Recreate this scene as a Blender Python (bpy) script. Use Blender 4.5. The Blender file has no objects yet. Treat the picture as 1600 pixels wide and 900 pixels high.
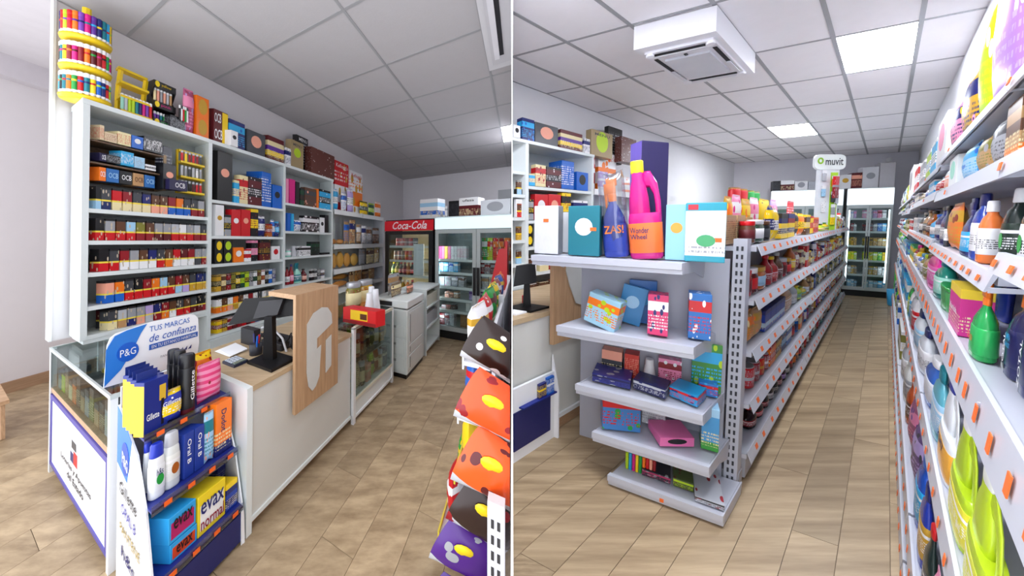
import bpy, bmesh, math, random
from mathutils import Vector, Matrix
random.seed(7)
SC = bpy.context.scene
COL = SC.collection
# ---------------------------------------------------------------- camera, world, lights, exposure
EYE = 1.6
cam_data = bpy.data.cameras.new('camera')
cam_data.sensor_fit = 'HORIZONTAL'; cam_data.sensor_width = 36; cam_data.lens = 10.8
cam_data.clip_start = 0.02
cam_data.shift_x = 0.0; cam_data.shift_y = -(450 - 372) / 1600
cam = bpy.data.objects.new('camera', cam_data); COL.objects.link(cam)
PITCH = math.atan(12 / 480)                      # the camera looks very slightly down
cam.location = (0, 0, EYE); cam.rotation_euler = (math.pi / 2 - PITCH, 0, 0)
SC.camera = cam
w = bpy.data.worlds.new('overcast_daylight'); SC.world = w; w.use_nodes = True
w.node_tree.nodes['Background'].inputs[0].default_value = (0.93, 0.95, 1.0, 1)
w.node_tree.nodes['Background'].inputs[1].default_value = 2.3
SC.view_settings.view_transform = 'Standard'; SC.view_settings.look = 'None'
SC.view_settings.gamma = 1; SC.view_settings.use_curve_mapping = False
SC.view_settings.exposure = 0.36
PANEL_POWER = 40.0                                # strength of the ceiling light panels
SC.cycles.max_bounces = 8; SC.cycles.diffuse_bounces = 5; SC.cycles.transparent_max_bounces = 16
SC.cycles.caustics_reflective = False; SC.cycles.caustics_refractive = False
SC.cycles.use_denoising = True
SC.cycles.sample_clamp_indirect = 6

# ---------------------------------------------------------------- the two shop floors and their plan directions
# A: the counter side (left of the dividing wall); B: the aisle side. u runs across the shop, v into it.
def unit(x, y):
    n = math.hypot(x, y); return (x / n, y / n)
ROOM = {'A': dict(L=unit(930, -480), D=unit(15, 480), tilt=math.atan((372 - 377) / 480) - PITCH),
        'B': dict(L=unit(950, -480), D=unit(585, 480), tilt=math.atan((372 - 343) / 480) - PITCH)}
def P(room, u, v, z=0.0):
    r = ROOM[room]; return Vector((u * r['L'][0] + v * r['D'][0], u * r['L'][1] + v * r['D'][1], z))
def room_matrix(room):
    return Matrix.Translation((0, 0, EYE)) @ Matrix.Rotation(ROOM[room]['tilt'], 4, 'X') @ Matrix.Translation((0, 0, -EYE))
THETA = {}                                       # local -y of an item faces the shopper
THETA['A+u'] = math.atan2(ROOM['A']['D'][1], ROOM['A']['D'][0])
THETA['A-u'] = THETA['A+u'] + math.pi
THETA['A-v'] = math.atan2(ROOM['A']['L'][1], ROOM['A']['L'][0])
THETA['B+u'] = math.atan2(ROOM['B']['D'][1], ROOM['B']['D'][0])
THETA['B-u'] = THETA['B+u'] + math.pi
THETA['B-v'] = math.atan2(ROOM['B']['L'][1], ROOM['B']['L'][0])

# ---------------------------------------------------------------- colours and materials
def lin(c):
    return tuple(x / 12.92 if x <= .04045 else ((x + .055) / 1.055) ** 2.4 for x in c)
def hx(s):
    return lin(tuple(int(s[i:i + 2], 16) / 255 for i in (0, 2, 4)))
CN = dict(red='c8141e', crimson='8e1420', maroon='5a1018', orange='f07818', yellow='f4cf18', cream='e8d9a8', tan='b98d5e',
          brown='5d3a25', green='1f9a3f', dark_green='12422a', lime='b4d420', olive='7d7a2c', teal='157a88', cyan='2aa7dd',
          blue='1560c0', navy='1a2268', dark_blue='10245c', purple='5b2d91', violet='7a3fae', magenta='d0147c', pink='ee8fb4',
          white='eeeef0', grey='9a9ca2', silver='b9bcc2', dark_grey='3e4046', black='121216', beige='d8c4a0', kraft='b08a5c',
          pale_blue='9fcbe8', mint='9fdcc8', salmon='f0a58c', gold='c79a2c', lilac='b9a3d8', amber='a8581a')
MATS = {}
def pbsdf(name):
    m = bpy.data.materials.new(name); m.use_nodes = True
    return m, m.node_tree, m.node_tree.nodes['Principled BSDF']
def mat(c, rough=.5, metal=0.0, spec=.5, alpha=None, trans=None, emit=None, bump=0.0, var=0.06):
    key = (c, rough, metal, spec, alpha, trans, emit, bump, var)
    if key in MATS: return MATS[key]
    m, nt, b = pbsdf(c + '_surface')
    col = hx(CN[c]) if c in CN else hx(c)
    N = nt.nodes; Lk = nt.links
    tc = N.new('ShaderNodeTexCoord'); nz = N.new('ShaderNodeTexNoise')
    nz.inputs['Scale'].default_value = 9; nz.inputs['Detail'].default_value = 3
    Lk.new(tc.outputs['Object'], nz.inputs['Vector'])
    mx = N.new('ShaderNodeMix'); mx.data_type = 'RGBA'
    mx.inputs[6].default_value = (*[x * (1 - var) for x in col], 1); mx.inputs[7].default_value = (*[min(1, x * (1 + var)) for x in col], 1)
    Lk.new(nz.outputs['Fac'], mx.inputs[0]); Lk.new(mx.outputs[2], b.inputs['Base Color'])
    b.inputs['Roughness'].default_value = rough; b.inputs['Metallic'].default_value = metal
    b.inputs['Specular IOR Level'].default_value = spec
    if trans: b.inputs['Transmission Weight'].default_value = trans; b.inputs['IOR'].default_value = 1.35
    if alpha is not None: b.inputs['Alpha'].default_value = alpha
    if emit: b.inputs['Emission Color'].default_value = (*col, 1); b.inputs['Emission Strength'].default_value = emit
    if bump:
        bp = N.new('ShaderNodeBump'); bp.inputs['Strength'].default_value = bump; bp.inputs['Distance'].default_value = .003
        n2 = N.new('ShaderNodeTexNoise'); n2.inputs['Scale'].default_value = 60; Lk.new(tc.outputs['Object'], n2.inputs['Vector'])
        Lk.new(n2.outputs['Fac'], bp.inputs['Height']); Lk.new(bp.outputs['Normal'], b.inputs['Normal'])
    MATS[key] = m; return m
def glass(tint='e8f0f0', alpha=.16, rough=.03):
    key = ('glass', tint, alpha)
    if key in MATS: return MATS[key]
    m, nt, b = pbsdf('clear_glass')
    N = nt.nodes; Lk = nt.links
    tr = N.new('ShaderNodeBsdfTransparent'); gl = N.new('ShaderNodeBsdfGlossy'); mx = N.new('ShaderNodeMixShader')
    tr.inputs[0].default_value = (*hx(tint), 1); gl.inputs['Roughness'].default_value = rough
    fr = N.new('ShaderNodeLayerWeight'); fr.inputs[0].default_value = .35
    mr = N.new('ShaderNodeMapRange'); mr.inputs[3].default_value = alpha * .35; mr.inputs[4].default_value = min(.6, alpha * 1.6)
    Lk.new(fr.outputs['Fresnel'], mr.inputs[0]); Lk.new(mr.outputs[0], mx.inputs[0])
    Lk.new(tr.outputs[0], mx.inputs[1]); Lk.new(gl.outputs[0], mx.inputs[2])
    Lk.new(mx.outputs[0], N['Material Output'].inputs[0])
    MATS[key] = m; return m
def printed(stops, blotch=None, text=None, rough=.35):
    """printed packaging: stops = [(height fraction, colour)...]; blotch = (colour, scale, size); text = (colour, z0, z1)"""
    key = ('print', tuple(stops), blotch, text, rough)
    if key in MATS: return MATS[key]
    m, nt, b = pbsdf('printed_packaging')
    N = nt.nodes; Lk = nt.links
    tc = N.new('ShaderNodeTexCoord'); sp = N.new('ShaderNodeSeparateXYZ'); Lk.new(tc.outputs['Generated'], sp.inputs[0])
    rp = N.new('ShaderNodeValToRGB'); rp.color_ramp.interpolation = 'CONSTANT'
    el = rp.color_ramp.elements
    while len(el) > 1: el.remove(el[-1])
    for i, (p, c) in enumerate(stops):
        e = el[0] if i == 0 else el.new(p)
        e.position = p; e.color = (*hx(CN.get(c, c)), 1)
    Lk.new(sp.outputs[2], rp.inputs[0]); out = rp.outputs[0]
    oi = N.new('ShaderNodeObjectInfo'); ad = N.new('ShaderNodeVectorMath'); ad.operation = 'ADD'
    ml = N.new('ShaderNodeVectorMath'); ml.operation = 'SCALE'; ml.inputs[0].default_value = (37, 11, 23)
    Lk.new(oi.outputs['Random'], ml.inputs['Scale']); Lk.new(tc.outputs['Generated'], ad.inputs[0]); Lk.new(ml.outputs[0], ad.inputs[1])
    def blend(fac, colr, base):
        mx = N.new('ShaderNodeMix'); mx.data_type = 'RGBA'; Lk.new(fac, mx.inputs[0]); Lk.new(base, mx.inputs[6])
        mx.inputs[7].default_value = (*hx(CN.get(colr, colr)), 1); return mx.outputs[2]
    def math_(op, a, bv):
        n = N.new('ShaderNodeMath'); n.operation = op; Lk.new(a, n.inputs[0])
        if isinstance(bv, (int, float)): n.inputs[1].default_value = bv
        else: Lk.new(bv, n.inputs[1])
        return n.outputs[0]
    if blotch:
        vo = N.new('ShaderNodeTexVoronoi'); vo.inputs['Scale'].default_value = blotch[1]; Lk.new(ad.outputs[0], vo.inputs['Vector'])
        out = blend(math_('LESS_THAN', vo.outputs['Distance'], blotch[2]), blotch[0], out)
    if text:                                       # lines of small print
        mp = N.new('ShaderNodeMapping'); mp.inputs['Scale'].default_value = (24, 24, 5); Lk.new(ad.outputs[0], mp.inputs[0])
        nz = N.new('ShaderNodeTexNoise'); nz.inputs['Scale'].default_value = 1; nz.inputs['Detail'].default_value = 1
        Lk.new(mp.outputs[0], nz.inputs['Vector'])
        f = math_('GREATER_THAN', nz.outputs['Fac'], .50)
        f = math_('MULTIPLY', f, math_('LESS_THAN', math_('FRACT', math_('MULTIPLY', sp.outputs[2], 13), 0), .5))
        f = math_('MULTIPLY', f, math_('GREATER_THAN', sp.outputs[2], text[1]))
        f = math_('MULTIPLY', f, math_('LESS_THAN', sp.outputs[2], text[2]))
        out = blend(f, text[0], out)
    Lk.new(out, b.inputs['Base Color']); b.inputs['Roughness'].default_value = rough
    MATS[key] = m; return m
def wood(name, c1, c2, sc=(3, 40, 40), rough=.45, coord='Generated', shade=0.12):
    key = ('wood', name)
    if key in MATS: return MATS[key]
    m, nt, b = pbsdf(name); N = nt.nodes; Lk = nt.links
    tc = N.new('ShaderNodeTexCoord'); mp = N.new('ShaderNodeMapping'); mp.inputs['Scale'].default_value = sc
    oi = N.new('ShaderNodeObjectInfo'); ml = N.new('ShaderNodeVectorMath'); ml.operation = 'SCALE'; ml.inputs[0].default_value = (17, 31, 5)
    Lk.new(oi.outputs['Random'], ml.inputs['Scale']); ad = N.new('ShaderNodeVectorMath')
    Lk.new(tc.outputs[coord], mp.inputs[0]); Lk.new(mp.outputs[0], ad.inputs[0]); Lk.new(ml.outputs[0], ad.inputs[1])
    nz = N.new('ShaderNodeTexNoise'); nz.inputs['Scale'].default_value = 1; nz.inputs['Detail'].default_value = 6; nz.inputs['Roughness'].default_value = .65
    Lk.new(ad.outputs[0], nz.inputs['Vector'])
    rp = N.new('ShaderNodeValToRGB'); rp.color_ramp.elements[0].position = .32; rp.color_ramp.elements[1].position = .68
    rp.color_ramp.elements[0].color = (*hx(c1), 1); rp.color_ramp.elements[1].color = (*hx(c2), 1)
    Lk.new(nz.outputs['Fac'], rp.inputs[0])
    hs = N.new('ShaderNodeHueSaturation'); mr = N.new('ShaderNodeMapRange'); mr.inputs[3].default_value = 1 - shade; mr.inputs[4].default_value = 1 + shade
    Lk.new(oi.outputs['Random'], mr.inputs[0]); Lk.new(mr.outputs[0], hs.inputs['Value']); Lk.new(rp.outputs[0], hs.inputs['Color'])
    Lk.new(hs.outputs[0], b.inputs['Base Color']); b.inputs['Roughness'].default_value = rough
    bp = N.new('ShaderNodeBump'); bp.inputs['Strength'].default_value = .15; bp.inputs['Distance'].default_value = .002
    Lk.new(nz.outputs['Fac'], bp.inputs['Height']); Lk.new(bp.outputs[0], b.inputs['Normal'])
    MATS[key] = m; return m
WHITE = mat('e6e8ea', .35, var=.02); LAM = mat('dfe6e6', .3, var=.02); METALW = mat('d6d8e0', .3, spec=.6, var=.02)
PLASTER = mat('d8d5d8', .9, bump=.1, var=.02); TILE = mat('d2d0d2', .95, bump=.25, var=.03); GRID = mat('9c9da0', .5, var=.02)
BLACK = mat('black', .4); STEEL = mat('b4b8bc', .3, metal=.6); NAVY = mat('1c2160', .45)
FLOORM = wood('oak_plank', '8b7559', 'bda685', (1.2, 16, 16), .42)
BASEW = wood('baseboard_wood', '9c7a5c', 'b8977a', (6, 30, 30), .5)
BEECH = wood('beech_veneer', 'a98562', 'c4a07c', (20, 20, 2), .45, shade=.02)
OAKTOP = wood('oak_worktop', 'a8906e', 'c9b292', (3, 26, 26), .4, shade=.02)

# ---------------------------------------------------------------- objects
ROOMED = []                                       # (top-level object, room)
def tag(o, label=None, cat=None, group=None, kind=None):
    if label: o['label'] = label
    if cat: o['category'] = cat
    if group: o['group'] = group
    if kind: o['kind'] = kind
    return o
def empty(name, loc, room, label, cat, group=None, rot=0.0):
    o = bpy.data.objects.new(name, None); COL.objects.link(o); o.empty_display_size = .05
    o.location = loc; o.rotation_euler = (0, 0, rot); ROOMED.append((o, room)); o['room'] = room
    return tag(o, label, cat, group)
class MB:
    """collects faces in shop coordinates and links them as ONE mesh object"""
    def __init__(s): s.v = []; s.f = []; s.m = []; s.smooth = False
    def add(s, vs, fs, mi=0):
        n = len(s.v); s.v += [Vector(p) for p in vs]; s.f += [tuple(n + i for i in f) for f in fs]; s.m += [mi] * len(fs); return s
    def hexa(s, p, mi=0):
        return s.add(p, [(0, 3, 2, 1), (4, 5, 6, 7), (0, 1, 5, 4), (1, 2, 6, 5), (2, 3, 7, 6), (3, 0, 4, 7)], mi)
    def rbox(s, room, u0, u1, v0, v1, z0, z1, mi=0):
        return s.hexa([P(room, u0, v0, z0), P(room, u1, v0, z0), P(room, u1, v1, z0), P(room, u0, v1, z0),
                       P(room, u0, v0, z1), P(room, u1, v0, z1), P(room, u1, v1, z1), P(room, u0, v1, z1)], mi)
    def box(s, x0, x1, y0, y1, z0, z1, mi=0):
        return s.hexa([(x0, y0, z0), (x1, y0, z0), (x1, y1, z0), (x0, y1, z0), (x0, y0, z1), (x1, y0, z1), (x1, y1, z1), (x0, y1, z1)], mi)
    def prism(s, pts, off, mi=0):
        """pts: closed polygon (3-D); off: extrusion vector"""
        n = len(pts); pts = [Vector(p) for p in pts]; off = Vector(off)
        return s.add(pts + [p + off for p in pts], [tuple(range(n - 1, -1, -1)), tuple(range(n, 2 * n))] +
                     [(i, (i + 1) % n, n + (i + 1) % n, n + i) for i in range(n)], mi)
    def lathe(s, prof, n=14, sx=1.0, sy=1.0, c=(0, 0, 0), mi=0, p=2.0):
        vs = []; fs = []
        for r, z in prof:
            for k in range(n):
                a = 2 * math.pi * k / n; ca, sa = math.cos(a), math.sin(a)
                q = 2.0 / p
                vs.append((c[0] + r * sx * math.copysign(abs(ca) ** q, ca), c[1] + r * sy * math.copysign(abs(sa) ** q, sa), c[2] + z))
        for i in range(len(prof) - 1):
            for k in range(n):
                fs.append((i * n + k, i * n + (k + 1) % n, (i + 1) * n + (k + 1) % n, (i + 1) * n + k))
        fs.append(tuple(range(n - 1, -1, -1))); b = (len(prof) - 1) * n; fs.append(tuple(b + k for k in range(n)))
        s.smooth = True
        return s.add(vs, fs, mi)
    def tube(s, pts, r, n=6, mi=0):
        pts = [Vector(p) for p in pts]; vs = []; fs = []
        for i, p in enumerate(pts):
            t = (pts[min(i + 1, len(pts) - 1)] - pts[max(i - 1, 0)]).normalized()
            a = t.cross(Vector((0, 0, 1))) if abs(t.z) < .95 else t.cross(Vector((1, 0, 0)))
            a.normalize(); b = t.cross(a)
            for k in range(n):
                g = 2 * math.pi * k / n; vs.append(p + (a * math.cos(g) + b * math.sin(g)) * r)
        for i in range(len(pts) - 1):
            for k in range(n): fs.append((i * n + k, i * n + (k + 1) % n, (i + 1) * n + (k + 1) % n, (i + 1) * n + k))
        fs.append(tuple(range(n))); b = (len(pts) - 1) * n; fs.append(tuple(b + k for k in range(n - 1, -1, -1)))
        return s.add(vs, fs, mi)
    def mesh(s, name, mats=(), origin=(0, 0, 0), clip=None, bevel=0):
        me = bpy.data.meshes.new(name); o = Vector(origin)
        me.from_pydata([p - o for p in s.v], [], s.f)
        for m in mats: me.materials.append(m)
        for p, mi in zip(me.polygons, s.m): p.material_index = mi
        bm = bmesh.new(); bm.from_mesh(me)
        if clip:                                   # finish against the dividing wall
            sg = 1 if clip == 'B' else -1
            g = bm.verts[:] + bm.edges[:] + bm.faces[:]
            r = bmesh.ops.bisect_plane(bm, geom=g, plane_co=Vector((sg * .006, 0, 0)) - o, plane_no=(-sg, 0, 0), clear_outer=True)
            ed = [e for e in r['geom_cut'] if isinstance(e, bmesh.types.BMEdge)]
            if ed: bmesh.ops.holes_fill(bm, edges=ed)
        bmesh.ops.recalc_face_normals(bm, faces=bm.faces[:])
        if bevel: bmesh.ops.bevel(bm, geom=[e for e in bm.edges], offset=bevel, segments=1, affect='EDGES')
        if s.smooth:
            for f in bm.faces: f.smooth = len(f.verts) == 4
        n = len(bm.verts)
        bm.to_mesh(me); bm.free()
        return me if n else None
    def build(s, name, m, parent=None, room=None, clip=False, bevel=0, origin=None):
        mats = m if isinstance(m, (list, tuple)) else [m]
        if parent is not None:
            pl = Vector((0, 0, 0)); q = parent
            while q is not None: pl += q.location; q = q.parent
            room = room or parent.get('room')
            me = s.mesh(name, mats, pl, room if clip else None, bevel)
            if me is None: return None
            o = bpy.data.objects.new(name, me); COL.objects.link(o); o.parent = parent; o['room'] = room
        else:
            og = Vector(origin) if origin is not None else Vector((0, 0, 0))
            me = s.mesh(name, mats, og, room if clip else None, bevel)
            if me is None: return None
            o = bpy.data.objects.new(name, me); COL.objects.link(o); o.location = og; o['room'] = room; ROOMED.append((o, room))
        return o
def struct(name, mb, m, room, parent=None, clip=False):
    o = mb.build(name, m, parent, room, clip)
    if o and parent is None: o['kind'] = 'structure'
    return o

# lettering: text turned into a thin mesh, normalised to the box 0..1 x 0..1 in the x-z plane, facing -y
FONT = {}
def text_mesh(s, shear=0.0, rot=0, thick=0.0, bold=0.0):
    key = (s, shear, rot, bold)
    if key in FONT: return FONT[key]
    cu = bpy.data.curves.new('lettering', 'FONT'); cu.body = s; cu.shear = shear; cu.resolution_u = 2; cu.offset = bold
    cu.align_x = 'CENTER'
    ob = bpy.data.objects.new('lettering', cu); COL.objects.link(ob)
    bpy.context.view_layer.update()
    me = bpy.data.meshes.new_from_object(ob.evaluated_get(bpy.context.evaluated_depsgraph_get()))
    bpy.data.objects.remove(ob); bpy.data.curves.remove(cu)
    for v in me.vertices:
        x, y = v.co.x, v.co.y
        if rot == 90: x, y = -y, x
        elif rot == -90: x, y = y, -x
        v.co = (x, 0, y)
    xs = [v.co.x for v in me.vertices]; zs = [v.co.z for v in me.vertices]
    x0, x1, z0, z1 = min(xs), max(xs), min(zs), max(zs)
    for v in me.vertices: v.co = ((v.co.x - x0) / (x1 - x0), 0, (v.co.z - z0) / (z1 - z0))
    FONT[key] = me; return me
def inst(me, name, parent, m=None, loc=(0, 0, 0), scale=(1, 1, 1), rot=(0, 0, 0)):
    o = bpy.data.objects.new(name, me); COL.objects.link(o); o.parent = parent
    o.location = loc; o.scale = scale; o.rotation_euler = rot
    if m is not None:
        if not me.materials: me.materials.append(None)
        o.material_slots[0].link = 'OBJECT'; o.material_slots[0].material = m
    return o
def letter(parent, s, x0, x1, z0, z1, c, y=-.503, shear=0.0, rot=0, bold=0.0):
    """lettering on the front face of a unit-size item"""
    return inst(text_mesh(s, shear, rot, bold=bold), 'lettering', parent, mat(c, .5) if isinstance(c, str) else c, (x0, y, z0), (x1 - x0, 1, z1 - z0))
def letter3(parent, s, a, b, c, m, shear=0.0, rot=0, bold=0.0):
    """lettering on any plane: a = lower left, b = lower right, c = upper left corner (shop coordinates)"""
    pl = parent.location; a, b, c = Vector(a), Vector(b), Vector(c)
    me0 = text_mesh(s, shear, rot, bold=bold); me = me0.copy()
    for v in me.vertices:
        v.co = a + (b - a) * v.co.x + (c - a) * v.co.z - pl
    o = bpy.data.objects.new('lettering', me); COL.objects.link(o); o.parent = parent
    me.materials.clear(); me.materials.append(m if not isinstance(m, str) else mat(m, .5)); return o

# ---------------------------------------------------------------- unit-size goods: x across, front at y = -.5, base at z = 0
UM = {}
def kind(name, body, parts=(), bevel=0):
    UM[name] = (body.mesh(name, [None], bevel=bevel), [(n, b.mesh(n, [None])) for n, b in parts])
kind('carton', MB().box(-.5, .5, -.5, .5, 0, 1), bevel=.012)
kind('pack', MB().box(-.5, .5, -.5, .5, 0, 1), [('lid', MB().box(-.505, .505, -.505, .505, .93, 1.004))])
kind('can', MB().lathe([(.44, 0), (.5, .04), (.5, .93), (.44, .98)]), [('lid', MB().lathe([(.46, .96), (.46, 1.0), (.40, 1.0)]))])
kind('jar', MB().lathe([(.44, 0), (.5, .05), (.5, .72), (.42, .80), (.42, .82)]),
     [('lid', MB().lathe([(.46, .80), (.47, .81), (.47, .99), (.44, 1.0)])), ('label', MB().lathe([(.505, .18), (.512, .18), (.512, .62), (.505, .62)]))])
kind('bottle', MB().lathe([(.42, 0), (.5, .03), (.5, .52), (.46, .60), (.30, .70), (.19, .78), (.17, .90)]),
     [('cap', MB().lathe([(.20, .88), (.22, .89), (.22, .99), (.19, 1.0)])), ('label', MB().lathe([(.505, .16), (.515, .16), (.515, .46), (.505, .46)]))])
kind('flat_bottle', MB().lathe([(.44, 0), (.5, .03), (.5, .45), (.47, .60), (.36, .72), (.22, .78), (.20, .84)], 18, 1, 1, p=2.8),
     [('cap', MB().lathe([(.24, .82), (.26, .83), (.23, .98), (.19, 1.0)])), ('label', MB().lathe([(.505, .14), (.512, .14), (.512, .50), (.49, .56)], 18, 1, 1, p=2.8))])
kind('shampoo', MB().lathe([(.44, 0), (.5, .03), (.5, .55), (.46, .70), (.40, .76)], 18, p=2.6),
     [('cap', MB().lathe([(.41, .75), (.43, .78), (.38, .97), (.30, 1.0)], 18, p=2.6)), ('label', MB().lathe([(.505, .15), (.512, .15), (.512, .55), (.49, .60)], 18, p=2.6))])
def ring_jug():
    b = MB(); b.lathe([(.46, 0), (.5, .03), (.5, .40), (.46, .46)], 18, p=3.2)            # full lower body
    b.lathe([(.30, .42), (.27, .62), (.22, .74), (.17, .80), (.16, .88)], 14, 1.1, 1.2, c=(-.14, 0, 0), p=2.4)
    b.tube([(.02, 0, .80), (.22, 0, .80), (.37, 0, .70), (.42, 0, .56), (.42, 0, .40)], .085, 8)
    return b
kind('jug', ring_jug(), [('cap', MB().lathe([(.19, .87), (.20, .88), (.20, .99), (.17, 1.0)], c=(-.14, 0, 0))),
                         ('label', MB().lathe([(.505, .06), (.515, .06), (.515, .36), (.505, .36)], 18, p=3.2))])
def trig():
    t = MB(); t.lathe([(.16, .70), (.17, .71), (.17, .79), (.14, .80)]); t.box(-.30, .16, -.12, .12, .80, .93); t.box(-.20, .22, -.10, .10, .90, 1.0)
    t.add([(-.30, -.07, .80), (-.16, -.07, .82), (-.22, -.07, .64), (-.28, -.07, .62), (-.30, .07, .80), (-.16, .07, .82), (-.22, .07, .64), (-.28, .07, .62)],
          [(0, 3, 2, 1), (4, 5, 6, 7), (0, 1, 5, 4), (1, 2, 6, 5), (2, 3, 7, 6), (3, 0, 4, 7)])
    return t
kind('spray', MB().lathe([(.44, 0), (.5, .03), (.48, .36), (.42, .50), (.28, .60), (.15, .68), (.15, .72)], 16, p=2.6),
     [('trigger_head', trig()), ('label', MB().lathe([(.505, .08), (.512, .08), (.49, .40), (.47, .42)], 16, p=2.6))])
kind('aerosol', MB().lathe([(.47, 0), (.5, .02), (.5, .74), (.44, .80)]), [('cap', MB().lathe([(.47, .77), (.48, .78), (.48, .97), (.40, 1.0)]))])
kind('tub', MB().lathe([(.42, 0), (.44, .02), (.5, .84), (.5, .86)]), [('lid', MB().lathe([(.53, .83), (.53, .97), (.49, 1.0)]))])
kind('cup_stack', MB().lathe([(.48, 0), (.5, .03)] + sum([[(.46 - .012 * i, .04 + .05 * i), (.47 - .012 * i, .07 + .05 * i)] for i in range(12)], []) + [(.30, .70), (.27, 1.0)]))
def pillow(nx=8, nz=8, seed=1):
    r = random.Random(seed); b = MB(); vs = []; fs = []
    for side in (-1, 1):
        for j in range(nz + 1):
            for i in range(nx + 1):
                x, z = i / nx * 2 - 1, j / nz * 2 - 1
                t = max(0, (1 - x * x)) ** .55 * max(0, (1 - abs(z) ** 2.6)) ** .7
                wob = r.uniform(-.05, .05) if 0 < i < nx and 0 < j < nz else 0
                pin = 1 - .10 * (1 - abs(x)) * (abs(z) > .85)
                vs.append((x * .5 * (1 - .07 * abs(z) ** 3), side * (.5 * t + .012 + wob * t), .5 + z * .5 * pin))
    n = (nx + 1) * (nz + 1)
    for s_ in (0, 1):
        for j in range(nz):
            for i in range(nx):
                a = s_ * n + j * (nx + 1) + i; q = (a, a + 1, a + nx + 2, a + nx + 1); fs.append(q if s_ == 0 else q[::-1])
    edge = [(j * (nx + 1), (j + 1) * (nx + 1)) for j in range(nz)] + [((j + 1) * (nx + 1) + nx, j * (nx + 1) + nx) for j in range(nz)] + \
           [(i + 1, i) for i in range(nx)] + [(nz * (nx + 1) + i, nz * (nx + 1) + i + 1) for i in range(nx)]
    for a, c in edge: fs.append((a, c, n + c, n + a))
    b.add(vs, fs); b.smooth = True; return b
kind('pouch', pillow(), [('seal', MB().box(-.43, .43, -.03, .03, .955, 1.01))])
def loaf(seed, n=7):
    b = MB(); prof = [(.02, 0)] + [(.5 * math.sin(math.pi * (i + .4) / (n + .8)) ** .6, i / n) for i in range(n + 1)] + [(.02, 1)]
    b.lathe(prof, 10); 
    for v in b.v: v.x, v.z = v.z - .5, v.x + .5
    return b
kind('loaf', loaf(1), [('score', MB().box(-.25, -.12, -.14, .14, .955, .995).box(.02, .15, -.14, .14, .96, 1.0))])
kind('book', MB().box(-.5, .5, -.5, .5, 0, 1), [('page_block', MB().box(-.42, .42, -.46, .505, .02, .985))])
kind('pen', MB().lathe([(.1, 0), (.5, .06), (.5, .80), (.3, .86)], 8), [('cap', MB().lathe([(.52, .78), (.52, .97), (.3, 1.0)], 8))])
kind('banana', MB().tube([(-.5, 0, .2), (-.2, 0, .05), (.2, 0, .05), (.5, 0, .3)], .2))

def put(k, room, pos, theta, dims, mats, label, cat, group=None, name=None, tilt=None, roll=None):
    """one article: the body mesh is the top-level object, its cap, lid or label are children"""
    me, parts = UM[k]
    o = bpy.data.objects.new(name or k, me); COL.objects.link(o)
    o.location = pos; o.rotation_euler = (tilt or 0, roll or 0, theta); o.scale = dims; o.rotation_mode = 'XYZ'
    o.material_slots[0].link = 'OBJECT'; o.material_slots[0].material = mats[0]
    for i, (pn, pm) in enumerate(parts):
        mm = mats[min(i + 1, len(mats) - 1)]
        if mm is None: continue
        inst(pm, pn, o, mm)
    ROOMED.append((o, room)); o['room'] = room
    return tag(o, label, cat, group)
ORD = 'first second third fourth fifth sixth seventh eighth ninth tenth eleventh twelfth thirteenth fourteenth fifteenth sixteenth seventeenth eighteenth nineteenth twentieth'.split()
TENS = ['', '', 'twenty', 'thirty', 'forty', 'fifty']
def ordn(i):
    if i < 20: return ORD[i]
    t, u_ = divmod(i + 1, 10)
    return (TENS[t] + '-' + ORD[u_ - 1]) if u_ else {2: 'twentieth', 3: 'thirtieth', 4: 'fortieth', 5: 'fiftieth'}[t]
def cw(c): return c.replace('_', ' ') if c in CN else ''
# ================================================================ THE SETTING
# dividing wall between the two shops: a tapering partition that starts beside the viewer
pw = MB().hexa([(-.0006, .55, -.5), (.0006, .55, -.5), (.004, 11.5, -.5), (-.004, 11.5, -.5),
                (-.0006, .55, 3.9), (.0006, .55, 3.9), (.004, 11.5, 3.9), (-.004, 11.5, 3.9)])
o = pw.build('wall_middle', mat('e2e0e3', .9), None, None); o['kind'] = 'structure'

ZA, ZB = 3.36, 3.05
def plank_floor(room, name, u0, u1, v0, v1, du, dv, mats):
    base = struct(name, MB().rbox(room, u0, u1, v0, v1, -.06, -.008), mat('7d6852', .8), room, clip=True)
    shared = {}
    r = random.Random(3)
    nu = int(round((u1 - u0) / du))
    for i in range(nu):
        ua = u0 + i * du; off = (i % 3) * dv / 3 + r.uniform(-.1, .1)
        v = v0 - off
        while v < v1:
            a, b = max(v, v0), min(v + dv, v1)
            v += dv
            if b - a < .1: continue
            xs = [P(room, p, q).x for p in (ua, ua + du) for q in (a, b)]
            sg = 1 if room == 'B' else -1
            if all(x * sg < 0 for x in xs): continue
            full = abs(b - a - dv) < 1e-6 and all(x * sg > .01 for x in xs)
            if full:
                if 'm' not in shared:
                    shared['m'] = MB().rbox(room, .0012, du - .0012, .0012, dv - .0012, -.012, 0).mesh('plank', mats)
                k = bpy.data.objects.new('plank', shared['m']); COL.objects.link(k); k.parent = base; k.location = P(room, ua, a)
            else:
                MB().rbox(room, ua + .0012, ua + du - .0012, a + .0012, b - .0012, -.012, 0).build('plank', mats, base, room, clip=True)
plank_floor('A', 'floor', -6.4, 0.1, -.5, 7.2, .26, 1.25, [FLOORM])
plank_floor('B', 'floor', -2.9, .62, .2, 10.7, .176, 1.9, [FLOORM])

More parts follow.
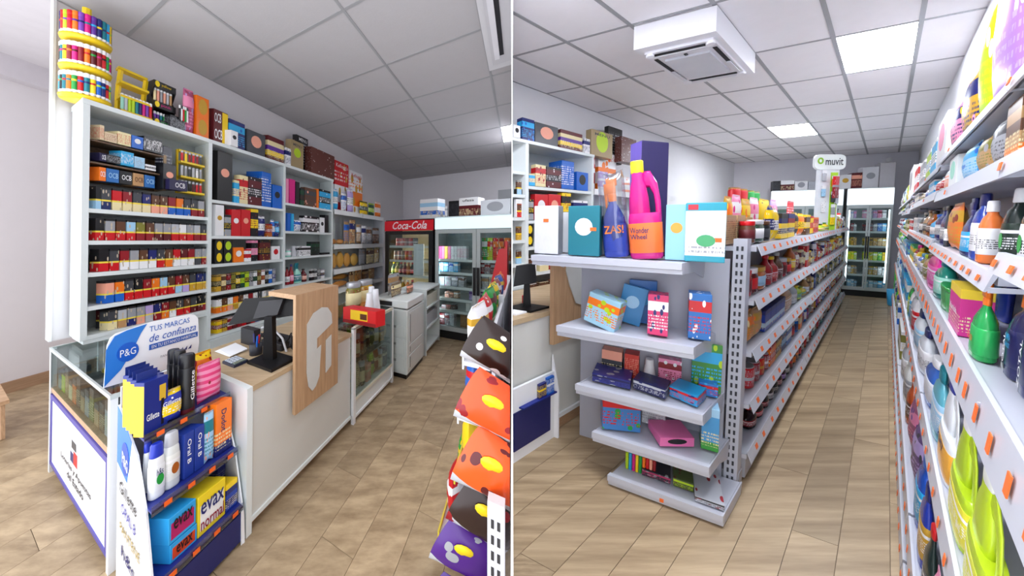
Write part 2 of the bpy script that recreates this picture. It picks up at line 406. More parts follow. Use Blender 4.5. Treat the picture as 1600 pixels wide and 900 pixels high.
def grid_ceiling(room, z, us, vs, holes=(), tile=None):
    sg = 1 if room == 'B' else -1
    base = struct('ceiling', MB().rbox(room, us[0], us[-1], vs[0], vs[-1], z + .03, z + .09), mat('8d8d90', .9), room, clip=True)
    for i in range(len(us) - 1):
        for j in range(len(vs) - 1):
            if (i, j) in holes: continue
            if all(P(room, p, q).x * sg < 0 for p in us[i:i + 2] for q in vs[j:j + 2]): continue
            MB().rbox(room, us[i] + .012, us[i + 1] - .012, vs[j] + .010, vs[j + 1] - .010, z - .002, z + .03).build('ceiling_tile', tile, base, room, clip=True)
    for u in us: MB().rbox(room, u - .014, u + .014, vs[0], vs[-1], z - .006, z + .03).build('grid_bar', GRID, base, room, clip=True)
    for v in vs: MB().rbox(room, us[0], us[-1], v - .012, v + .012, z - .005, z + .028).build('grid_bar', GRID, base, room, clip=True)
    return base
USA = [-3.75, -2.65, -1.5, -.36, .2]; VSA = [.17, .9, 1.63, 2.36, 3.09, 3.82, 4.55, 5.28, 6.01, 6.74, 7.05]
USB = [-2.80, -2.38, -1.89, -1.40, -.88, -.37, .10, .62]; VSB = [-.2, .78, 1.76, 2.76, 3.74, 4.72, 5.75, 6.80, 7.80, 8.80, 9.8, 10.65]
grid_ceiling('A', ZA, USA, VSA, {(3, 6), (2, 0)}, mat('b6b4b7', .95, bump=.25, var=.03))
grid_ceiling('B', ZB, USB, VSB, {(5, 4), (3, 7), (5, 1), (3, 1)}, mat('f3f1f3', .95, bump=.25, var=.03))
def light_panel(room, z, u0, u1, v0, v1, label, power=PANEL_POWER):
    c = P(room, (u0 + u1) / 2, (v0 + v1) / 2, z)
    t = empty('ceiling_light', c, room, label, 'ceiling light', 'flush square light panels')
    MB().rbox(room, u0 + .012, u1 - .012, v0 + .01, v1 - .01, z + .002, z + .028).build('diffuser', mat('f4f8ff', .5, emit=power), t, clip=True)
    f = MB()
    f.rbox(room, u0, u1, v0, v0 + .02, z - .003, z + .02).rbox(room, u0, u1, v1 - .02, v1, z - .003, z + .02)
    f.rbox(room, u0, u0 + .015, v0, v1, z - .003, z + .02).rbox(room, u1 - .015, u1, v0, v1, z - .003, z + .02)
    f.build('frame', WHITE, t, clip=True)
light_panel('A', ZA, -.36, .2, 4.55, 5.28, 'glowing square panel in the ceiling above the counter aisle', 95.0)
light_panel('B', ZB, -.37, .10, 3.74, 4.72, 'larger, nearer glowing panel in the ceiling above the shelving aisle')
light_panel('B', ZB, -1.40, -.88, 6.80, 7.80, 'smaller glowing ceiling panel behind the air conditioner')

light_panel('A', ZA, -1.5, -.36, .17, .90, 'added fill light panel above the viewer on the counter side, out of the picture', 1.0)  # unseen panel added as weak fill for the counter side
light_panel('B', ZB, -.37, .10, .78, 1.76, 'added fill light panel above the viewer over the shelving aisle, out of the picture', 12.0)  # unseen panel added to brighten the near end of the aisle
light_panel('B', ZB, -1.40, -.88, .78, 1.76, 'added fill light panel before the air conditioner, out of the picture', 46.0)  # unseen, stronger panel added to lift the aisle side and its ceiling
# walls, counter side
struct('wall_left', MB().rbox('A', -3.85, -3.75, .78, 7.15, 0, ZA + .1).rbox('A', -3.85, -3.75, .50, .78, .88, ZA + .1), PLASTER, 'A')
struct('wall_alcove', MB().rbox('A', -6.1, -6.0, -.6, 4.0, 0, 3.9), mat('dcd7d9', .9, bump=.1, var=.02), 'A')
struct('wall_alcove', MB().rbox('A', -6.0, -3.85, 4.0, 4.1, 0, 3.9), PLASTER, 'A')
struct('ceiling', MB().rbox('A', -6.0, -3.75, -.6, 4.0, 3.52, 3.6), mat('d8d4d8', .9), 'A')
struct('trim_alcove', MB().rbox('A', -6.0, -5.85, -.6, 4.0, 3.30, 3.52), mat('cfcacf', .8), 'A')
struct('trim_left', MB().rbox('A', -3.86, -3.74, .485, .50, .88, ZA + .1), WHITE, 'A')
struct('baseboard_alcove', MB().rbox('A', -6.0, -5.98, -.6, 4.0, 0, .12), BASEW, 'A')
struct('wall_far', MB().rbox('A', -3.75, .1, 7.05, 7.15, 0, ZA + .1), mat('eeecf1', .9, bump=.1, var=.02), 'A', clip=True)
# walls, aisle side
struct('wall_left', MB().rbox('B', -2.90, -2.80, 1.5, 10.8, 0, ZB + .1), mat('e4e4e7', .9, bump=.1, var=.02), 'B', clip=True)
struct('wall_far', MB().rbox('B', -2.80, .62, 10.65, 10.75, 0, ZB + .1), mat('e8e7ee', .9, bump=.1, var=.02), 'B')
struct('wall_right', MB().rbox('B', .40, .48, .3, 10.75, 0, ZB - .01), mat('d8d9de', .9, bump=.1, var=.02), 'B')
tag(MB().rbox('A', -.62, -.16, 7.035, 7.05, 2.60, 2.82).build('wall_plate', mat('b9bbc0', .6), None, 'A', clip=True),
    'pale grey rectangular cover plate high on the far wall', 'wall plate')
tag(MB().rbox('A', -2.95, -2.2, 6.95, 7.05, 1.9, 2.28).build('wall_duct', mat('b9a98c', .6), None, 'A'),
    'beige boxed strip along the far wall beside the drinks fridge', 'boxing')

# ceiling cassette, aisle side
t = empty('air_conditioner', P('B', -1.12, 3.27, ZB - .16), 'B', 'white square cassette air conditioner hanging from the ceiling tiles', 'air conditioner')
z0 = 2.87
MB().rbox('B', -1.385, -.865, 2.78, 3.73, z0, ZB - .012).build('housing', mat('f0f0f4', .4, var=.01), t)
MB().rbox('B', -1.345, -.905, 2.86, 3.65, z0 - .018, z0).build('face_panel', mat('e6e6ec', .35, var=.01), t)
for (a, b, c, d) in ((-1.30, -.95, 2.89, 2.95), (-1.30, -.95, 3.56, 3.62), (-.945, -.918, 2.98, 3.53), (-1.332, -1.305, 2.98, 3.53)):
    q = MB().rbox('B', a, b, c, d, z0 - .022, z0 - .010).build('louvre_slot', mat('1c1c22', .7), t)
    MB().rbox('B', a, b, c + (d - c) * .55, d, z0 - .030, z0 - .022).build('louvre_blade', mat('dcdce2', .4), q)
q = MB().rbox('B', -1.27, -.975, 3.02, 3.49, z0 - .034, z0 - .018).build('intake_grille', mat('d5d7de', .5), t)
MB().rbox('B', -1.13, -1.11, 2.985, 3.01, z0 - .026, z0 - .018).build('sensor', BLACK, t)
for a, c in ((-1.32, 2.89), (-.93, 2.89), (-1.32, 3.60), (-.93, 3.60)):
    MB().lathe([(.028, -.02), (.03, -.012), (.03, 0)], 12, c=P('B', a, c, z0 - .016)).build('corner_cap', mat('f2f2f6', .4), t)
t = empty('air_conditioner', P('A', -.2, 2.4, ZA - .1), 'A', 'white cassette air conditioner cut off by the dividing wall', 'air conditioner')
MB().rbox('A', -.335, .1, 1.55, 2.72, ZA - .16, ZA - .006).build('housing', mat('cfcfd3', .4, var=.01), t, clip=True)
MB().rbox('A', -.285, .1, 1.65, 2.62, ZA - .178, ZA - .16).build('face_panel', mat('c4c4c9', .4, var=.01), t, clip=True)
q = MB().rbox('A', -.205, -.165, 1.75, 2.5, ZA - .184, ZA - .170).build('louvre_slot', mat('1c1c22', .7), t, clip=True)
MB().rbox('A', -.255, -.205, 1.72, 2.53, ZA - .192, ZA - .178).build('louvre_blade', mat('dcdce2', .4), t, clip=True)
# small camera on the far wall
cp = P('B', -.02, 10.58, 2.80)
t = empty('security_camera', cp, 'B', 'small white security camera under the ceiling at the far wall', 'camera')
MB().box(cp.x - .02, cp.x + .02, cp.y - .02, cp.y + .06, cp.z + .05, cp.z + .13).build('bracket', WHITE, t)
MB().lathe([(.03, -.07), (.05, -.05), (.05, .03), (.03, .05)], 12, c=cp).build('camera_head', WHITE, t)
MB().box(cp.x - .02, cp.x + .02, cp.y - .056, cp.y - .046, cp.z - .03, cp.z + .01).build('lens', BLACK, t)
# ================================================================ COUNTER SIDE: FURNITURE
# wall-hung tobacco cabinet of three bays
CU = -3.40
t = empty('tobacco_cabinet', P('A', -3.56, 2.0, .90), 'A', 'tall white three-bay cabinet of tobacco shelves on the left wall', 'cabinet')
CZ = {0: [1.835, 1.605, 1.375, 1.135, .93], 1: [2.015, 1.655, 1.370, 1.085, .865], 2: [2.105, 1.735, 1.390, 1.02, .80]}
CV = [.60, 1.465, 2.415, 3.42]
MB().rbox('A', -3.74, -3.725, .60, 1.465, .90, 2.57).rbox('A', -3.74, -3.725, 1.465, 3.42, .63, 2.57).build('back_panel', mat('a9b0b0', .6), t)
for i, v in enumerate(CV):
    MB().rbox('A', -3.725, CU, v - .018, v + .018, .90 if i == 0 else .63, 2.57).build('side_panel' if i in (0, 3) else 'divider', LAM, t)
MB().rbox('A', -3.74, CU + .006, .578, 3.445, 2.57, 2.605).build('top_panel', LAM, t)
MB().rbox('A', -3.74, CU - .01, .60, 1.46, .872, .90).rbox('A', -3.74, CU - .01, 1.47, 2.41, .628, .658).build('base_panel', LAM, t)
for b, zs in CZ.items():
    for z in zs + [CZ[0][0] if False else None]:
        if z: MB().rbox('A', -3.725, CU - .004, CV[b] + .018, CV[b + 1] - .018, z - .030, z).build('shelf', LAM, t)
# wall-hung drawer run under the middle bays
tag(MB().rbox('A', -3.74, CU + .02, 1.47, 3.42, .40, .622).build('plinth_panel', LAM, None, 'A', origin=P('A', -3.5, 2.4, .4)),
    'plain white panel below the lowest tobacco shelves', 'panel')

# bread rack
t = empty('bread_rack', P('A', -3.58, 4.4, 0), 'A', 'white bread rack with three price-rail shelves beside the tobacco cabinet', 'shelf rack')
BZ = [2.125, 1.545, 1.13, .80]
MB().rbox('A', -3.74, -3.725, 3.47, 5.30, 0, 2.125).build('back_panel', mat('c3cacc', .5), t)
MB().rbox('A', -3.72, -3.42, 5.27, 5.30, 0, 2.125).build('side_panel', METALW, t)
for z in BZ:
    s_ = MB().rbox('A', -3.725, -3.41, 3.475, 5.268, z - .03, z - .004).build('shelf', METALW, t)
    for a, b in ((3.475, 4.36), (4.38, 5.268)):
        MB().rbox('A', -3.41, -3.395, a, b, z - .075, z + .004).build('price_rail', WHITE, s_)

# lottery display case at the left
t = empty('display_case', P('A', -2.95, .6, 0), 'A', 'low glass-topped display case with white lottery front panel', 'display case')
ff = mat('e9ebee', .35, var=.01)
for u in (-3.65, -2.225):
    for v in (.48, .72):
        MB().rbox('A', u, u + .035, v, v + .03, 0, .85).build('post', ff, t)
MB().rbox('A', -3.615, -2.225, .500, .73, .05, .55).build('front_cabinet', ff, t)
MB().rbox('A', -3.615, -2.225, .488, .73, .55, .585).build('wood_ledge', BEECH, t)
pn = MB().rbox('A', -3.60, -2.24, .486, .498, .07, .53).build('front_panel', mat('f2f3f7', .4, var=.01), t)
pf = mat('4d479c', .4)
for a in ((-3.61, -2.23, .515, .545), (-3.61, -2.23, .065, .088)): MB().rbox('A', a[0], a[1], .481, .497, a[2], a[3]).build('panel_frame', pf, pn)
for a in ((-3.61, -3.575), (-2.262, -2.23)): MB().rbox('A', a[0], a[1], .482, .497, .065, .545).build('panel_frame', pf, pn)
for i, (s, z1, z0, ua, ub) in enumerate((('Loterías y Apuestas', .255, .212, -3.28, -2.54), ('del Estado', .195, .155, -3.10, -2.70))):
    letter3(t, s, P('A', ua, .4835, z0), P('A', ub, .4835, z0), P('A', ua, .4835, z1), '26262e', bold=.012)
e = MB().rbox('A', -3.02, -2.83, .4835, .4855, .28, .42).build('emblem', mat('d9dbe2', .4), t)
MB().rbox('A', -3.01, -2.93, .4825, .4835, .285, .34).build('emblem_patch', mat('navy', .4), e)
MB().rbox('A', -2.93, -2.84, .4825, .4835, .285, .36).build('emblem_patch', mat('red', .4), e)
MB().rbox('A', -2.98, -2.87, .4825, .4835, .37, .415).build('emblem_patch', mat('dark_grey', .4), e)
MB().rbox('A', -3.65, -2.19, .48, .75, .842, .852).build('glass_top', glass('e4ecec', .22), t)
MB().rbox('A', -3.615, -2.225, .484, .488, .59, .842).build('front_pane', glass('e4ecec', .16), t)
MB().rbox('A', -3.64, -3.634, .51, .72, .59, .842).build('end_pane', glass('e4ecec', .16), t)
al = mat('c3cac8', .3, metal=.3)
for a in ((-3.65, -2.19, .478, .488), (-3.65, -2.19, .742, .752)): MB().rbox('A', a[0], a[1], a[2], a[3], .838, .858).build('edge_trim', al, t)
for a in ((-3.655, -3.64), (-2.195, -2.18)): MB().rbox('A', a[0], a[1], .478, .752, .838, .858).build('edge_trim', al, t)
cols = ['teal', 'lime', 'kraft', 'cream', 'orange', 'brown', 'kraft', 'grey', 'olive', 'tan', 'brown', 'silver']
for i in range(12):
    u = -3.50 + i * .104; c = cols[i]
    put('carton', 'A', P('A', u, .56, .586), THETA['A-v'], (.088, .09, .12 + .03 * (i % 3)), [printed([(0, c), (.75, 'dark_grey')], None, ('cream', .1, .6))],
        f'{cw(c)} packet under the display glass, {ordn(i)} from the left', 'packet', 'packets inside the glass display case', 'packet')
for i in range(6):
    u = -3.10 + i * .14; c = ['yellow', 'cream', 'grey', 'silver', 'grey', 'silver'][i]
    put('carton', 'A', P('A', u, .69, .70 if i < 2 else .66), THETA['A-v'], (.125, .07, .03), [printed([(0, c)], None, ('dark_grey', 0, 1))],
        f'flat {cw(c)} box at the back of the glass display, {ordn(i)} from the left', 'box', 'flat boxes inside the glass display case', 'flat_box')
for i in range(6):
    u = -3.10 + i * .14; c = ['dark_grey', 'grey', 'brown', 'grey', 'dark_grey', 'brown'][i]
    put('carton', 'A', P('A', u, .69, .586), THETA['A-v'], (.125, .07, .112 if i < 2 else .072), [printed([(0, c)], None, ('cream', 0, 1))],
        f'{cw(c)} box carrying a flat box in the glass display, {ordn(i)} from the left', 'box', 'supporting boxes inside the glass display case', 'carton')

# main counter
t = empty('shop_counter', P('A', -2.1, 1.4, 0), 'A', 'white shop counter with pale oak top behind the toiletries stand', 'counter')
LC = mat('cfcfca', .35, var=.02)
MB().rbox('A', -2.55, -1.652, .95, 1.93, .07, .772).build('body', LC, t)
MB().rbox('A', -2.58, -1.64, .915, .95, 0, .80).build('end_panel', LAM, t)
MB().rbox('A', -2.55, -1.640, .95, 1.93, .772, .802).build('worktop', OAKTOP, t)
MB().rbox('A', -1.656, -1.640, .95, 1.93, .06, .085).build('bottom_rail', LAM, t)
MB().rbox('A', -2.5, -1.70, .95, 1.93, 0, .06).build('kick_board', BASEW, t)

# wooden screen with the round letter sign
t = empty('counter_screen', P('A', -1.6, 1.48, .49), 'A', 'beech screen panel with pale grey T-shaped logo and short hood on the counter', 'screen')
MB().rbox('A', -1.628, -1.598, 1.235, 1.69, .49, 1.255).build('panel', BEECH, t)
MB().rbox('A', -1.93, -1.628, 1.235, 1.69, 1.225, 1.255).build('hood', BEECH, t)
def sgn(pts):                                       # outline in the plane of the panel: (along v, z)
    return [P('A', -1.596, 1.235 + .455 * a, .49 + .765 * b) for a, b in pts]
gm = mat('c9cac6', .5); off = P('A', .006, 0, 0)
MB().prism(sgn([(.22, .72), (.36, .80), (.55, .83), (.70, .81), (.80, .74), (.82, .64), (.44, .56), (.44, .46), (.54, .48), (.50, .20), (.42, .13), (.34, .11), (.26, .17), (.22, .30)]), off).build('logo_piece', gm, t)
MB().prism(sgn([(.66, .50), (.80, .53), (.80, .23), (.66, .19)]), off).build('logo_piece', gm, t)

# glass case for sweets
t = empty('sweets_case', P('A', -2.0, 2.36, 0), 'A', 'long glass sweets case between the counter and the photocopier', 'display case')
MB().rbox('A', -2.45, -1.64, 1.96, 2.76, .04, .20).build('base_box', LAM, t)
for u in (-2.46, -1.655):
    for v in (1.945, 2.745): MB().rbox('A', u, u + .035, v, v + .035, 0, .84).build('post', ff, t)
MB().rbox('A', -2.46, -1.62, 1.945, 2.78, .826, .838).build('glass_top', glass('c8d4d4', .35), t)
MB().rbox('A', -1.634, -1.630, 1.98, 2.745, .21, .826).build('front_pane', glass('e4ecec', .18), t)
MB().rbox('A', -2.42, -1.66, 1.95, 1.953, .21, .826).build('end_pane', glass('e4ecec', .14), t)
MB().rbox('A', -2.42, -1.66, 1.98, 2.745, .50, .508).build('middle_shelf', glass('d4e0e0', .25), t)
for z in (.195, .82): MB().rbox('A', -1.655, -1.62, 1.98, 2.745, z, z + .025).build('rail', mat('d8d6c2', .4), t)
MB().rbox('A', -1.655, -1.625, 1.98, 2.745, .04, .06).build('rail', ff, t)
sw = ['gold', 'brown', 'lime', 'cream', 'olive', 'amber', 'dark_green', 'silver', 'kraft', 'salmon']
r = random.Random(5)
for lev, z in enumerate((.201, .509)):
    for row in range(2):
        for i in range(8):
            c = sw[(i * 3 + row + lev * 2) % 10]; k = ['pouch', 'pouch', 'jar', 'carton'][(i + row + lev) % 4]
            v = 2.03 + i * .094; h = r.uniform(.17, .25)
            mm = [printed([(0, c), (.55, 'cream' if i % 2 else 'dark_grey'), (.68, c)], ('cream', 4, .25), ('brown', .1, .9))]
            if k == 'jar': mm += [mat('silver', .3), mat('cream')]
            put(k, 'A', P('A', -1.73 - row * .28, v, z), THETA['A+u'] + r.uniform(-.2, .2), (.075, .06, h), mm,
                f"{cw(c)} sweets {['bag', 'bag', 'jar', 'box'][(i + row + lev) % 4]}, {ordn(i)} along, {'front' if row == 0 else 'back'} row, {'lower' if lev == 0 else 'upper'} glass case deck",
                'sweets', 'sweets inside the glass case', 'sweets_' + ['bag', 'bag', 'jar', 'box'][(i + row + lev) % 4])

# photocopier
t = empty('photocopier', P('A', -1.7, 3.2, 0), 'A', 'pale grey floor-standing photocopier at the end of the counter row', 'photocopier')
CPM = mat('cfd6d4', .4, var=.02)
MB().rbox('A', -2.02, -1.46, 2.88, 3.5, .05, .80).build('body', CPM, t, bevel=.012)
MB().rbox('A', -2.0, -1.48, 2.9, 3.48, 0, .05).build('plinth', BLACK, t)
MB().rbox('A', -2.04, -1.45, 2.87, 3.46, .815, .91).build('scanner_lid', mat('e2e8e6', .35, var=.01), t, bevel=.012)
MB().rbox('A', -2.0, -1.49, 2.9, 3.4, .80, .815).build('neck', mat('3a3d40', .5), t)
MB().rbox('A', -2.0, -1.70, 2.862, 2.872, .835, .885).build('control_panel', mat('25282c', .4), t)
for z0, z1 in ((.10, .26), (.28, .38), (.40, .76)):
    q = MB().rbox('A', -1.462, -1.454, 2.93, 3.40, z0, z1).build('side_door', mat('d6dcda', .4), t)
    MB().rbox('A', -1.456, -1.450, 2.96, 2.975, z0 + .02, z1 - .02).build('seam', mat('8b908f', .5), q)
for z0, z1 in ((.10, .26), (.29, .46), (.49, .62)): 
    q = MB().rbox('A', -1.98, -1.50, 2.868, 2.88, z0, z1).build('paper_drawer', mat('d3dad8', .4), t)
    MB().rbox('A', -1.85, -1.63, 2.860, 2.868, z0 + .10, z0 + .125).build('drawer_handle', mat('9aa09e', .5), q)
for u, v in ((-1.98, 2.92), (-1.52, 2.92), (-1.52, 3.44), (-1.98, 3.44)):
    pass
t = empty('side_rack', P('A', -1.65, 3.95, 0), 'A', 'low white rack of shelves standing behind the photocopier', 'shelf rack')
for v in (3.62, 4.30): MB().rbox('A', -1.95, -1.47, v, v + .02, 0, .92).build('side_panel', LAM, t)
for z in (.06, .36, .64, .90): MB().rbox('A', -1.95, -1.47, 3.64, 4.30, z, z + .02).build('shelf', LAM, t)
tag(MB().rbox('A', -1.9, -1.5, 3.7, 4.25, .662, .82).build('storage_box', mat('cfcfc0', .6), None, 'A', origin=P('A', -1.7, 4, .66)), 'pale storage box on the rack behind the photocopier', 'box')
tag(MB().rbox('A', -1.9, -1.5, 3.7, 4.25, .382, .55).build('storage_box', mat('b8bcc0', .6), None, 'A', origin=P('A', -1.7, 4, .38)), 'grey storage box low on the rack behind the photocopier', 'box')

# wooden stool at the far left
t = empty('wooden_stool', P('A', -4.9, .2, 0), 'A', 'small pale wooden stool cut off by the left edge', 'stool')
sm_ = wood('stool_wood', 'b08a66', 'd0ac88', (10, 10, 2), .5)
MB().rbox('A', -5.25, -4.66, .02, .40, .27, .30).build('seat', sm_, t)
for u, v in ((-4.70, .06), (-4.70, .36), (-5.2, .06), (-5.2, .36)):
    a, b = P('A', u, v, .275), P('A', u + (.05 if u > -5 else -.05), v, 0)
    MB().tube([a, b], .022, 6).build('leg', sm_, t)
MB().tube([P('A', -5.2, .06, .14), P('A', -4.68, .06, .14)], .012).build('stretcher', sm_, t)

# fridges
def fridge(room, u0, u1, v0, v1, z1, doors, name, label, body_c, head_c, head_z, shelves, frame_c, lit, header_text=None):
    t = empty(name, P(room, (u0 + u1) / 2, (v0 + v1) / 2, 0), room, label, 'fridge')
    bm_, fm = mat(body_c, .4, var=.02), mat(frame_c, .35, var=.02)
    b = MB(); b.rbox(room, u0, u0 + .03, v0 + .03, v1, .12, z1); b.rbox(room, u1 - .03, u1, v0 + .03, v1, .12, z1)
    b.rbox(room, u0 + .03, u1 - .03, v1 - .03, v1, .12, z1); b.rbox(room, u0, u1, v0 + .03, v1, z1, z1 + .03); b.rbox(room, u0 + .03, u1 - .03, v0 + .03, v1 - .03, .12, .15)
    b.build('cabinet', bm_, t, clip=True)
    MB().rbox(room, u0 + .01, u1 - .01, v0 + .02, v1 - .02, 0, .12).build('plinth', mat('17171a', .5), t, clip=True)
    hd = MB().rbox(room, u0, u1, v0 - .012, v0 + .03, head_z, z1 + .01).build('header', mat(head_c[0], .35, emit=head_c[1]) if head_c[1] else mat(head_c[0], .35, var=.03), t, clip=True)
    MB().rbox(room, u0 + .04, u1 - .04, v1 - .036, v1 - .03, .15, z1 - .05).build('back_liner', mat(lit, .6), t, clip=True)
    for z in shelves:
        s_ = MB().rbox(room, u0 + .03, u1 - .03, v0 + .06, v1 - .04, z - .02, z).build('shelf', mat('d5d9d6', .4), t, clip=True)
        MB().rbox(room, u0 + .03, u1 - .03, v0 + .052, v0 + .06, z - .03, z + .012).build('shelf_rail', mat('e4e8e6', .4), s_, clip=True)
    for uu in (u0 + .035, u1 - .06):
        MB().rbox(room, uu, uu + .022, v0 + .05, v0 + .07, .3, head_z - .1).build('light_strip', mat('fff0d8' if doors == 1 else 'f0f8ff', .4, emit=45.0 if doors == 1 else (14.0 if room == 'A' else 2.5)), t, clip=True)
    n = doors; wd = (u1 - u0) / n
    for i in range(n):
        a, c = u0 + i * wd + .004, u0 + (i + 1) * wd - .004
        f = MB(); e = wd * .085
        f.rbox(room, a, a + e, v0, v0 + .03, .13, head_z - .01); f.rbox(room, c - e, c, v0, v0 + .03, .13, head_z - .01)
        f.rbox(room, a + e, c - e, v0, v0 + .03, .13, .20); f.rbox(room, a + e, c - e, v0, v0 + .03, head_z - .07, head_z - .01)
        d = f.build('door', fm, t, clip=True)
        if d is None: continue
        MB().rbox(room, a + e, c - e, v0 + .012, v0 + .017, .20, head_z - .07).build('pane', glass('eef4f4', .10), d, clip=True)
        hu = c - e * .8 if (i % 2 == 0) else a + e * .1
        MB().rbox(room, hu, hu + e * .7, v0 - .03, v0, (head_z) * .42, head_z * .66).build('handle', mat('17171a', .4), d, clip=True)
    return t
fs = [.15, .45, .75, 1.05, 1.32, 1.56]
COKE = fridge('A', -2.83, -1.66, 4.45, 5.25, 1.96, 1, 'drinks_fridge', 'black drinks fridge with red script header beside the bread rack', '17171a', ('b01420', .25), 1.79, [.15, .60, .98, 1.25, 1.51], '17171a', 'e8d9b0')
letter3(COKE, 'Coca-Cola', P('A', -2.62, 4.436, 1.815), P('A', -1.80, 4.436, 1.815), P('A', -2.62, 4.436, 1.955), mat('white', .5), shear=.35, bold=.012)
fridge('A', -1.62, .05, 4.45, 5.25, 1.98, 2, 'display_fridge', 'silver double-door display fridge right of the drinks fridge', 'b9bfbf', ('d3e4ea', .55), 1.80, [.17, .443, .64, .836, 1.076, 1.294], 'aab2b2', '8f9a9a')
FB = [.15, .42, .70, .98, 1.24, 1.50]
fridge('B', -.60, .075, 9.75, 10.45, 2.22, 2, 'display_fridge', 'right display fridge with two glass doors at the aisle end', 'c3c8c8', ('e3ecf2', .8), 1.90, [.15, .45, .75, 1.05, 1.35, 1.62], 'b4bcbc', 'a8b2b2')
fridge('B', -1.85, -.66, 9.75, 10.45, 2.22, 2, 'display_fridge', 'left display fridge with lit header behind the aisle gondola', 'c3c8c8', ('e3ecf2', .8), 1.90, [.15, .45, .75, 1.05, 1.35, 1.62], 'b4bcbc', 'a8b2b2')
# toiletries stand in front of the counter
t = empty('toiletries_stand', P('A', -1.9, .7, 0), 'A', 'three-tier blue and white toiletries stand with curved header board', 'display stand')
SW_ = mat('eef0f4', .35, var=.01); SB = mat('1c2a80', .4); CLR = glass('dfe6f0', .22)
def sp(u, z, v=.498): return P('A', u, v, z)
side = [(-2.14, 0), (-2.14, .815), (-2.10, .80), (-1.86, .66), (-1.74, .46), (-1.64, .15), (-1.63, 0)]
for v in (.498, .895):
    q = MB().prism([sp(u, z, v) for u, z in side], P('A', 0, .008, 0)).build('side_panel', SW_, t)
    if v < .6:
        blue = [(-2.138, .55), (-2.138, .812), (-2.10, .797), (-1.93, .70), (-1.99, .50)]
        MB().prism([sp(u, z, .4965) for u, z in blue], P('A', 0, .0015, 0)).build('blue_print', mat('2f7ad0', .35), q)
        disc = [(-2.015 + .055 * math.cos(a), .60 + .075 * math.sin(a)) for a in [k * math.pi / 10 for k in range(20)]]
        MB().prism([sp(u, z, .495) for u, z in disc], P('A', 0, .0015, 0)).build('logo_disc', mat('1c50b4', .3), q)
for s, u0, u1, z0, z1, c in (('P&G', -2.055, -1.975, .575, .63, 'white'), ('Gillette', -2.09, -1.85, .43, .485, '2a2a30'), ('ORAL B', -2.06, -1.86, .345, .39, '3a3a9c'), ('PANTENE', -2.08, -1.80, .255, .295, 'a08a40'), ('h&s', -2.05, -1.87, .15, .20, 'navy')):
    letter3(t, s, P('A', u0, .4945, z0), P('A', u1, .4945, z0 - .03), P('A', u0, .4945, z1), c, bold=.012)
MB().rbox('A', -2.14, -2.125, .506, .895, 0, .90).build('back_panel', SW_, t)
for i, (uf, z) in enumerate(((-1.80, .735), (-1.70, .465), (-1.64, .185))):
    s_ = MB().rbox('A', -2.125, uf, .506, .895, z, z + .010).build('tier', SB, t)
    MB().rbox('A', uf, uf + .004, .506, .895, z - .012, z + .030).build('clear_lip', CLR, s_)
    for k in range(4):
        v = .55 + k * .095
        MB().rbox('A', uf + .004, uf + .007, v, v + .030, z - .004, z + .016).build('price_tag', mat('f0641c', .5), s_)
MB().rbox('A', -1.66, -1.64, .506, .895, .02, .165).build('front_panel', NAVY, t)
MB().rbox('A', -1.64, -1.634, .506, .518, 0, .175).rbox('A', -1.64, -1.634, .883, .895, 0, .175).build('front_edge', SW_, t)
hb = [(.44, .93)] + [(.50 + .05 * math.cos(a), 1.12 + .05 * math.sin(a)) for a in (math.pi, 2.5, 2.0)] + [(.62, 1.185)] + [(.80 + .05 * math.cos(a), 1.13 + .05 * math.sin(a)) for a in (1.5, .9, .3)] + [(.855, 1.0), (.84, .90)]
def hp(v, z, du=0): return P('A', -2.118 + du, v, z)
q = MB().prism([hp(v, z) for v, z in hb], P('A', .006, 0, 0)).build('header_board', SW_, t)
sw_ = [(.442, .935), (.446, 1.10), (.475, 1.155), (.52, 1.17), (.60, 1.18), (.575, 1.14), (.545, 1.07), (.50, .99)]
MB().prism([hp(v, z, .007) for v, z in sw_], P('A', .002, 0, 0)).build('blue_print', mat('2f7ad0', .35), q)
disc = [(.525 + .042 * math.cos(k * math.pi / 10), 1.065 + .045 * math.sin(k * math.pi / 10)) for k in range(20)]
MB().prism([hp(v, z, .009) for v, z in disc], P('A', .002, 0, 0)).build('logo_disc', mat('1f5cc0', .3), q)
letter3(t, 'P&G', hp(.495, 1.048, .012), hp(.555, 1.048, .012), hp(.495, 1.082, .012), 'white')
for s, v0, v1, z0, z1, c, sh in (('TUS MARCAS', .61, .80, 1.135, 1.163, '2c64b8', 0), ('de confianza', .61, .835, 1.082, 1.122, '1f54b0', .25)):
    letter3(t, s, hp(v0, z0, .009), hp(v1, z0, .009), hp(v0, z1, .009), c, shear=sh)
MB().prism([hp(v, z, .007) for v, z in ((.61, 1.042), (.845, 1.042), (.845, 1.07), (.61, 1.07))], P('A', .002, 0, 0)).build('blue_band', mat('2c5cae', .4), q)
letter3(t, 'EN TU ESTANCO HABITUAL', hp(.62, 1.048, .0105), hp(.838, 1.048, .0105), hp(.62, 1.064, .0105), 'white')
letter3(t, 'PANTENE', hp(.66, .985, .009), hp(.73, .985, .009), hp(.66, .997, .009), 'grey')
for k in range(3): MB().prism([hp(.75 + k * .022, .985, .007), hp(.765 + k * .022, .985, .007), hp(.768 + k * .022, 1.005, .007)], P('A', .002, 0, 0)).build('small_mark', mat('navy', .4), q)

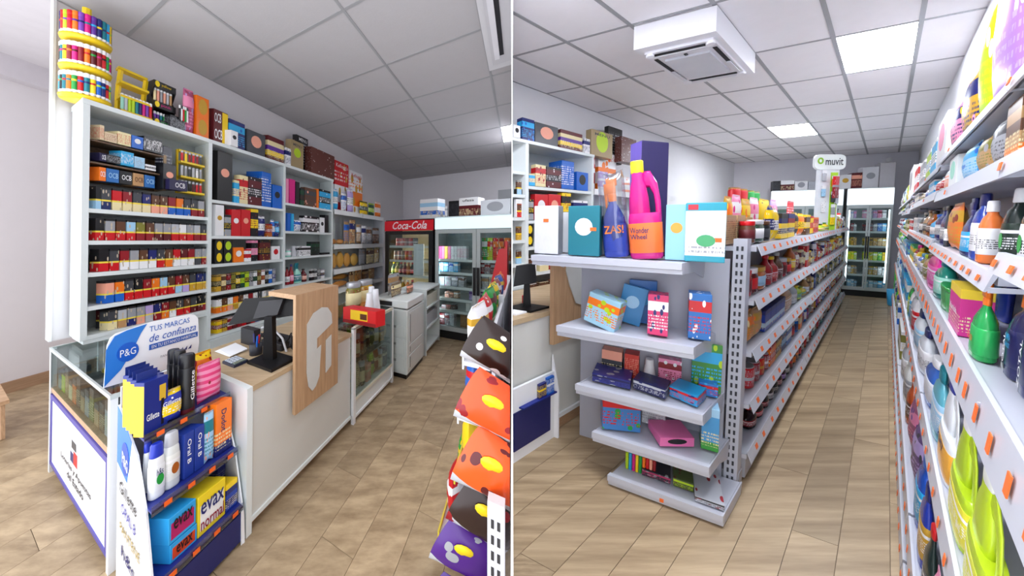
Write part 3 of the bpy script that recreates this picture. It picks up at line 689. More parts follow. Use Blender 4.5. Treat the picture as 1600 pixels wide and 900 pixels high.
# crisps gondola by the dividing wall, counter side
t = empty('crisps_gondola', P('A', -.3, 2.2, 0), 'A', 'white crisps gondola against the dividing wall, counter side', 'shelf rack')
MB().rbox('A', -.17, -.15, 1.5, 3.55, 0, 1.15).build('back_panel', METALW, t, clip=True)
for v in (1.04, 2.2, 3.53):
    up_ = MB().rbox('A', -.135 if v < 2 else -.19, -.065 if v < 2 else -.145, v, v + .04, 0, .68 if v < 2 else 1.20).build('upright', METALW, t, clip=True)
    for k in range(11):
        for q in ((-.12, -.108), (-.095, -.083)):
            if v < 2: MB().rbox('A', q[0], q[1], v - .002, v + .001, .04 + k * .055, .07 + k * .055).build('slot', mat('2c2c30', .6), up_)
for uf, z in ((-.46, .12), (-.36, .45), (-.34, .75), (-.31, 1.02)):
    s_ = MB().rbox('A', uf, -.16, 1.35, 3.55, z - .02, z).build('shelf', METALW, t, clip=True)
    MB().rbox('A', uf - .01, uf, 1.35, 3.55, z - .04, z + .02).build('price_rail', mat('d8c23a' if z < .6 else 'dfe3ea', .4), s_, clip=True)
r = random.Random(11)
for lev, (uf, z) in enumerate(((-.40, .12), (-.30, .45), (-.28, .75), (-.26, 1.02))):
    for i in range(7):
        c = ['red', 'green', 'yellow', 'crimson', 'blue', 'orange', 'white'][(i + lev * 2) % 7]; c2 = ['white', 'yellow', 'red', 'gold', 'white', 'maroon', 'green'][(i + lev) % 7]
        put('pouch', 'A', P('A', uf, 1.55 + i * .28, z + .002), THETA['A-u'] + r.uniform(-.2, .2), (.22, .10, .24), [printed([(0, c), (.6, c2), (.75, c)], (c2, 3, .3))],
            f'{cw(c)} and {cw(c2)} snack bag, {ordn(i)} along the {ordn(lev)} deck of the crisps gondola', 'snack bag', 'snack bags on the crisps gondola', 'snack_bag')
def crisp(px, py, pz, wdt, hgt, cols, label, rz, ry):
    o = put('pouch', 'A', (px, py, pz), rz, (wdt, .075, hgt * .88), [printed([(0, 'silver'), (.12, cols[0])], (cols[1], 2.4, .26), None, .25), mat(cols[0], .3)], label, 'crisps', 'crisp bags hanging at the near end of the crisps gondola', 'crisp_bag', roll=ry)
    RT = Matrix.LocRotScale(o.location, o.rotation_euler, o.scale); RMA = room_matrix('A')
    me = o.data.copy(); o.data = me; bm = bmesh.new(); bm.from_mesh(me)
    W = RMA @ RT; co = W.inverted() @ Vector((-.008, 0, 1)); no = (W.transposed().to_3x3() @ Vector((1, 0, 0))).normalized()
    rr_ = bmesh.ops.bisect_plane(bm, geom=bm.verts[:] + bm.edges[:] + bm.faces[:], plane_co=co, plane_no=no, clear_outer=True)
    ed = [e_ for e_ in rr_['geom_cut'] if isinstance(e_, bmesh.types.BMEdge)]
    if ed: bmesh.ops.holes_fill(bm, edges=ed)
    bm.to_mesh(me); bm.free()
    for ch in list(o.children):
        bpy.data.objects.remove(ch)
    o.material_slots[0].link = 'OBJECT'; o.material_slots[0].material = printed([(0, 'silver'), (.12, cols[0])], (cols[1], 2.4, .26), None, .25)
    e = MB().lathe([(.12, 0), (.13, .01), (.0, .012)], 12).mesh('sticker', [None]) if 'sticker' not in FONT else FONT['sticker']
    FONT['sticker'] = e
    k = inst(e, 'logo_sticker', o, mat('f4d820', .3), (-.12, -.47, .62), (1.2, 1, 1), (math.pi / 2, 0, 0)); k.scale = (1.2, .8, 1)
    return o
crisp(-.10, 1.30, 1.05, .30, .22, ('2a1a16', 'white', 'grey'), 'black crisp bag topmost at the near end of the crisps gondola', .1, .55)
crisp(-.105, 1.20, .86, .30, .24, ('e8501c', 'crimson', 'orange'), 'upper orange crisp bag below the black one', .05, .5)
crisp(-.115, 1.19, .62, .30, .27, ('e8581c', 'maroon', 'orange'), 'lower orange crisp bag, largest of the pile', .0, .5)
crisp(-.15, 1.24, .42, .30, .24, ('2a1816', 'crimson', 'grey'), 'black crisp bag between the orange and purple bags', .05, .6)
crisp(-.225, 1.26, .26, .28, .21, ('4a1e7c', 'grey', 'violet'), 'purple crisp bag just above the lowest bag', .1, .55)
crisp(-.25, 1.24, .05, .28, .22, ('45207a', 'silver', 'violet'), 'lowest purple crisp bag at the bottom of the pile', .0, .5)
# red promotional stand at the far end of the gondola
t = empty('promo_stand', P('A', -.45, 3.95, 0), 'A', 'red promotional cardboard stand beyond the crisps gondola', 'display stand')
RD = mat('b8141e', .4)
MB().prism([P('A', u, 3.75, z) for u, z in ((-.66, 0), (-.66, .25), (-.32, 1.5), (-.20, 1.5), (-.20, 0))], P('A', 0, .03, 0)).build('side_panel', RD, t, clip=True)
MB().prism([P('A', u, 4.2, z) for u, z in ((-.66, 0), (-.66, .25), (-.32, 1.5), (-.20, 1.5), (-.20, 0))], P('A', 0, .03, 0)).build('side_panel', RD, t, clip=True)
MB().rbox('A', -.23, -.20, 3.78, 4.2, 0, 1.6).build('back_panel', RD, t, clip=True)
for z, uf in ((.02, -.65), (.42, -.585), (.80, -.48), (1.15, -.385)): MB().rbox('A', uf, -.23, 3.78, 4.2, z, z + .06).build('shelf', mat('c41a24', .4), t, clip=True)
for i, (z, c) in enumerate(((.48, 'white'), (.86, 'red'), (1.21, 'white'))):
    for k in range(2):
        put('pouch', 'A', P('A', (-.50, -.40, -.30)[i], 3.9 + k * .18, z + .003), THETA['A-u'], (.16, .07, .22), [printed([(0, c), (.4, 'red' if c == 'white' else 'white'), (.6, c)], ('crimson', 3, .25))],
            f"{cw(c)} snack bag on the {ordn(i)} shelf up of the red stand, {['nearer', 'farther'][k]} one", 'snack bag', 'snack bags on the red stand', 'snack_bag')

# things on the counter
CT = .803
t = empty('monitor', P('A', -1.83, 1.20, CT), 'A', 'black monitor seen from behind on its stand on the counter', 'monitor')
bk = mat('0d0d10', .5, spec=.3)
MB().rbox('A', -1.98, -1.68, 1.10, 1.30, CT, CT + .018).build('stand_base', bk, t)
c = P('A', -1.85, 1.20, 0)
MB().prism([c + Vector((-.035, -.02, CT + .018)), c + Vector((.035, -.02, CT + .018)), c + Vector((.025, -.02, CT + .30)), c + Vector((-.025, -.02, CT + .30))], (0, .035, 0)).build('stand_neck', bk, t)
a = P('A', -1.93, 1.22, 0)
q = MB().hexa([a + Vector(p) for p in [(-.22, -.05, 1.04), (.20, .05, 1.09), (.18, .09, 1.08), (-.24, -.01, 1.03), (-.17, .02, 1.205), (.23, .09, 1.222), (.21, .12, 1.212), (-.19, .05, 1.195)]]).build('screen_housing', bk, t)
MB().hexa([a + Vector(p) for p in [(-.06, -.04, 1.08), (.08, -.01, 1.10), (.08, .05, 1.10), (-.06, .02, 1.08), (-.05, .0, 1.19), (.09, .03, 1.20), (.09, .09, 1.20), (-.05, .06, 1.19)]]).build('mount_block', mat('232328', .5), q)
t = empty('calculator', P('A', -2.10, 1.06, CT), 'A', 'dark desk calculator with pale keys on the counter', 'calculator')
MB().rbox('A', -2.16, -2.0, 1.02, 1.12, CT, CT + .016).build('case', mat('232a44', .4), t)
for i in range(4):
    for j in range(4): MB().rbox('A', -2.15 + i * .026, -2.132 + i * .026, 1.03 + j * .022, 1.045 + j * .022, CT + .016, CT + .020).build('key', mat('c9d2de', .5), t)
MB().rbox('A', -2.042, -2.008, 1.03, 1.11, CT + .016, CT + .022).build('display', mat('7c8a80', .2), t)
for i in range(3):
    o = tag(MB().hexa([P('A', u, v, CT + z) for z in (.002 + i * .004, .005 + i * .004) for u, v in ((-2.45 + .01 * i, 1.10 + .01 * i), (-2.22 + .01 * i, 1.10), (-2.22, 1.24), (-2.45, 1.24 + .01 * i))]).build('paper_sheet', mat('eceef2', .7), None, 'A', origin=P('A', -2.3, 1.17, CT)),
        ['bottom', 'middle', 'topmost'][i] + ' white paper sheet in the pile beside the calculator', 'paper', 'papers on the counter')
t = empty('pen_cup', P('A', -2.07, 1.22, CT), 'A', 'black pen cup with a red-capped pen beside the monitor', 'pen cup')
pc = P('A', -2.07, 1.22, CT)
MB().lathe([(.032, 0), (.036, .005), (.038, .08), (.034, .08)], 12, c=pc).build('cup', mat('20222c', .5), t)
for i, (dx, dy, c) in enumerate(((.01, .0, 'red'), (-.015, .01, 'navy'), (.0, .018, 'dark_grey'), (.016, -.014, 'blue'))):
    MB().tube([pc + Vector((dx, dy, .02)), pc + Vector((dx * 2.4, dy * 2.4, .14))], .006).build('pen', mat(c, .4), t)
t = empty('till_telephone', P('A', -2.05, 1.42, CT), 'A', 'black telephone and cable tangle behind the wooden screen', 'telephone')
MB().rbox('A', -2.2, -1.92, 1.34, 1.52, CT, CT + .05).build('base', mat('1d1d22', .5), t, bevel=.006)
MB().tube([P('A', -2.18, 1.36, CT + .08), P('A', -2.12, 1.36, CT + .095), P('A', -2.0, 1.36, CT + .095), P('A', -1.94, 1.36, CT + .08)], .022, 8).build('handset', bk, t)
for k in range(4):
    a = random.Random(k).uniform(-.03, .03)
    MB().tube([P('A', -1.93, 1.36 + .03 * k, CT + .03), P('A', -1.86 + a, 1.38 + .03 * k, CT + .12), P('A', -1.80, 1.33 + a + .03 * k, CT + .06), P('A', -1.77 + a, 1.36 + .02 * k, CT + .008)], .005).build('cable', mat('18181c', .4), t)
tag(MB().tube([P('A', -2.12, 1.30, CT + .16), P('A', -2.02, 1.31, CT + .19), P('A', -1.9, 1.34, CT + .10), P('A', -1.86, 1.35, CT + .008)], .007).build('white_cable', mat('d8dae0', .4), None, 'A', origin=P('A', -2, 1.3, CT)), 'white cable looping behind the wooden screen', 'cable')
tag(MB().rbox('A', -2.44, -2.24, 1.30, 1.36, CT, CT + .12).build('desk_tray', mat('26262c', .5), None, 'A', origin=P('A', -2.2, 1.33, CT)), 'dark desk tray standing behind the pen cup', 'tray')

# ================================================================ AISLE SIDE: FURNITURE
t = empty('tobacco_cabinet', P('B', -2.6, 3.6, 0), 'B', 'white tobacco cabinet seen beyond the aisle display, right of the dividing wall', 'cabinet')
BV = [2.3, 3.02, 4.07]
MB().rbox('B', -2.79, -2.775, 2.3, 4.07, .3, 2.335).build('back_panel', mat('a9b0b0', .6), t, clip=True)
for v in BV: MB().rbox('B', -2.775, -2.45, v - .02, v + .02, .3, 2.335).build('divider', LAM, t, clip=True)
MB().rbox('B', -2.79, -2.444, 2.3, 4.09, 2.335, 2.365).build('top_panel', LAM, t, clip=True)
for z in (1.93, 1.59, 1.325, 1.06, .80):
    MB().rbox('B', -2.775, -2.454, 3.04, 4.05, z - .03, z).build('shelf', LAM, t, clip=True)
for z in (2.06, 1.84, 1.62, 1.40, 1.17, .95, .72):
    MB().rbox('B', -2.775, -2.454, 2.3, 3.0, z - .03, z).build('shelf', LAM, t, clip=True)
cl = ['pale_blue', 'dark_grey', 'red', 'white', 'gold', 'navy']
for j, z in enumerate((1.84, 1.62, 1.40, 1.17)):
    for i in range(1):
        c = cl[(j * 2 + i) % 6]
        put('pack', 'B', P('B', -2.48, 2.945, z + .002), THETA['B+u'], (.055, .025, .13), [printed([(0, c), (.4, 'yellow'), (.5, 'brown'), (.9, 'black')], ('cream', 5, .2))],
            f'{cw(c)} cigarette pack on the {ordn(j + 1)} narrow shelf beside the dividing wall', 'cigarette pack', 'cigarette packs by the dividing wall')
for z, k in ((1.062, 5), (.802, 5)):
    for i in range(k):
        c = ['white', 'cream', 'red', 'gold', 'crimson'][i]
        put('pack', 'B', P('B', -2.50, 3.12 + i * .18, z), THETA['B+u'], (.13, .06, .15), [printed([(0, c), (.4, 'white'), (.5, 'brown'), (.9, 'black')], ('cream', 5, .2))],
            f'{cw(c)} tobacco pack, {ordn(i)} on the {"upper" if z > 1 else "lower"} dim shelf behind the white boxes', 'tobacco pack', 'tobacco packs behind the end display')
t = empty('bread_rack', P('B', -2.6, 5.2, 0), 'B', 'white rack with snack packets on the far left wall beyond the cabinet', 'shelf rack')
MB().rbox('B', -2.79, -2.775, 4.12, 6.3, 0, 1.96).build('back_panel', METALW, t)
for z in (1.96, 1.55, 1.2, .8):
    s_ = MB().rbox('B', -2.775, -2.47, 4.12, 6.3, z - .03, z).build('shelf', METALW, t)
    MB().rbox('B', -2.47, -2.455, 4.12, 6.3, z - .06, z + .01).build('price_rail', WHITE, s_)
for i, (v, w_, h, c, c2, k, s) in enumerate(((4.25, .2, .45, 'red', 'white', 'carton', ''), (4.62, .40, .50, 'white', 'orange', 'carton', "Kellogg's"), (4.40, .22, .24, 'lilac', 'white', 'pouch', ''), (4.98, .26, .22, 'white', 'salmon', 'pouch', ''), (5.25, .26, .19, 'black', 'gold', 'pouch', ''), (5.52, .22, .18, 'dark_green', 'lime', 'pouch', ''), (5.80, .3, .19, 'orange', 'white', 'pouch', ''))):
    o = put(k, 'B', P('B', -2.62 if i < 2 else -2.52, v, 1.962), THETA['B+u'], (w_, .07, h), [printed([(0, c2), (.2, c), (.5, c2), (.62, c)], (c2, 3, .3))],
        f'{cw(c)} and {cw(c2)} {"cereal box" if i < 2 else "snack packet"} on the far left rack, {ordn(i)} from the cabinet', 'snack', 'snacks on the far left rack', 'cereal_box' if i < 2 else 'snack_packet')
    if s: letter(o, s, .0 - .42, .42, .80, .94, 'red', shear=.2)

t = empty('shop_counter', P('B', -1.85, 2.3, 0), 'B', 'white counter end with oak top right of the dividing wall', 'counter')
MB().rbox('B', -2.35, -1.662, 1.9, 3.4, .10, .91).build('body', LC, t, clip=True)
MB().rbox('B', -2.35, -1.65, 1.9, 3.4, .91, .945).build('worktop', OAKTOP, t, clip=True)
MB().rbox('B', -1.662, -1.645, 1.9, 3.4, .10, .13).build('bottom_rail', WHITE, t, clip=True)
MB().rbox('B', -2.3, -1.672, 1.9, 3.4, 0, .10).build('kick_board', BASEW, t, clip=True)
t = empty('counter_screen', P('B', -1.63, 2.6, .70), 'B', 'beech screen panel with round pale logo behind the end display', 'screen')
MB().rbox('B', -1.645, -1.615, 2.25, 3.0, .70, 1.36).build('panel', BEECH, t, clip=True)
def sgb(pts): return [P('B', -1.613, 2.25 + .75 * a, .70 + .66 * b) for a, b in pts]
MB().prism(sgb([(.18, .95), (.75, .95), (.80, .80), (.52, .76), (.50, .62), (.42, .36), (.32, .40), (.22, .62), (.16, .80)]), P('B', .006, 0, 0)).build('logo_piece', gm, t, clip=True)
MB().prism(sgb([(.62, .66), (.78, .70), (.76, .46), (.62, .42)]), P('B', .006, 0, 0)).build('logo_piece', gm, t, clip=True)
t = empty('monitor', P('B', -1.85, 2.2, .945), 'B', 'black monitor on its stand right of the dividing wall', 'monitor')
c = P('B', -1.80, 2.22, 0); bz = .946
MB().rbox('B', -1.9, -1.7, 2.13, 2.32, bz, bz + .015).build('stand_base', bk, t, clip=True)
MB().prism([c + Vector((-.03, 0, bz + .015)), c + Vector((.03, 0, bz + .015)), c + Vector((.02, 0, bz + .20)), c + Vector((-.02, 0, bz + .20))], (0, .03, 0)).build('stand_neck', bk, t, clip=True)
MB().hexa([c + Vector(p) for p in [(-.10, -.05, 1.12), (.07, -.02, 1.15), (.07, .01, 1.15), (-.10, -.02, 1.12), (-.08, .0, 1.26), (.06, .02, 1.28), (.06, .05, 1.28), (-.08, .03, 1.26)]]).build('screen_housing', bk, t, clip=True)
tag(MB().rbox('B', -1.93, -1.72, 2.02, 2.12, .946, .958).build('paper_pad', mat('eceef2', .7), None, 'B', clip=True, origin=P('B', -1.8, 2.06, .946)), 'white paper pad on the counter right of the dividing wall', 'paper')
tag(MB().lathe([(.02, 0), (.024, .005), (.025, .06), (.018, .065)], 12, c=P('B', -1.93, 2.36, .946)).build('red_tin', mat('red', .4), None, 'B', origin=P('B', -1.93, 2.36, .946)), 'small red tin behind the monitor', 'tin')
t = empty('toiletries_stand', P('B', -1.63, 2.02, 0), 'B', 'blue-fronted toiletries stand edge right of the dividing wall', 'display stand')
MB().rbox('B', -1.64, -1.62, 1.88, 2.28, 0, .50).build('front_board', SW_, t, clip=True)
MB().rbox('B', -1.62, -1.612, 1.88, 2.22, .08, .34).build('front_panel', NAVY, t, clip=True)
MB().prism([P('B', u, 2.27, z) for u, z in ((-1.64, 0), (-1.59, 0), (-1.59, .36), (-1.64, .62))], P('B', 0, .012, 0)).build('side_panel', SW_, t)
MB().rbox('B', -1.62, -1.585, 1.93, 2.25, .355, .365).build('tier', SB, t, clip=True)
for i, (c, c2) in enumerate((('navy', 'yellow'), ('blue', 'white'))):
    put('carton', 'B', P('B', -1.604, 2.12 + i * .08, .366), THETA['B+u'], (.07, .02, .10 + .02 * i), [printed([(0, c), (.5, c2), (.62, c)], None, (c2, .1, .9))],
        f'{cw(c)} box on the toiletries stand right of the dividing wall', 'box', 'boxes on the cut-off stand', 'tampon_box')

# aisle gondola with its end display
t = empty('aisle_gondola', P('B', -.8, 5.3, 0), 'B', 'long white metal gondola of groceries running down the aisle', 'shelf rack')
GM = mat('b6b9c4', .32, spec=.6, var=.02); GB = mat('a9acb8', .4, var=.02); ORG = mat('f2702a', .5)
MB().rbox('B', -.815, -.795, 2.35, 8.9, .1, 1.40).build('back_panel', GB, t)
for v in (2.33, 4.40, 6.60, 8.86):
    up_ = MB().rbox('B', -.835, -.775, v, v + .05, 0, 1.41).build('upright', GM, t)
e = MB().rbox('B', -.60, -.535, 2.325, 2.40, 0, 1.49).build('end_post', GM, t)
for k in range(30):
    for s_ in (-.585, -.562):
        MB().rbox('B', s_, s_ + .010, 2.322, 2.326, .06 + k * .047, .085 + k * .047).build('slot', mat('2e3038', .6), e)
MB().rbox('B', -.60, -.535, 2.30, 2.325, 0, .02).build('post_foot', GM, e)
for i, (z, uf) in enumerate(((1.445, -.50), (1.13, -.50), (.82, -.50), (.505, -.50), (.195, -.50))):
    for j, (a, b) in enumerate(((2.41, 4.42), (4.44, 6.62), (6.64, 8.9))):
        dz = (0 if j == 0 else -.025 * (i in (1, 2)))
        s_ = MB().rbox('B', -.795, uf - .012, a, b, z - .03 + dz, z - .003 + dz).build('shelf', GM, t)
        h0, h1 = P('B', uf - .012, a, z + .012 + dz), P('B', uf + .012, a, z - .055 + dz)
        MB().prism([h0, P('B', uf - .008, a, z + .012 + dz), P('B', uf + .014, a, z - .05 + dz), h1], P('B', 0, b - a, 0)).build('price_rail', mat('c6c9d3', .35), s_)
        n = (9, 10, 7)[j] if i < 5 else 4
        for k in range(n):
            v = a + .10 + k * (b - a - .2) / n + ((i * 7 + k * 3) % 5) * .012
            cpt = [P('B', uf - .003 + .009 * q, v + dv, z - .006 - .026 * q + dz) for q, dv in ((0, 0), (0, .042), (1, .042), (1, 0))]
            MB().prism(cpt, P('B', .003, 0, .001)).build('price_tag', ORG, s_)
    MB().rbox('B', -1.10, -.815, 2.42, 8.9, z - .03, z - .003).build('shelf', GM, t)
for v in (2.35, 4.42, 6.62): MB().rbox('B', -1.08, -.53, v, v + .06, 0, .10).build('base_foot', mat('a9abb4', .5), t)
MB().rbox('B', -1.07, -.525, 2.45, 8.88, .02, .14).build('kick_plate', GB, t)
# end display
t = empty('end_display', P('B', -.9, 2.2, 0), 'B', 'white metal end display of five shelves with toys and cleaning bottles', 'shelf rack')
MB().rbox('B', -1.46, -.61, 2.315, 2.325, .05, 1.375).build('back_panel', GB, t)
EZ = [(1.31, -1.586, -.73, .062), (.868, -1.412, -.664, .066), (.522, -1.287, -.612, .062), (.25, -1.18, -.576, .062), (.012, -1.084, -.507, .062)]
for i, (z, a, b, hh) in enumerate(EZ):
    s_ = MB().rbox('B', a + .01, b - .01, 2.015, 2.315, z + hh - .018, z + hh - .002).build('shelf', GM, t)
    pr = [P('B', a, 2.0, z), P('B', a, 2.0, z + hh * .35), P('B', a, 1.99, z + hh * .42), P('B', a, 1.99, z + hh), P('B', a, 2.02, z + hh), P('B', a, 2.02, z)]
    MB().prism(pr, P('B', b - a, 0, 0)).build('front_lip', mat('c2c5d0', .3, spec=.6, var=.01), s_)
    br = [P('B', b - .008, 2.02, z + hh), P('B', b - .008, 2.02, z), P('B', b - .008, 2.16, z - .005), P('B', b - .008, 2.30, z - (.05 if i < 4 else 0)), P('B', b - .008, 2.32, z + hh)]
    MB().prism(br, P('B', .008, 0, 0)).build('bracket', mat('b4b7c2', .35), s_)
    if i < 4:
        MB().prism([p + P('B', a - b + .012, 0, 0) for p in br], P('B', .008, 0, 0)).build('bracket', mat('b4b7c2', .35), s_)
MB().prism([P('B', -.80, 1.986, .03), P('B', -.78, 1.986, .03), P('B', -.78, 1.986, .05), P('B', -.80, 1.986, .05)], P('B', 0, .003, 0)).build('price_tag', ORG, t)
MB().rbox('B', -1.08, -.52, 2.02, 2.30, 0, .012).build('base_plate', GB, t)

# sign pillar on the gondola
t = empty('sign_stand', P('B', -.62, 6.5, 1.45), 'B', 'tall narrow white and lime accessory stand with round-ended sign', 'display stand')
base = P('B', -.62, 6.5, 1.446)
MB().prism([base + Vector((x, 0, z)) for x, z in ((-.11, 0), (.17, 0), (.17, .86), (-.11, .86))], (0, .05, 0)).build('pillar', mat('e3e6ea', .35), t)
MB().prism([base + Vector((x, -.004, z)) for x, z in ((.05, 0), (.15, 0), (.15, .82), (.05, .82))], (0, .004, 0)).build('lime_strip', mat('a8d22c', .4), t)
rs = [(.02 + .15 * sx + .07 * math.cos(a), .965 + .045 * sz + .06 * math.sin(a)) for sx, sz, aa in ((1, 1, (0, .5, 1.0, 1.57)), (-1, 1, (1.57, 2.1, 2.6, 3.14)), (-1, -1, (3.14, 3.6, 4.2, 4.71)), (1, -1, (4.71, 5.2, 5.8, 6.28))) for a in aa]
MB().prism([base + Vector((x, -.012, z)) for x, z in rs], (0, .03, 0)).build('sign_board', mat('eef2ee', .35), t)
letter3(t, 'muvit', base + Vector((-.05, -.016, .92)), base + Vector((.20, -.016, .92)), base + Vector((-.05, -.016, 1.02)), '3c4044', bold=.01)
rg = MB()
for k in range(16):
    a, b = k * math.pi / 8, (k + 1) * math.pi / 8
    rg.hexa([base + Vector((-.12 + rr * math.cos(g) * .9, yy, .98 + rr * math.sin(g))) for yy in (-.018, -.013) for rr, g in ((.024, a), (.046, a), (.046, b), (.024, b))])
rg.build('logo_ring', mat('8cbf26', .4), t)
for i, (x, z, c) in enumerate(((-.06, .70, 'silver'), (.08, .62, 'orange'), (.12, .62, 'cyan'), (-.06, .48, 'pale_blue'), (.08, .40, 'dark_grey'), (.13, .38, 'silver'), (-.05, .26, 'white'), (.09, .22, 'grey'), (.09, .08, 'yellow'))):
    put('carton', 'B', base + Vector((x, -.02, z)), 0, (.045, .02, .15), [printed([(0, c), (.7, 'white')], ('dark_grey', 4, .2))],
        f'{cw(c)} accessory blister hanging on the lime sign stand, {ordn(i)} from the top', 'accessory', 'accessories on the sign stand', 'accessory_pack')
put('carton', 'B', P('B', -.52, 6.45, 1.90), .4, (.10, .03, .30), [printed([(0, 'crimson'), (.5, 'grey'), (.6, 'red')], ('white', 4, .2))], 'red and grey accessory pack right of the lime sign stand', 'accessory', None, 'accessory_pack')

# wall shelving on the right of the aisle
t = empty('cleaning_shelving', P('B', .35, 3.5, 0), 'B', 'white wall shelving of cleaning goods along the right of the aisle', 'shelf rack')
MB().rbox('B', .36, .375, .52, 8.6, .05, 2.3).build('back_panel', GB, t)
for v in (2.10, 4.3, 6.5, 8.5): MB().rbox('B', .345, .36, v, v + .05, 0, 2.4).build('upright', GM, t)
LV = [(1.84, .13, .024, .0), (1.705, .13, .034, .0), (1.50, .13, .030, .004), (1.29, .13, .085, .002), (.855, .13, .06, .0), (.30, .125, .07, .0), (.075, .12, .05, .0)]
SPAN = ((.52, .93), (.95, 2.10), (2.12, 4.30), (4.32, 6.5), (6.52, 8.6))
DZS = {0: (0, 0, -.02, -.04, -.04), 1: (0, 0, .01, -.02, .01), 2: (.04, 0, .012, -.02, .01), 3: (0, 0, 0, -.03, 0)}
def shelf_top(z, v0, v1):                          # height of the shelf board that carries an item
    i = min(range(len(LV)), key=lambda k: abs(LV[k][0] - z))
    ks = [k for k in range(5) if SPAN[k][0] < v1 and SPAN[k][1] > v0] or [0]
    return LV[i][0] + max(DZS.get(i, (0,) * 5)[k] for k in ks)
def deck_top(z, v0):
    i = min(range(5), key=lambda k: abs((1.445, 1.13, .82, .505, .195)[k] - z))
    return (1.445, 1.13, .82, .505, .195)[i] - .002 - (.025 if i in (1, 2) and v0 > 4.43 else 0)
for i, (z, uf, hh, sl) in enumerate(LV):
    for j, (a, b) in enumerate(((.52, .93), (.95, 2.10), (2.12, 4.30), (4.32, 6.5), (6.52, 8.5))):
        dz = DZS.get(i, (0,) * 5)[j]
        if i in (0, 1, 3, 4, 5, 6) and j == 0: continue
        aa = .52 if (i in (0, 1, 3, 4, 5, 6) and j == 1) else a
        s_ = MB().rbox('B', uf + .012, .358, aa, b, z - .018 + dz, z + dz).build('shelf', mat('c0c3ce', .3, spec=.6, var=.01), t)
        pr = [P('B', uf - sl, aa, z - hh + dz), P('B', uf - sl + .004, aa, z - hh + dz), P('B', uf + .014, aa, z + .004 + dz), P('B', uf + .006, aa, z + .004 + dz)]
        MB().prism(pr, P('B', 0, b - aa, 0)).build('price_rail', mat('cccfd9', .3, spec=.6, var=.01), s_)
        n = int((b - aa) / (.10 if i in (2, 3) else .13)) if i > 1 else 2
        n = min(n, 14)
        for k in range(n):
            v = aa + (k + .5) * (b - aa) / n + ((k * 5 + i) % 4) * .006
            q0, q1 = .32, .66
            def rp(q, vv): return P('B', uf + .006 + (-sl - .006) * q - .003, vv, z + .004 - (hh + .004) * q + dz)
            w_ = .018 if v < 2 else .035
            MB().prism([rp(q0, v), rp(q0, v + w_), rp(q1, v + w_), rp(q1, v)], P('B', -.002, 0, .0005)).build('price_tag', ORG, s_)
    MB().prism([P('B', uf, .938, z - hh), P('B', uf + .22, .938, z - hh + .01), P('B', uf + .22, .938, z - .02), P('B', uf, .938, z - .02)], P('B', 0, .004, 0)).build('bracket', mat('c4c6d0', .35), t)
MB().rbox('B', .155, .345, .52, 8.5, .0, .055).build('kick_plate', GB, t)
tag(MB().lathe([(.10, 0), (.11, .02), (.13, .30), (.12, .30)], 14, c=P('B', .20, 8.95, 0)).build('bucket', mat('2f9ad0', .4), None, 'B', origin=P('B', .20, 8.95, 0)), 'blue plastic bucket on the floor beside the far fridge', 'bucket')
tag(MB().lathe([(.07, 0), (.08, .02), (.08, .75), (.05, .8)], 12, c=P('B', .24, 9.35, 0)).build('green_bin', mat('4cb848', .4), None, 'B', origin=P('B', .24, 9.35, 0)), 'tall green plastic bin beside the far fridge', 'bin')

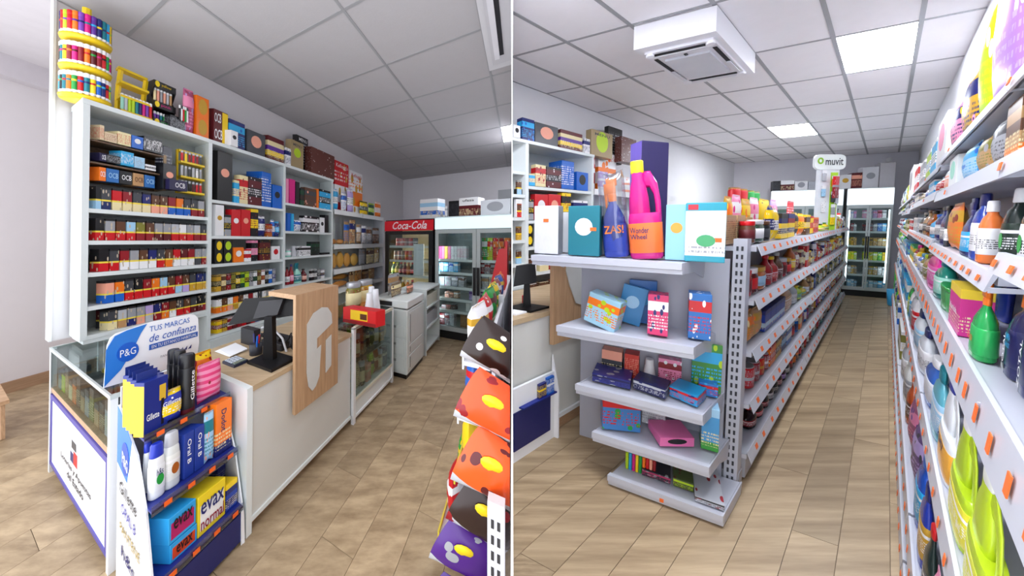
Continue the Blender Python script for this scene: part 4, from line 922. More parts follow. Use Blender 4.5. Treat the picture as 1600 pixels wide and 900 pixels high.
# ================================================================ GOODS ON SHELVES
# (facing, plane, its coordinate, shelf height, shelf, group, depth, [(centre along the shelf, width, height, kind, noun, style, options)])
ROWS = [
 ('A+u', 'u', -3.43, 1.835, 'second shelf down, first bay', 'cigarette packs in the tobacco cabinet', 0.07, [
  (0.673, 0.028, 0.165, 'pack', 'cigarette pack', 'pack:pale_blue,black', {}),
  (0.716, 0.051, 0.165, 'pack', 'cigarette pack', 'pack:dark_blue,dark_grey', {}),
  (0.777, 0.053, 0.165, 'pack', 'cigarette pack', 'pack:cream,red', {}),
  (0.839, 0.053, 0.165, 'pack', 'cigarette pack', 'pack:cream,crimson', {}),
  (0.901, 0.053, 0.165, 'pack', 'cigarette pack', 'pack:cream,dark_grey', {}),
  (0.963, 0.053, 0.165, 'pack', 'cigarette pack', 'pack:cream,navy', {}),
  (1.025, 0.053, 0.165, 'pack', 'cigarette pack', 'pack:salmon,brown', {}),
  (1.086, 0.053, 0.165, 'pack', 'cigarette pack', 'pack:salmon,brown', {}),
  (1.148, 0.053, 0.165, 'pack', 'cigarette pack', 'pack:blue,crimson', {}),
  (1.21, 0.053, 0.165, 'pack', 'cigarette pack', 'pack:blue,orange', {}),
  (1.272, 0.053, 0.165, 'pack', 'cigarette pack', 'pack:blue,dark_grey', {}),
  (1.334, 0.053, 0.165, 'pack', 'cigarette pack', 'pack:crimson,dark_grey', {}),
  (1.396, 0.053, 0.165, 'pack', 'cigarette pack', 'pack:crimson,grey', {}),
 ]),
 ('A+u', 'u', -3.43, 1.605, 'third shelf down, first bay', 'cigarette packs in the tobacco cabinet', 0.07, [
  (0.682, 0.045, 0.16, 'pack', 'cigarette pack', 'pack:red,black', {}),
  (0.74, 0.053, 0.16, 'pack', 'cigarette pack', 'pack:red,grey', {}),
  (0.802, 0.053, 0.16, 'pack', 'cigarette pack', 'pack:red,brown', {}),
  (0.864, 0.053, 0.16, 'pack', 'cigarette pack', 'pack:red,pale_blue', {}),
  (0.926, 0.053, 0.16, 'pack', 'cigarette pack', 'pack:crimson,olive', {}),
  (0.989, 0.053, 0.16, 'pack', 'cigarette pack', 'pack:crimson,brown', {}),
  (1.051, 0.053, 0.16, 'pack', 'cigarette pack', 'pack:maroon,grey', {}),
  (1.113, 0.053, 0.16, 'pack', 'cigarette pack', 'pack:maroon,grey', {}),
  (1.175, 0.053, 0.16, 'pack', 'cigarette pack', 'pack:red,silver', {}),
  (1.237, 0.053, 0.16, 'pack', 'cigarette pack', 'pack:red,white', {}),
  (1.299, 0.053, 0.16, 'pack', 'cigarette pack', 'pack:red,grey', {}),
  (1.361, 0.053, 0.16, 'pack', 'cigarette pack', 'pack:crimson,silver', {}),
  (1.421, 0.048, 0.16, 'pack', 'cigarette pack', 'pack:crimson,dark_grey', {}),
 ]),
 ('A+u', 'u', -3.43, 1.375, 'fourth shelf down, first bay', 'cigarette packs in the tobacco cabinet', 0.07, [
  (0.706, 0.052, 0.165, 'pack', 'cigarette pack', 'pack:red,black', {}),
  (0.766, 0.052, 0.165, 'pack', 'cigarette pack', 'pack:red,dark_grey', {}),
  (0.827, 0.052, 0.165, 'pack', 'cigarette pack', 'pack:white,crimson', {}),
  (0.888, 0.052, 0.165, 'pack', 'cigarette pack', 'pack:white,grey', {}),
  (0.948, 0.052, 0.165, 'pack', 'cigarette pack', 'pack:white,brown', {}),
  (1.009, 0.052, 0.165, 'pack', 'cigarette pack', 'pack:white,navy', {}),
  (1.069, 0.052, 0.165, 'pack', 'cigarette pack', 'pack:red,dark_grey', {}),
  (1.13, 0.052, 0.165, 'pack', 'cigarette pack', 'pack:orange,brown', {}),
  (1.191, 0.052, 0.165, 'pack', 'cigarette pack', 'pack:white,red', {}),
  (1.251, 0.052, 0.165, 'pack', 'cigarette pack', 'pack:white,maroon', {}),
  (1.312, 0.052, 0.165, 'pack', 'cigarette pack', 'pack:white,crimson', {}),
  (1.372, 0.052, 0.165, 'pack', 'cigarette pack', 'pack:dark_grey,grey', {}),
  (1.426, 0.038, 0.165, 'pack', 'cigarette pack', 'pack:crimson,grey', {}),
 ]),
 ('A+u', 'u', -3.43, 1.135, 'fifth shelf down, first bay', 'cigarette packs in the tobacco cabinet', 0.07, [
  (0.741, 0.05, 0.165, 'pack', 'cigarette pack', 'pack:blue,salmon', {}),
  (0.8, 0.05, 0.165, 'pack', 'cigarette pack', 'pack:blue,orange', {}),
  (0.858, 0.05, 0.165, 'pack', 'cigarette pack', 'pack:red,dark_grey', {}),
  (0.917, 0.05, 0.165, 'pack', 'cigarette pack', 'pack:red,black', {}),
  (0.975, 0.05, 0.165, 'pack', 'cigarette pack', 'pack:red,crimson', {}),
  (1.034, 0.05, 0.165, 'pack', 'cigarette pack', 'pack:red,orange', {}),
  (1.092, 0.05, 0.165, 'pack', 'cigarette pack', 'pack:red,pale_blue', {}),
  (1.151, 0.05, 0.165, 'pack', 'cigarette pack', 'pack:red,brown', {}),
  (1.209, 0.05, 0.165, 'pack', 'cigarette pack', 'pack:pale_blue,crimson', {}),
  (1.268, 0.05, 0.165, 'pack', 'cigarette pack', 'pack:lilac,brown', {}),
  (1.326, 0.05, 0.165, 'pack', 'cigarette pack', 'pack:gold,dark_grey', {}),
  (1.385, 0.05, 0.165, 'pack', 'cigarette pack', 'pack:gold,navy', {}),
  (1.43, 0.03, 0.165, 'pack', 'cigarette pack', 'pack:gold,dark_blue', {}),
 ]),
 ('A+u', 'u', -3.43, 0.93, 'sixth shelf down, first bay', 'cigarette packs in the tobacco cabinet', 0.07, [
  (0.761, 0.05, 0.15, 'pack', 'cigarette pack', 'pack:cream,dark_grey', {}),
  (0.818, 0.05, 0.15, 'pack', 'cigarette pack', 'pack:tan,silver', {}),
  (0.876, 0.05, 0.15, 'pack', 'cigarette pack', 'pack:navy,grey', {}),
  (0.934, 0.05, 0.15, 'pack', 'cigarette pack', 'pack:salmon,grey', {}),
  (0.991, 0.05, 0.15, 'pack', 'cigarette pack', 'pack:silver,lilac', {}),
  (1.049, 0.05, 0.15, 'pack', 'cigarette pack', 'pack:crimson,navy', {}),
  (1.107, 0.05, 0.15, 'pack', 'cigarette pack', 'pack:orange,crimson', {}),
  (1.164, 0.05, 0.15, 'pack', 'cigarette pack', 'pack:white,brown', {}),
  (1.222, 0.05, 0.15, 'pack', 'cigarette pack', 'pack:red,dark_grey', {}),
  (1.28, 0.05, 0.15, 'pack', 'cigarette pack', 'pack:red,brown', {}),
  (1.337, 0.05, 0.15, 'pack', 'cigarette pack', 'pack:maroon,dark_grey', {}),
  (1.393, 0.045, 0.15, 'pack', 'cigarette pack', 'pack:maroon,black', {}),
  (1.432, 0.026, 0.15, 'pack', 'cigarette pack', 'pack:crimson,black', {}),
 ]),
 ('A+u', 'u', -3.53, 0.93, 'back row, sixth shelf, first bay', 'cigarette packs in the tobacco cabinet', 0.07, [
  (0.761, 0.05, 0.15, 'pack', 'cigarette pack', 'pack:dark_grey,maroon', {}),
  (0.818, 0.05, 0.15, 'pack', 'cigarette pack', 'pack:maroon,crimson', {}),
  (0.876, 0.05, 0.15, 'pack', 'cigarette pack', 'pack:grey,dark_grey', {}),
  (0.934, 0.05, 0.15, 'pack', 'cigarette pack', 'pack:crimson,maroon', {}),
  (0.991, 0.05, 0.15, 'pack', 'cigarette pack', 'pack:brown,grey', {}),
  (1.049, 0.05, 0.15, 'pack', 'cigarette pack', 'pack:navy,dark_grey', {}),
  (1.107, 0.05, 0.15, 'pack', 'cigarette pack', 'pack:dark_grey,silver', {}),
  (1.164, 0.05, 0.15, 'pack', 'cigarette pack', 'pack:red,maroon', {}),
  (1.222, 0.05, 0.15, 'pack', 'cigarette pack', 'pack:grey,brown', {}),
  (1.28, 0.05, 0.15, 'pack', 'cigarette pack', 'pack:maroon,grey', {}),
  (1.337, 0.05, 0.15, 'pack', 'cigarette pack', 'pack:crimson,grey', {}),
  (1.393, 0.045, 0.15, 'pack', 'cigarette pack', 'pack:red,grey', {}),
  (1.432, 0.026, 0.15, 'pack', 'cigarette pack', 'pack:maroon,red', {}),
 ]),
 ('A+u', 'u', -3.43, 1.085, 'fourth shelf down, second bay', 'cigarette packs in the tobacco cabinet', 0.07, [
  (1.575, 0.046, 0.17, 'pack', 'tobacco pouch', 'band:gold,black,cream', {}),
  (1.629, 0.046, 0.17, 'pack', 'tobacco pouch', 'band:brown,cream,gold', {}),
  (1.683, 0.046, 0.17, 'pack', 'tobacco pouch', 'band:crimson,black,white', {}),
  (1.737, 0.046, 0.17, 'pack', 'tobacco pouch', 'band:olive,black,yellow', {}),
  (1.791, 0.046, 0.17, 'pack', 'tobacco pouch', 'band:black,yellow,white', {}),
  (1.845, 0.046, 0.17, 'pack', 'tobacco pouch', 'band:dark_green,lime,black', {}),
  (1.899, 0.046, 0.17, 'pack', 'tobacco pouch', 'band:lime,black,yellow', {}),
  (1.953, 0.046, 0.17, 'pack', 'tobacco pouch', 'band:grey,black,white', {}),
  (2.007, 0.046, 0.17, 'pack', 'tobacco pouch', 'band:white,dark_green,black', {}),
  (2.061, 0.046, 0.17, 'pack', 'tobacco pouch', 'band:brown,olive,cream', {}),
  (2.115, 0.046, 0.17, 'pack', 'tobacco pouch', 'band:white,crimson,gold', {}),
  (2.169, 0.046, 0.17, 'pack', 'tobacco pouch', 'band:black,grey,cream', {}),
  (2.223, 0.046, 0.17, 'pack', 'tobacco pouch', 'band:blue,white,black', {}),
  (2.277, 0.046, 0.17, 'pack', 'tobacco pouch', 'band:grey,navy,white', {}),
 ]),
 ('A+u', 'u', -3.43, 0.865, 'fifth shelf down, second bay', 'cigarette packs in the tobacco cabinet', 0.07, [
  (1.581, 0.053, 0.15, 'pack', 'cigarette pack', 'pack:orange,white', {}),
  (1.642, 0.053, 0.15, 'pack', 'cigarette pack', 'pack:orange,brown', {}),
  (1.703, 0.053, 0.15, 'pack', 'cigarette pack', 'pack:salmon,white', {}),
  (1.765, 0.053, 0.15, 'pack', 'cigarette pack', 'pack:gold,orange', {}),
  (1.826, 0.053, 0.15, 'pack', 'cigarette pack', 'pack:cream,brown', {}),
  (1.888, 0.053, 0.15, 'pack', 'cigarette pack', 'pack:yellow,white', {}),
  (1.949, 0.053, 0.15, 'pack', 'cigarette pack', 'pack:red,crimson', {}),
  (2.011, 0.053, 0.15, 'pack', 'cigarette pack', 'pack:crimson,white', {}),
  (2.072, 0.053, 0.15, 'pack', 'cigarette pack', 'pack:white,dark_grey', {}),
  (2.133, 0.053, 0.15, 'pack', 'cigarette pack', 'pack:silver,white', {}),
  (2.195, 0.053, 0.15, 'pack', 'cigarette pack', 'pack:white,grey', {}),
  (2.256, 0.053, 0.15, 'pack', 'cigarette pack', 'pack:white,silver', {}),
 ]),
 ('A+u', 'u', -3.43, 0.66, 'lowest ledge, second bay', 'cigarette packs in the tobacco cabinet', 0.07, [
  (1.587, 0.049, 0.13, 'pack', 'cigarette pack', 'band:yellow,crimson,white', {}),
  (1.644, 0.049, 0.13, 'pack', 'cigarette pack', 'band:gold,black,white', {}),
  (1.7, 0.049, 0.13, 'pack', 'cigarette pack', 'band:crimson,white,black', {}),
  (1.757, 0.049, 0.13, 'pack', 'cigarette pack', 'band:maroon,white,red', {}),
  (1.814, 0.049, 0.13, 'pack', 'cigarette pack', 'band:crimson,white,red', {}),
  (1.87, 0.049, 0.13, 'pack', 'cigarette pack', 'band:red,white,black', {}),
  (1.927, 0.049, 0.13, 'pack', 'cigarette pack', 'band:maroon,red,white', {}),
  (1.984, 0.049, 0.13, 'pack', 'cigarette pack', 'band:red,white,maroon', {}),
  (2.04, 0.049, 0.13, 'pack', 'cigarette pack', 'band:blue,white,red', {}),
  (2.097, 0.049, 0.13, 'pack', 'cigarette pack', 'band:navy,white,red', {}),
  (2.154, 0.049, 0.13, 'pack', 'cigarette pack', 'band:white,gold,red', {}),
 ]),
 ('A+u', 'u', -3.43, 2.015, 'top shelf, second bay', 'boxes in the middle tobacco bay', None, [
  (1.631, 0.16, 0.51, 'carton', 'box', 'emb:161414,salmon', {'label': 'two-tier black box with pale hexagon emblem in the middle tobacco bay', 'd': 0.12}),
  (1.763, 0.059, 0.246, 'carton', 'small box', 'band:cyan,cream,blue', {}),
  (1.849, 0.1, 0.314, 'carton', 'box', 'blot:cream,red,crimson', {}),
  (1.996, 0.176, 0.323, 'carton', 'box', 'band:maroon,black,white', {'d': 0.1}),
  (2.156, 0.128, 0.42, 'carton', 'tall box', 'txt:blue,white', {'d': 0.2}),
  (2.319, 0.148, 0.293, 'carton', 'flat box', 'emb:blue,black', {}),
 ]),
 ('A+u', 'u', -3.43, 1.655, 'second shelf down, second bay', 'boxes in the middle tobacco bay', None, [
  (1.578, 0.088, 0.315, 'carton', 'carton', 'emb:white,gold', {'label': 'white carton with red edge leftmost on the second shelf, middle tobacco bay'}),
  (1.668, 0.065, 0.222, 'carton', 'box', 'band:grey,black,yellow', {}),
  (1.76, 0.106, 0.285, 'carton', 'red box', 'emb:red,white', {}),
  (1.878, 0.114, 0.297, 'carton', 'red box', 'emb:red,salmon', {}),
  (1.991, 0.095, 0.315, 'carton', 'box', 'band:black,yellow,crimson', {}),
  (2.109, 0.102, 0.244, 'pouch', 'tobacco pouch', 'band:navy,white,black', {}),
  (2.207, 0.069, 0.157, 'carton', 'small box', 'band:amber,crimson,white', {}),
  (2.275, 0.051, 0.209, 'pouch', 'pouch', 'band:blue,white,navy', {}),
  (2.343, 0.063, 0.197, 'pouch', 'pouch', 'band:navy,cyan,white', {}),
 ]),
 ('A+u', 'u', -3.43, 1.37, 'third shelf down, second bay', 'boxes in the middle tobacco bay', None, [
  (1.576, 0.077, 0.24, 'carton', 'double box', 'emb2:black,yellow', {'label': 'black double box with two yellow discs, left on the third shelf, middle tobacco bay'}),
  (1.673, 0.089, 0.24, 'carton', 'double box', 'emb2:black,lime', {'label': 'second black double box with two yellow discs in the middle tobacco bay'}),
  (1.794, 0.12, 0.16, 'carton', 'box', 'emb:orange,white', {}),
  (1.905, 0.085, 0.136, 'carton', 'small box', 'band:white,red,crimson', {}),
  (1.995, 0.081, 0.237, 'carton', 'stacked boxes', 'band:black,pink,grey', {}),
  (2.14, 0.155, 0.24, 'carton', 'tall box', 'band:maroon,black,gold', {}),
  (2.303, 0.127, 0.166, 'carton', 'box', 'emb:white,red', {}),
 ]),
 ('A+u', 'u', -3.43, 2.105, 'top shelf, third bay', 'goods in the right tobacco bay', None, [
  (2.485, 0.043, 0.32, 'book', 'book', 'flat:pink', {'label': 'pink book at the left of the right tobacco bay'}),
  (2.57, 0.102, 0.329, 'book', 'book', 'flat:magenta', {'label': 'magenta book between the pink and black books'}),
  (2.67, 0.071, 0.314, 'book', 'book', 'flat:black', {'label': 'black book beside the magenta book'}),
  (2.761, 0.075, 0.24, 'carton', 'box', 'band:dark_green,black,brown', {}),
  (2.934, 0.243, 0.269, 'carton', 'box', 'blot:brown,dark_grey,salmon', {}),
  (3.093, 0.043, 0.288, 'carton', 'slim box', 'flat:orange', {}),
  (3.265, 0.265, 0.297, 'carton', 'box', 'band:cyan,black,white', {}),
 ]),
 ('A+u', 'u', -3.43, 1.735, 'second shelf down, third bay', 'goods in the right tobacco bay', None, [
  (2.516, 0.057, 0.239, 'book', 'book', 'flat:blue', {}),
  (2.58, 0.047, 0.236, 'book', 'book', 'flat:cyan', {}),
  (2.695, 0.149, 0.157, 'pouch', 'packet', 'blot:white,blue,navy', {}),
  (2.961, 0.336, 0.231, 'carton', 'box', 'blot:black,white,white', {'label': 'black box with white flower pattern in the right tobacco bay'}),
  (3.201, 0.109, 0.231, 'carton', 'box', 'emb:white,black', {}),
  (3.309, 0.081, 0.279, 'book', 'case', 'flat:black', {}),
 ]),
 ('A+u', 'u', -3.43, 1.39, 'third shelf down, third bay', 'goods in the right tobacco bay', None, [
  (2.545, 0.084, 0.1, 'jar', 'small jar', 'jar:mint,silver,white', {}),
  (2.652, 0.088, 0.141, 'cup_stack', 'glass cup', 'flat:silver', {}),
  (2.824, 0.231, 0.138, 'carton', 'box', 'blot:white,black,grey', {}),
  (3.046, 0.194, 0.201, 'carton', 'dark box', 'blot:black,dark_green,dark_grey', {}),
  (3.29, 0.2, 0.03, 'carton', 'flat case', 'flat:black', {}),
 ]),
 ('A+u', 'u', -3.43, 1.02, 'fourth shelf down, third bay', 'goods in the right tobacco bay', None, [
  (2.527, 0.061, 0.236, 'bottle', 'bottle', 'bot:crimson,black,white', {}),
  (2.599, 0.063, 0.265, 'bottle', 'bottle', 'bot:crimson,navy,pink', {}),
  (2.721, 0.133, 0.274, 'spray', 'bottle', 'bot:mint,teal,teal', {'label': 'mint green dropper bottle in the right tobacco bay'}),
  (2.847, 0.085, 0.185, 'bottle', 'small bottle', 'bot:maroon,black,salmon', {}),
  (2.978, 0.06, 0.165, 'pack', 'small pack', 'band:black,white,grey', {}),
  (3.053, 0.062, 0.159, 'pack', 'small pack', 'band:dark_grey,white,black', {}),
  (3.13, 0.064, 0.162, 'pack', 'small pack', 'band:grey,black,white', {}),
  (3.22, 0.083, 0.145, 'pack', 'small pack', 'band:white,navy,yellow', {}),
 ]),
 ('A+u', 'u', -3.43, 0.8, 'bottom shelf, third bay', 'goods in the right tobacco bay', None, [
  (2.565, 0.089, 0.175, 'can', 'can', 'band:crimson,lime,pink', {}),
  (2.674, 0.107, 0.175, 'can', 'can', 'band:green,black,red', {}),
  (2.816, 0.128, 0.175, 'carton', 'box', 'band:dark_grey,brown,white', {}),
  (2.982, 0.153, 0.175, 'carton', 'box', 'band:black,grey,lime', {}),
  (3.186, 0.199, 0.171, 'carton', 'box', 'band:grey,brown,white', {}),
 ]),
 ('A+u', 'u', -3.43, 2.345, 'top organiser deck', 'rolling paper boxes in the wooden organiser', 0.1, [
  (0.687, 0.023, 0.11, 'carton', 'rolling paper box', 'txt:beige,red', {'label': 'beige rolling paper box leftmost on the wooden organiser'}),
  (0.737, 0.07, 0.07, 'carton', 'rolling paper box', 'txt:beige,crimson', {}),
  (0.817, 0.078, 0.1, 'carton', 'rolling paper box', 'txt:cream,red', {}),
  (0.898, 0.073, 0.1, 'carton', 'rolling paper box', 'emb:blue,white', {}),
  (1.005, 0.129, 0.12, 'carton', 'rolling paper box', 'txt:black,white', {'txt': [('OCB', 0.45, 0.9, 0.55, 0.85, 'white', 0)]}),
 ]),
 ('A+u', 'u', -3.43, 2.19, 'middle organiser deck', 'rolling paper boxes in the wooden organiser', 0.1, [
  (0.694, 0.037, 0.06, 'carton', 'rolling paper box', 'flat:1d1740', {'txt': [('OCB', 0.3, 0.9, 0.2, 0.8, 'white', 0)], 'label': 'dark violet rolling paper box on the middle deck of the organiser'}),
  (0.755, 0.076, 0.06, 'carton', 'rolling paper box', 'txt:black,grey', {}),
  (0.836, 0.078, 0.11, 'carton', 'rolling paper box', 'txt:cyan,white', {}),
  (0.913, 0.067, 0.09, 'carton', 'rolling paper box', 'txt:pale_blue,grey', {}),
  (0.988, 0.072, 0.05, 'carton', 'rolling paper box', 'band:white,black,white', {}),
 ]),
 ('A+u', 'u', -3.43, 2.045, 'bottom organiser deck', 'rolling paper boxes in the wooden organiser', 0.1, [
  (0.693, 0.036, 0.1, 'carton', 'rolling paper box', 'flat:orange', {'txt': [('OCB', 0.12, 0.9, 0.3, 0.7, 'white', 0)], 'label': 'orange rolling paper box on the bottom deck of the organiser'}),
  (0.751, 0.07, 0.1, 'carton', 'rolling paper box', 'flat:2a6ab0', {'txt': [('OCB', 0.12, 0.9, 0.3, 0.7, 'pale_blue', 0)], 'label': 'mid blue rolling paper box, second on the bottom deck of the organiser'}),
  (0.829, 0.075, 0.1, 'carton', 'rolling paper box', 'flat:black', {'txt': [('OCB', 0.12, 0.9, 0.3, 0.7, 'white', 0)], 'label': 'black rolling paper box in the middle of the organiser bottom deck'}),
  (0.907, 0.068, 0.1, 'carton', 'rolling paper box', 'flat:tan', {'txt': [('OCB', 0.12, 0.9, 0.3, 0.7, 'brown', 0)], 'label': 'tan rolling paper box on the bottom deck of the organiser'}),
  (0.983, 0.068, 0.1, 'carton', 'rolling paper box', 'flat:2a6ab0', {'txt': [('OCB', 0.12, 0.9, 0.3, 0.7, 'pale_blue', 0)], 'label': 'mid blue rolling paper box, rightmost on the bottom deck of the organiser'}),
 ]),
 ('A+u', 'u', -3.43, 2.045, 'floor of the first tobacco bay', 'boxes beside the wooden organiser', 0.07, [
  (1.107, 0.069, 0.38, 'carton', 'tall box', 'txt:161428,grey', {'label': 'tall dark bottle-shaped carton beside the wooden organiser'}),
  (1.11, 0.098, 0.22, 'carton', 'box', 'emb:black,salmon', {'label': 'black box with pale hexagon emblem lower right in the first tobacco bay', 'un': 0.05}),
  (1.166, 0.142, 0.09, 'carton', 'rolling paper box', 'flat:1d1740', {'un': 0.09, 'txt': [('OCB', 0.3, 0.85, 0.25, 0.75, 'white', 0)], 'label': 'dark violet rolling paper box in front of the hexagon box'}),
 ]),
 ('A+u', 'u', -3.45, 2.605, 'top of the tobacco cabinet', 'goods on top of the tobacco cabinet', None, [
  (1.192, 0.12, 0.12, 'carton', 'pen box', 'txt:black,grey', {'label': 'black pen box with upright pens on top of the cabinet'}),
  (1.302, 0.091, 0.42, 'pouch', 'gift bag', 'blot:b8547c,pink,lilac', {'label': 'pink wrapped gift bag standing on top of the cabinet'}),
  (1.409, 0.116, 0.4, 'carton', 'stacked cartons', 'emb2:orange,gold', {'label': 'orange carton stack with round emblems on top of the cabinet'}),
  (1.59, 0.151, 0.34, 'carton', 'rolling paper carton', 'flat:maroon', {'label': 'maroon and yellow rolling paper carton on top of the cabinet', 'txt': [('OCB', 0.05, 0.5, 0.62, 0.9, 'white', 0), ('OCB', 0.05, 0.6, 0.12, 0.42, 'white', 0)], 'half': 'yellow'}),
  (1.773, 0.185, 0.306, 'carton', 'tall box', 'blot:navy,cyan,blue', {'label': 'dark blue speckled box on top of the cabinet', 'd': 0.12}),
  (1.701, 0.078, 0.162, 'carton', 'phone box', 'emb:white,black', {'label': 'small white phone box leaning in front of the blue box', 'un': 0.08}),
  (2.016, 0.249, 0.273, 'carton', 'box', 'emb:dark_grey,salmon', {'label': 'dark grey box with pale hexagon emblem on top of the cabinet', 'd': 0.15}),
  (2.308, 0.253, 0.303, 'carton', 'stacked cartons', 'bands:maroon,yellow,purple,cream,maroon', {'label': 'stack of maroon, yellow and purple cartons on top of the cabinet', 'd': 0.14}),
  (2.51, 0.093, 0.236, 'carton', 'box', 'blot:white,navy,grey', {}),
  (2.677, 0.234, 0.378, 'carton', 'poster box', 'emb:a08c66,lime', {'label': 'tan poster box with lime square on top of the cabinet', 'd': 0.08, 'txt': [('MENU', 0.15, 0.85, 0.8, 0.9, 'dark_grey', 0)]}),
  (2.868, 0.237, 0.527, 'carton', 'poster box', 'txt:black,grey', {'label': 'black poster box behind the tan one on top of the cabinet', 'un': -0.12, 'd': 0.06, 'txt': [('MENU', 0.2, 0.9, 0.86, 0.95, 'white', 0)]}),
  (3.24, 0.565, 0.403, 'carton', 'box', 'dots:5e3028,white', {'label': 'brown box with scattered dots at the right end of the cabinet top', 'd': 0.1}),
 ]),
 ('A+u', 'u', -3.45, 2.125, 'top of the bread rack', 'packets on top of the bread rack', None, [
  (3.601, 0.115, 0.354, 'pouch', 'snack bag', 'band:cyan,white,brown', {}),
  (3.842, 0.417, 0.875, 'carton', 'cereal box', 'cer:red,white', {'label': 'red cereal box with script lettering on top of the bread rack', 'd': 0.06, 'un': -0.1, 'txt': [("Kellogg's", 0.08, 0.92, 0.86, 0.96, 'white', 0)]}),
  (3.838, 0.156, 0.328, 'pouch', 'snack bag', 'blot:white,blue,maroon', {}),
  (4.045, 0.189, 0.433, 'pouch', 'snack bag', 'band:lilac,white,brown', {}),
  (4.309, 0.428, 0.803, 'carton', 'cereal box', 'cer:white,orange', {'label': 'white cereal box with orange picture on top of the bread rack', 'd': 0.06, 'un': -0.08, 'txt': [("Kellogg's", 0.08, 0.92, 0.84, 0.95, 'red', 0)]}),
  (4.529, 0.299, 0.267, 'pouch', 'snack bag', 'band:yellow,dark_green,white', {}),
  (4.839, 0.248, 0.266, 'pouch', 'snack bag', 'band:dark_green,lime,white', {}),
  (5.128, 0.269, 0.323, 'pouch', 'snack bag', 'band:orange,white,salmon', {}),
 ]),
 ('A+u', 'u', -3.5, 1.545, 'upper bread shelf', 'bread on the bread rack', None, [
  (3.618, 0.149, 0.09, 'loaf', 'small loaf', 'flat:b67a3a', {}),
  (3.806, 0.19, 0.09, 'loaf', 'small loaf', 'flat:c08848', {}),
  (3.984, 0.158, 0.421, 'pouch', 'bread bag', 'blot:kraft,blue,navy', {}),
  (4.182, 0.203, 0.458, 'pouch', 'bread bag', 'blot:tan,navy,cream', {}),
  (4.404, 0.171, 0.386, 'pouch', 'bread bag', 'blot:kraft,white,blue', {}),
  (4.597, 0.156, 0.371, 'pouch', 'bread bag', 'blot:white,navy,tan', {}),
  (4.817, 0.223, 0.355, 'pouch', 'bread bag', 'blot:silver,brown,kraft', {}),
  (5.112, 0.3, 0.342, 'pouch', 'bread bag', 'blot:brown,grey,kraft', {}),
 ]),
 ('A+u', 'u', -3.5, 1.13, 'middle bread shelf', 'bread on the bread rack', None, [
  (3.632, 0.153, 0.259, 'loaf', 'croissant', 'flat:b8863c', {}),
  (3.815, 0.184, 0.284, 'loaf', 'croissant', 'flat:c8963e', {}),
  (4.028, 0.199, 0.255, 'loaf', 'croissant', 'flat:c08a3e', {}),
  (4.27, 0.24, 0.235, 'loaf', 'croissant', 'flat:caa04e', {}),
  (4.538, 0.236, 0.335, 'pouch', 'clear bag', 'blot:silver,grey,tan', {}),
  (4.867, 0.319, 0.328, 'pouch', 'bread bag', 'blot:cream,brown,silver', {}),
  (5.155, 0.214, 0.348, 'pouch', 'bread bag', 'blot:cream,tan,white', {}),
 ]),
 ('A+u', 'u', -3.5, 0.8, 'lower bread shelf', 'bread on the bread rack', None, [
  (3.793, 0.459, 0.1, 'loaf', 'baguette', 'flat:b87a38', {}),
  (3.965, 0.456, 0.1, 'loaf', 'baguette', 'flat:c48a44', {'un': -0.12, 'dz': 0.1}),
  (4.159, 0.165, 0.276, 'pouch', 'bread bag', 'blot:kraft,brown,cream', {}),
  (4.392, 0.255, 0.246, 'pouch', 'bread bag', 'blot:b67a3a,kraft,brown', {}),
  (4.666, 0.251, 0.223, 'pouch', 'bread bag', 'blot:brown,kraft,amber', {}),
  (4.927, 0.242, 0.252, 'pouch', 'bread bag', 'blot:kraft,tan,cream', {}),
 ]),
 ('A+u', 'u', -1.9, 0.745, 'top tier of toiletries stand', 'goods on the toiletries stand', None, [
  (0.687, 0.047, 0.3, 'aerosol', 'shaving foam', 'aero:17181c,black', {'label': 'left black shaving foam can, red base, on the toiletries stand', 'un': -0.05}),
  (0.696, 0.048, 0.3, 'aerosol', 'shaving foam', 'aero:17181c,black', {'label': 'middle black shaving foam can, blue base, on the toiletries stand', 'un': 0.0}),
  (0.707, 0.063, 0.29, 'aerosol', 'shaving foam', 'aero:17181c,black', {'label': 'front black shaving foam can with upright white lettering', 'un': 0.08, 'txt': [('Gillette', 0.36, 0.62, 0.22, 0.72, 'white', 90)]}),
  (0.622, 0.112, 0.15, 'pouch', 'razor bag', 'band:2638a0,yellow,white', {'label': 'blue and yellow bag of razors lying between boxes and foam', 'un': 0.09, 'txt': [('Gillette', 0.1, 0.75, 0.62, 0.76, 'white', 0)]}),
  (0.825, 0.126, 0.2, 'pouch', 'razor bag', 'stripe:e0407c,pink,crimson', {'label': 'pink striped bag of razors at the right of the stand', 'un': 0.06}),
  (0.839, 0.098, 0.23, 'pouch', 'razor bag', 'blot:yellow,orange,crimson', {'label': 'yellow and orange bag behind the pink razors', 'un': -0.06}),
  (0.644, 0.078, 0.15, 'pouch', 'razor bag', 'band:yellow,crimson,yellow', {'label': 'yellow bag tucked behind the blue razor bag', 'un': -0.07}),
 ]),
 ('A+u', 'u', -1.82, 0.745, 'top tier', 'razor boxes on the toiletries stand', None, [
  (0.555, 0.09, 0.235, 'carton', 'razor box', 'razor:16287c,f4c41c', {'label': 'front razor box, dark blue with yellow side, on the stand', 'd': 0.047, 'txt': [('Gillette', 0.1, 0.62, 0.26, 0.38, 'white', 0)]}),
 ]),
 ('A+u', 'u', -1.872, 0.745, 'top tier', 'razor boxes on the toiletries stand', None, [
  (0.555, 0.09, 0.235, 'carton', 'razor box', 'razor:16287c,f4c41c', {'label': 'second dark blue razor box behind the front one', 'd': 0.047, 'txt': []}),
 ]),
 ('A+u', 'u', -1.9240000000000002, 0.745, 'top tier', 'razor boxes on the toiletries stand', None, [
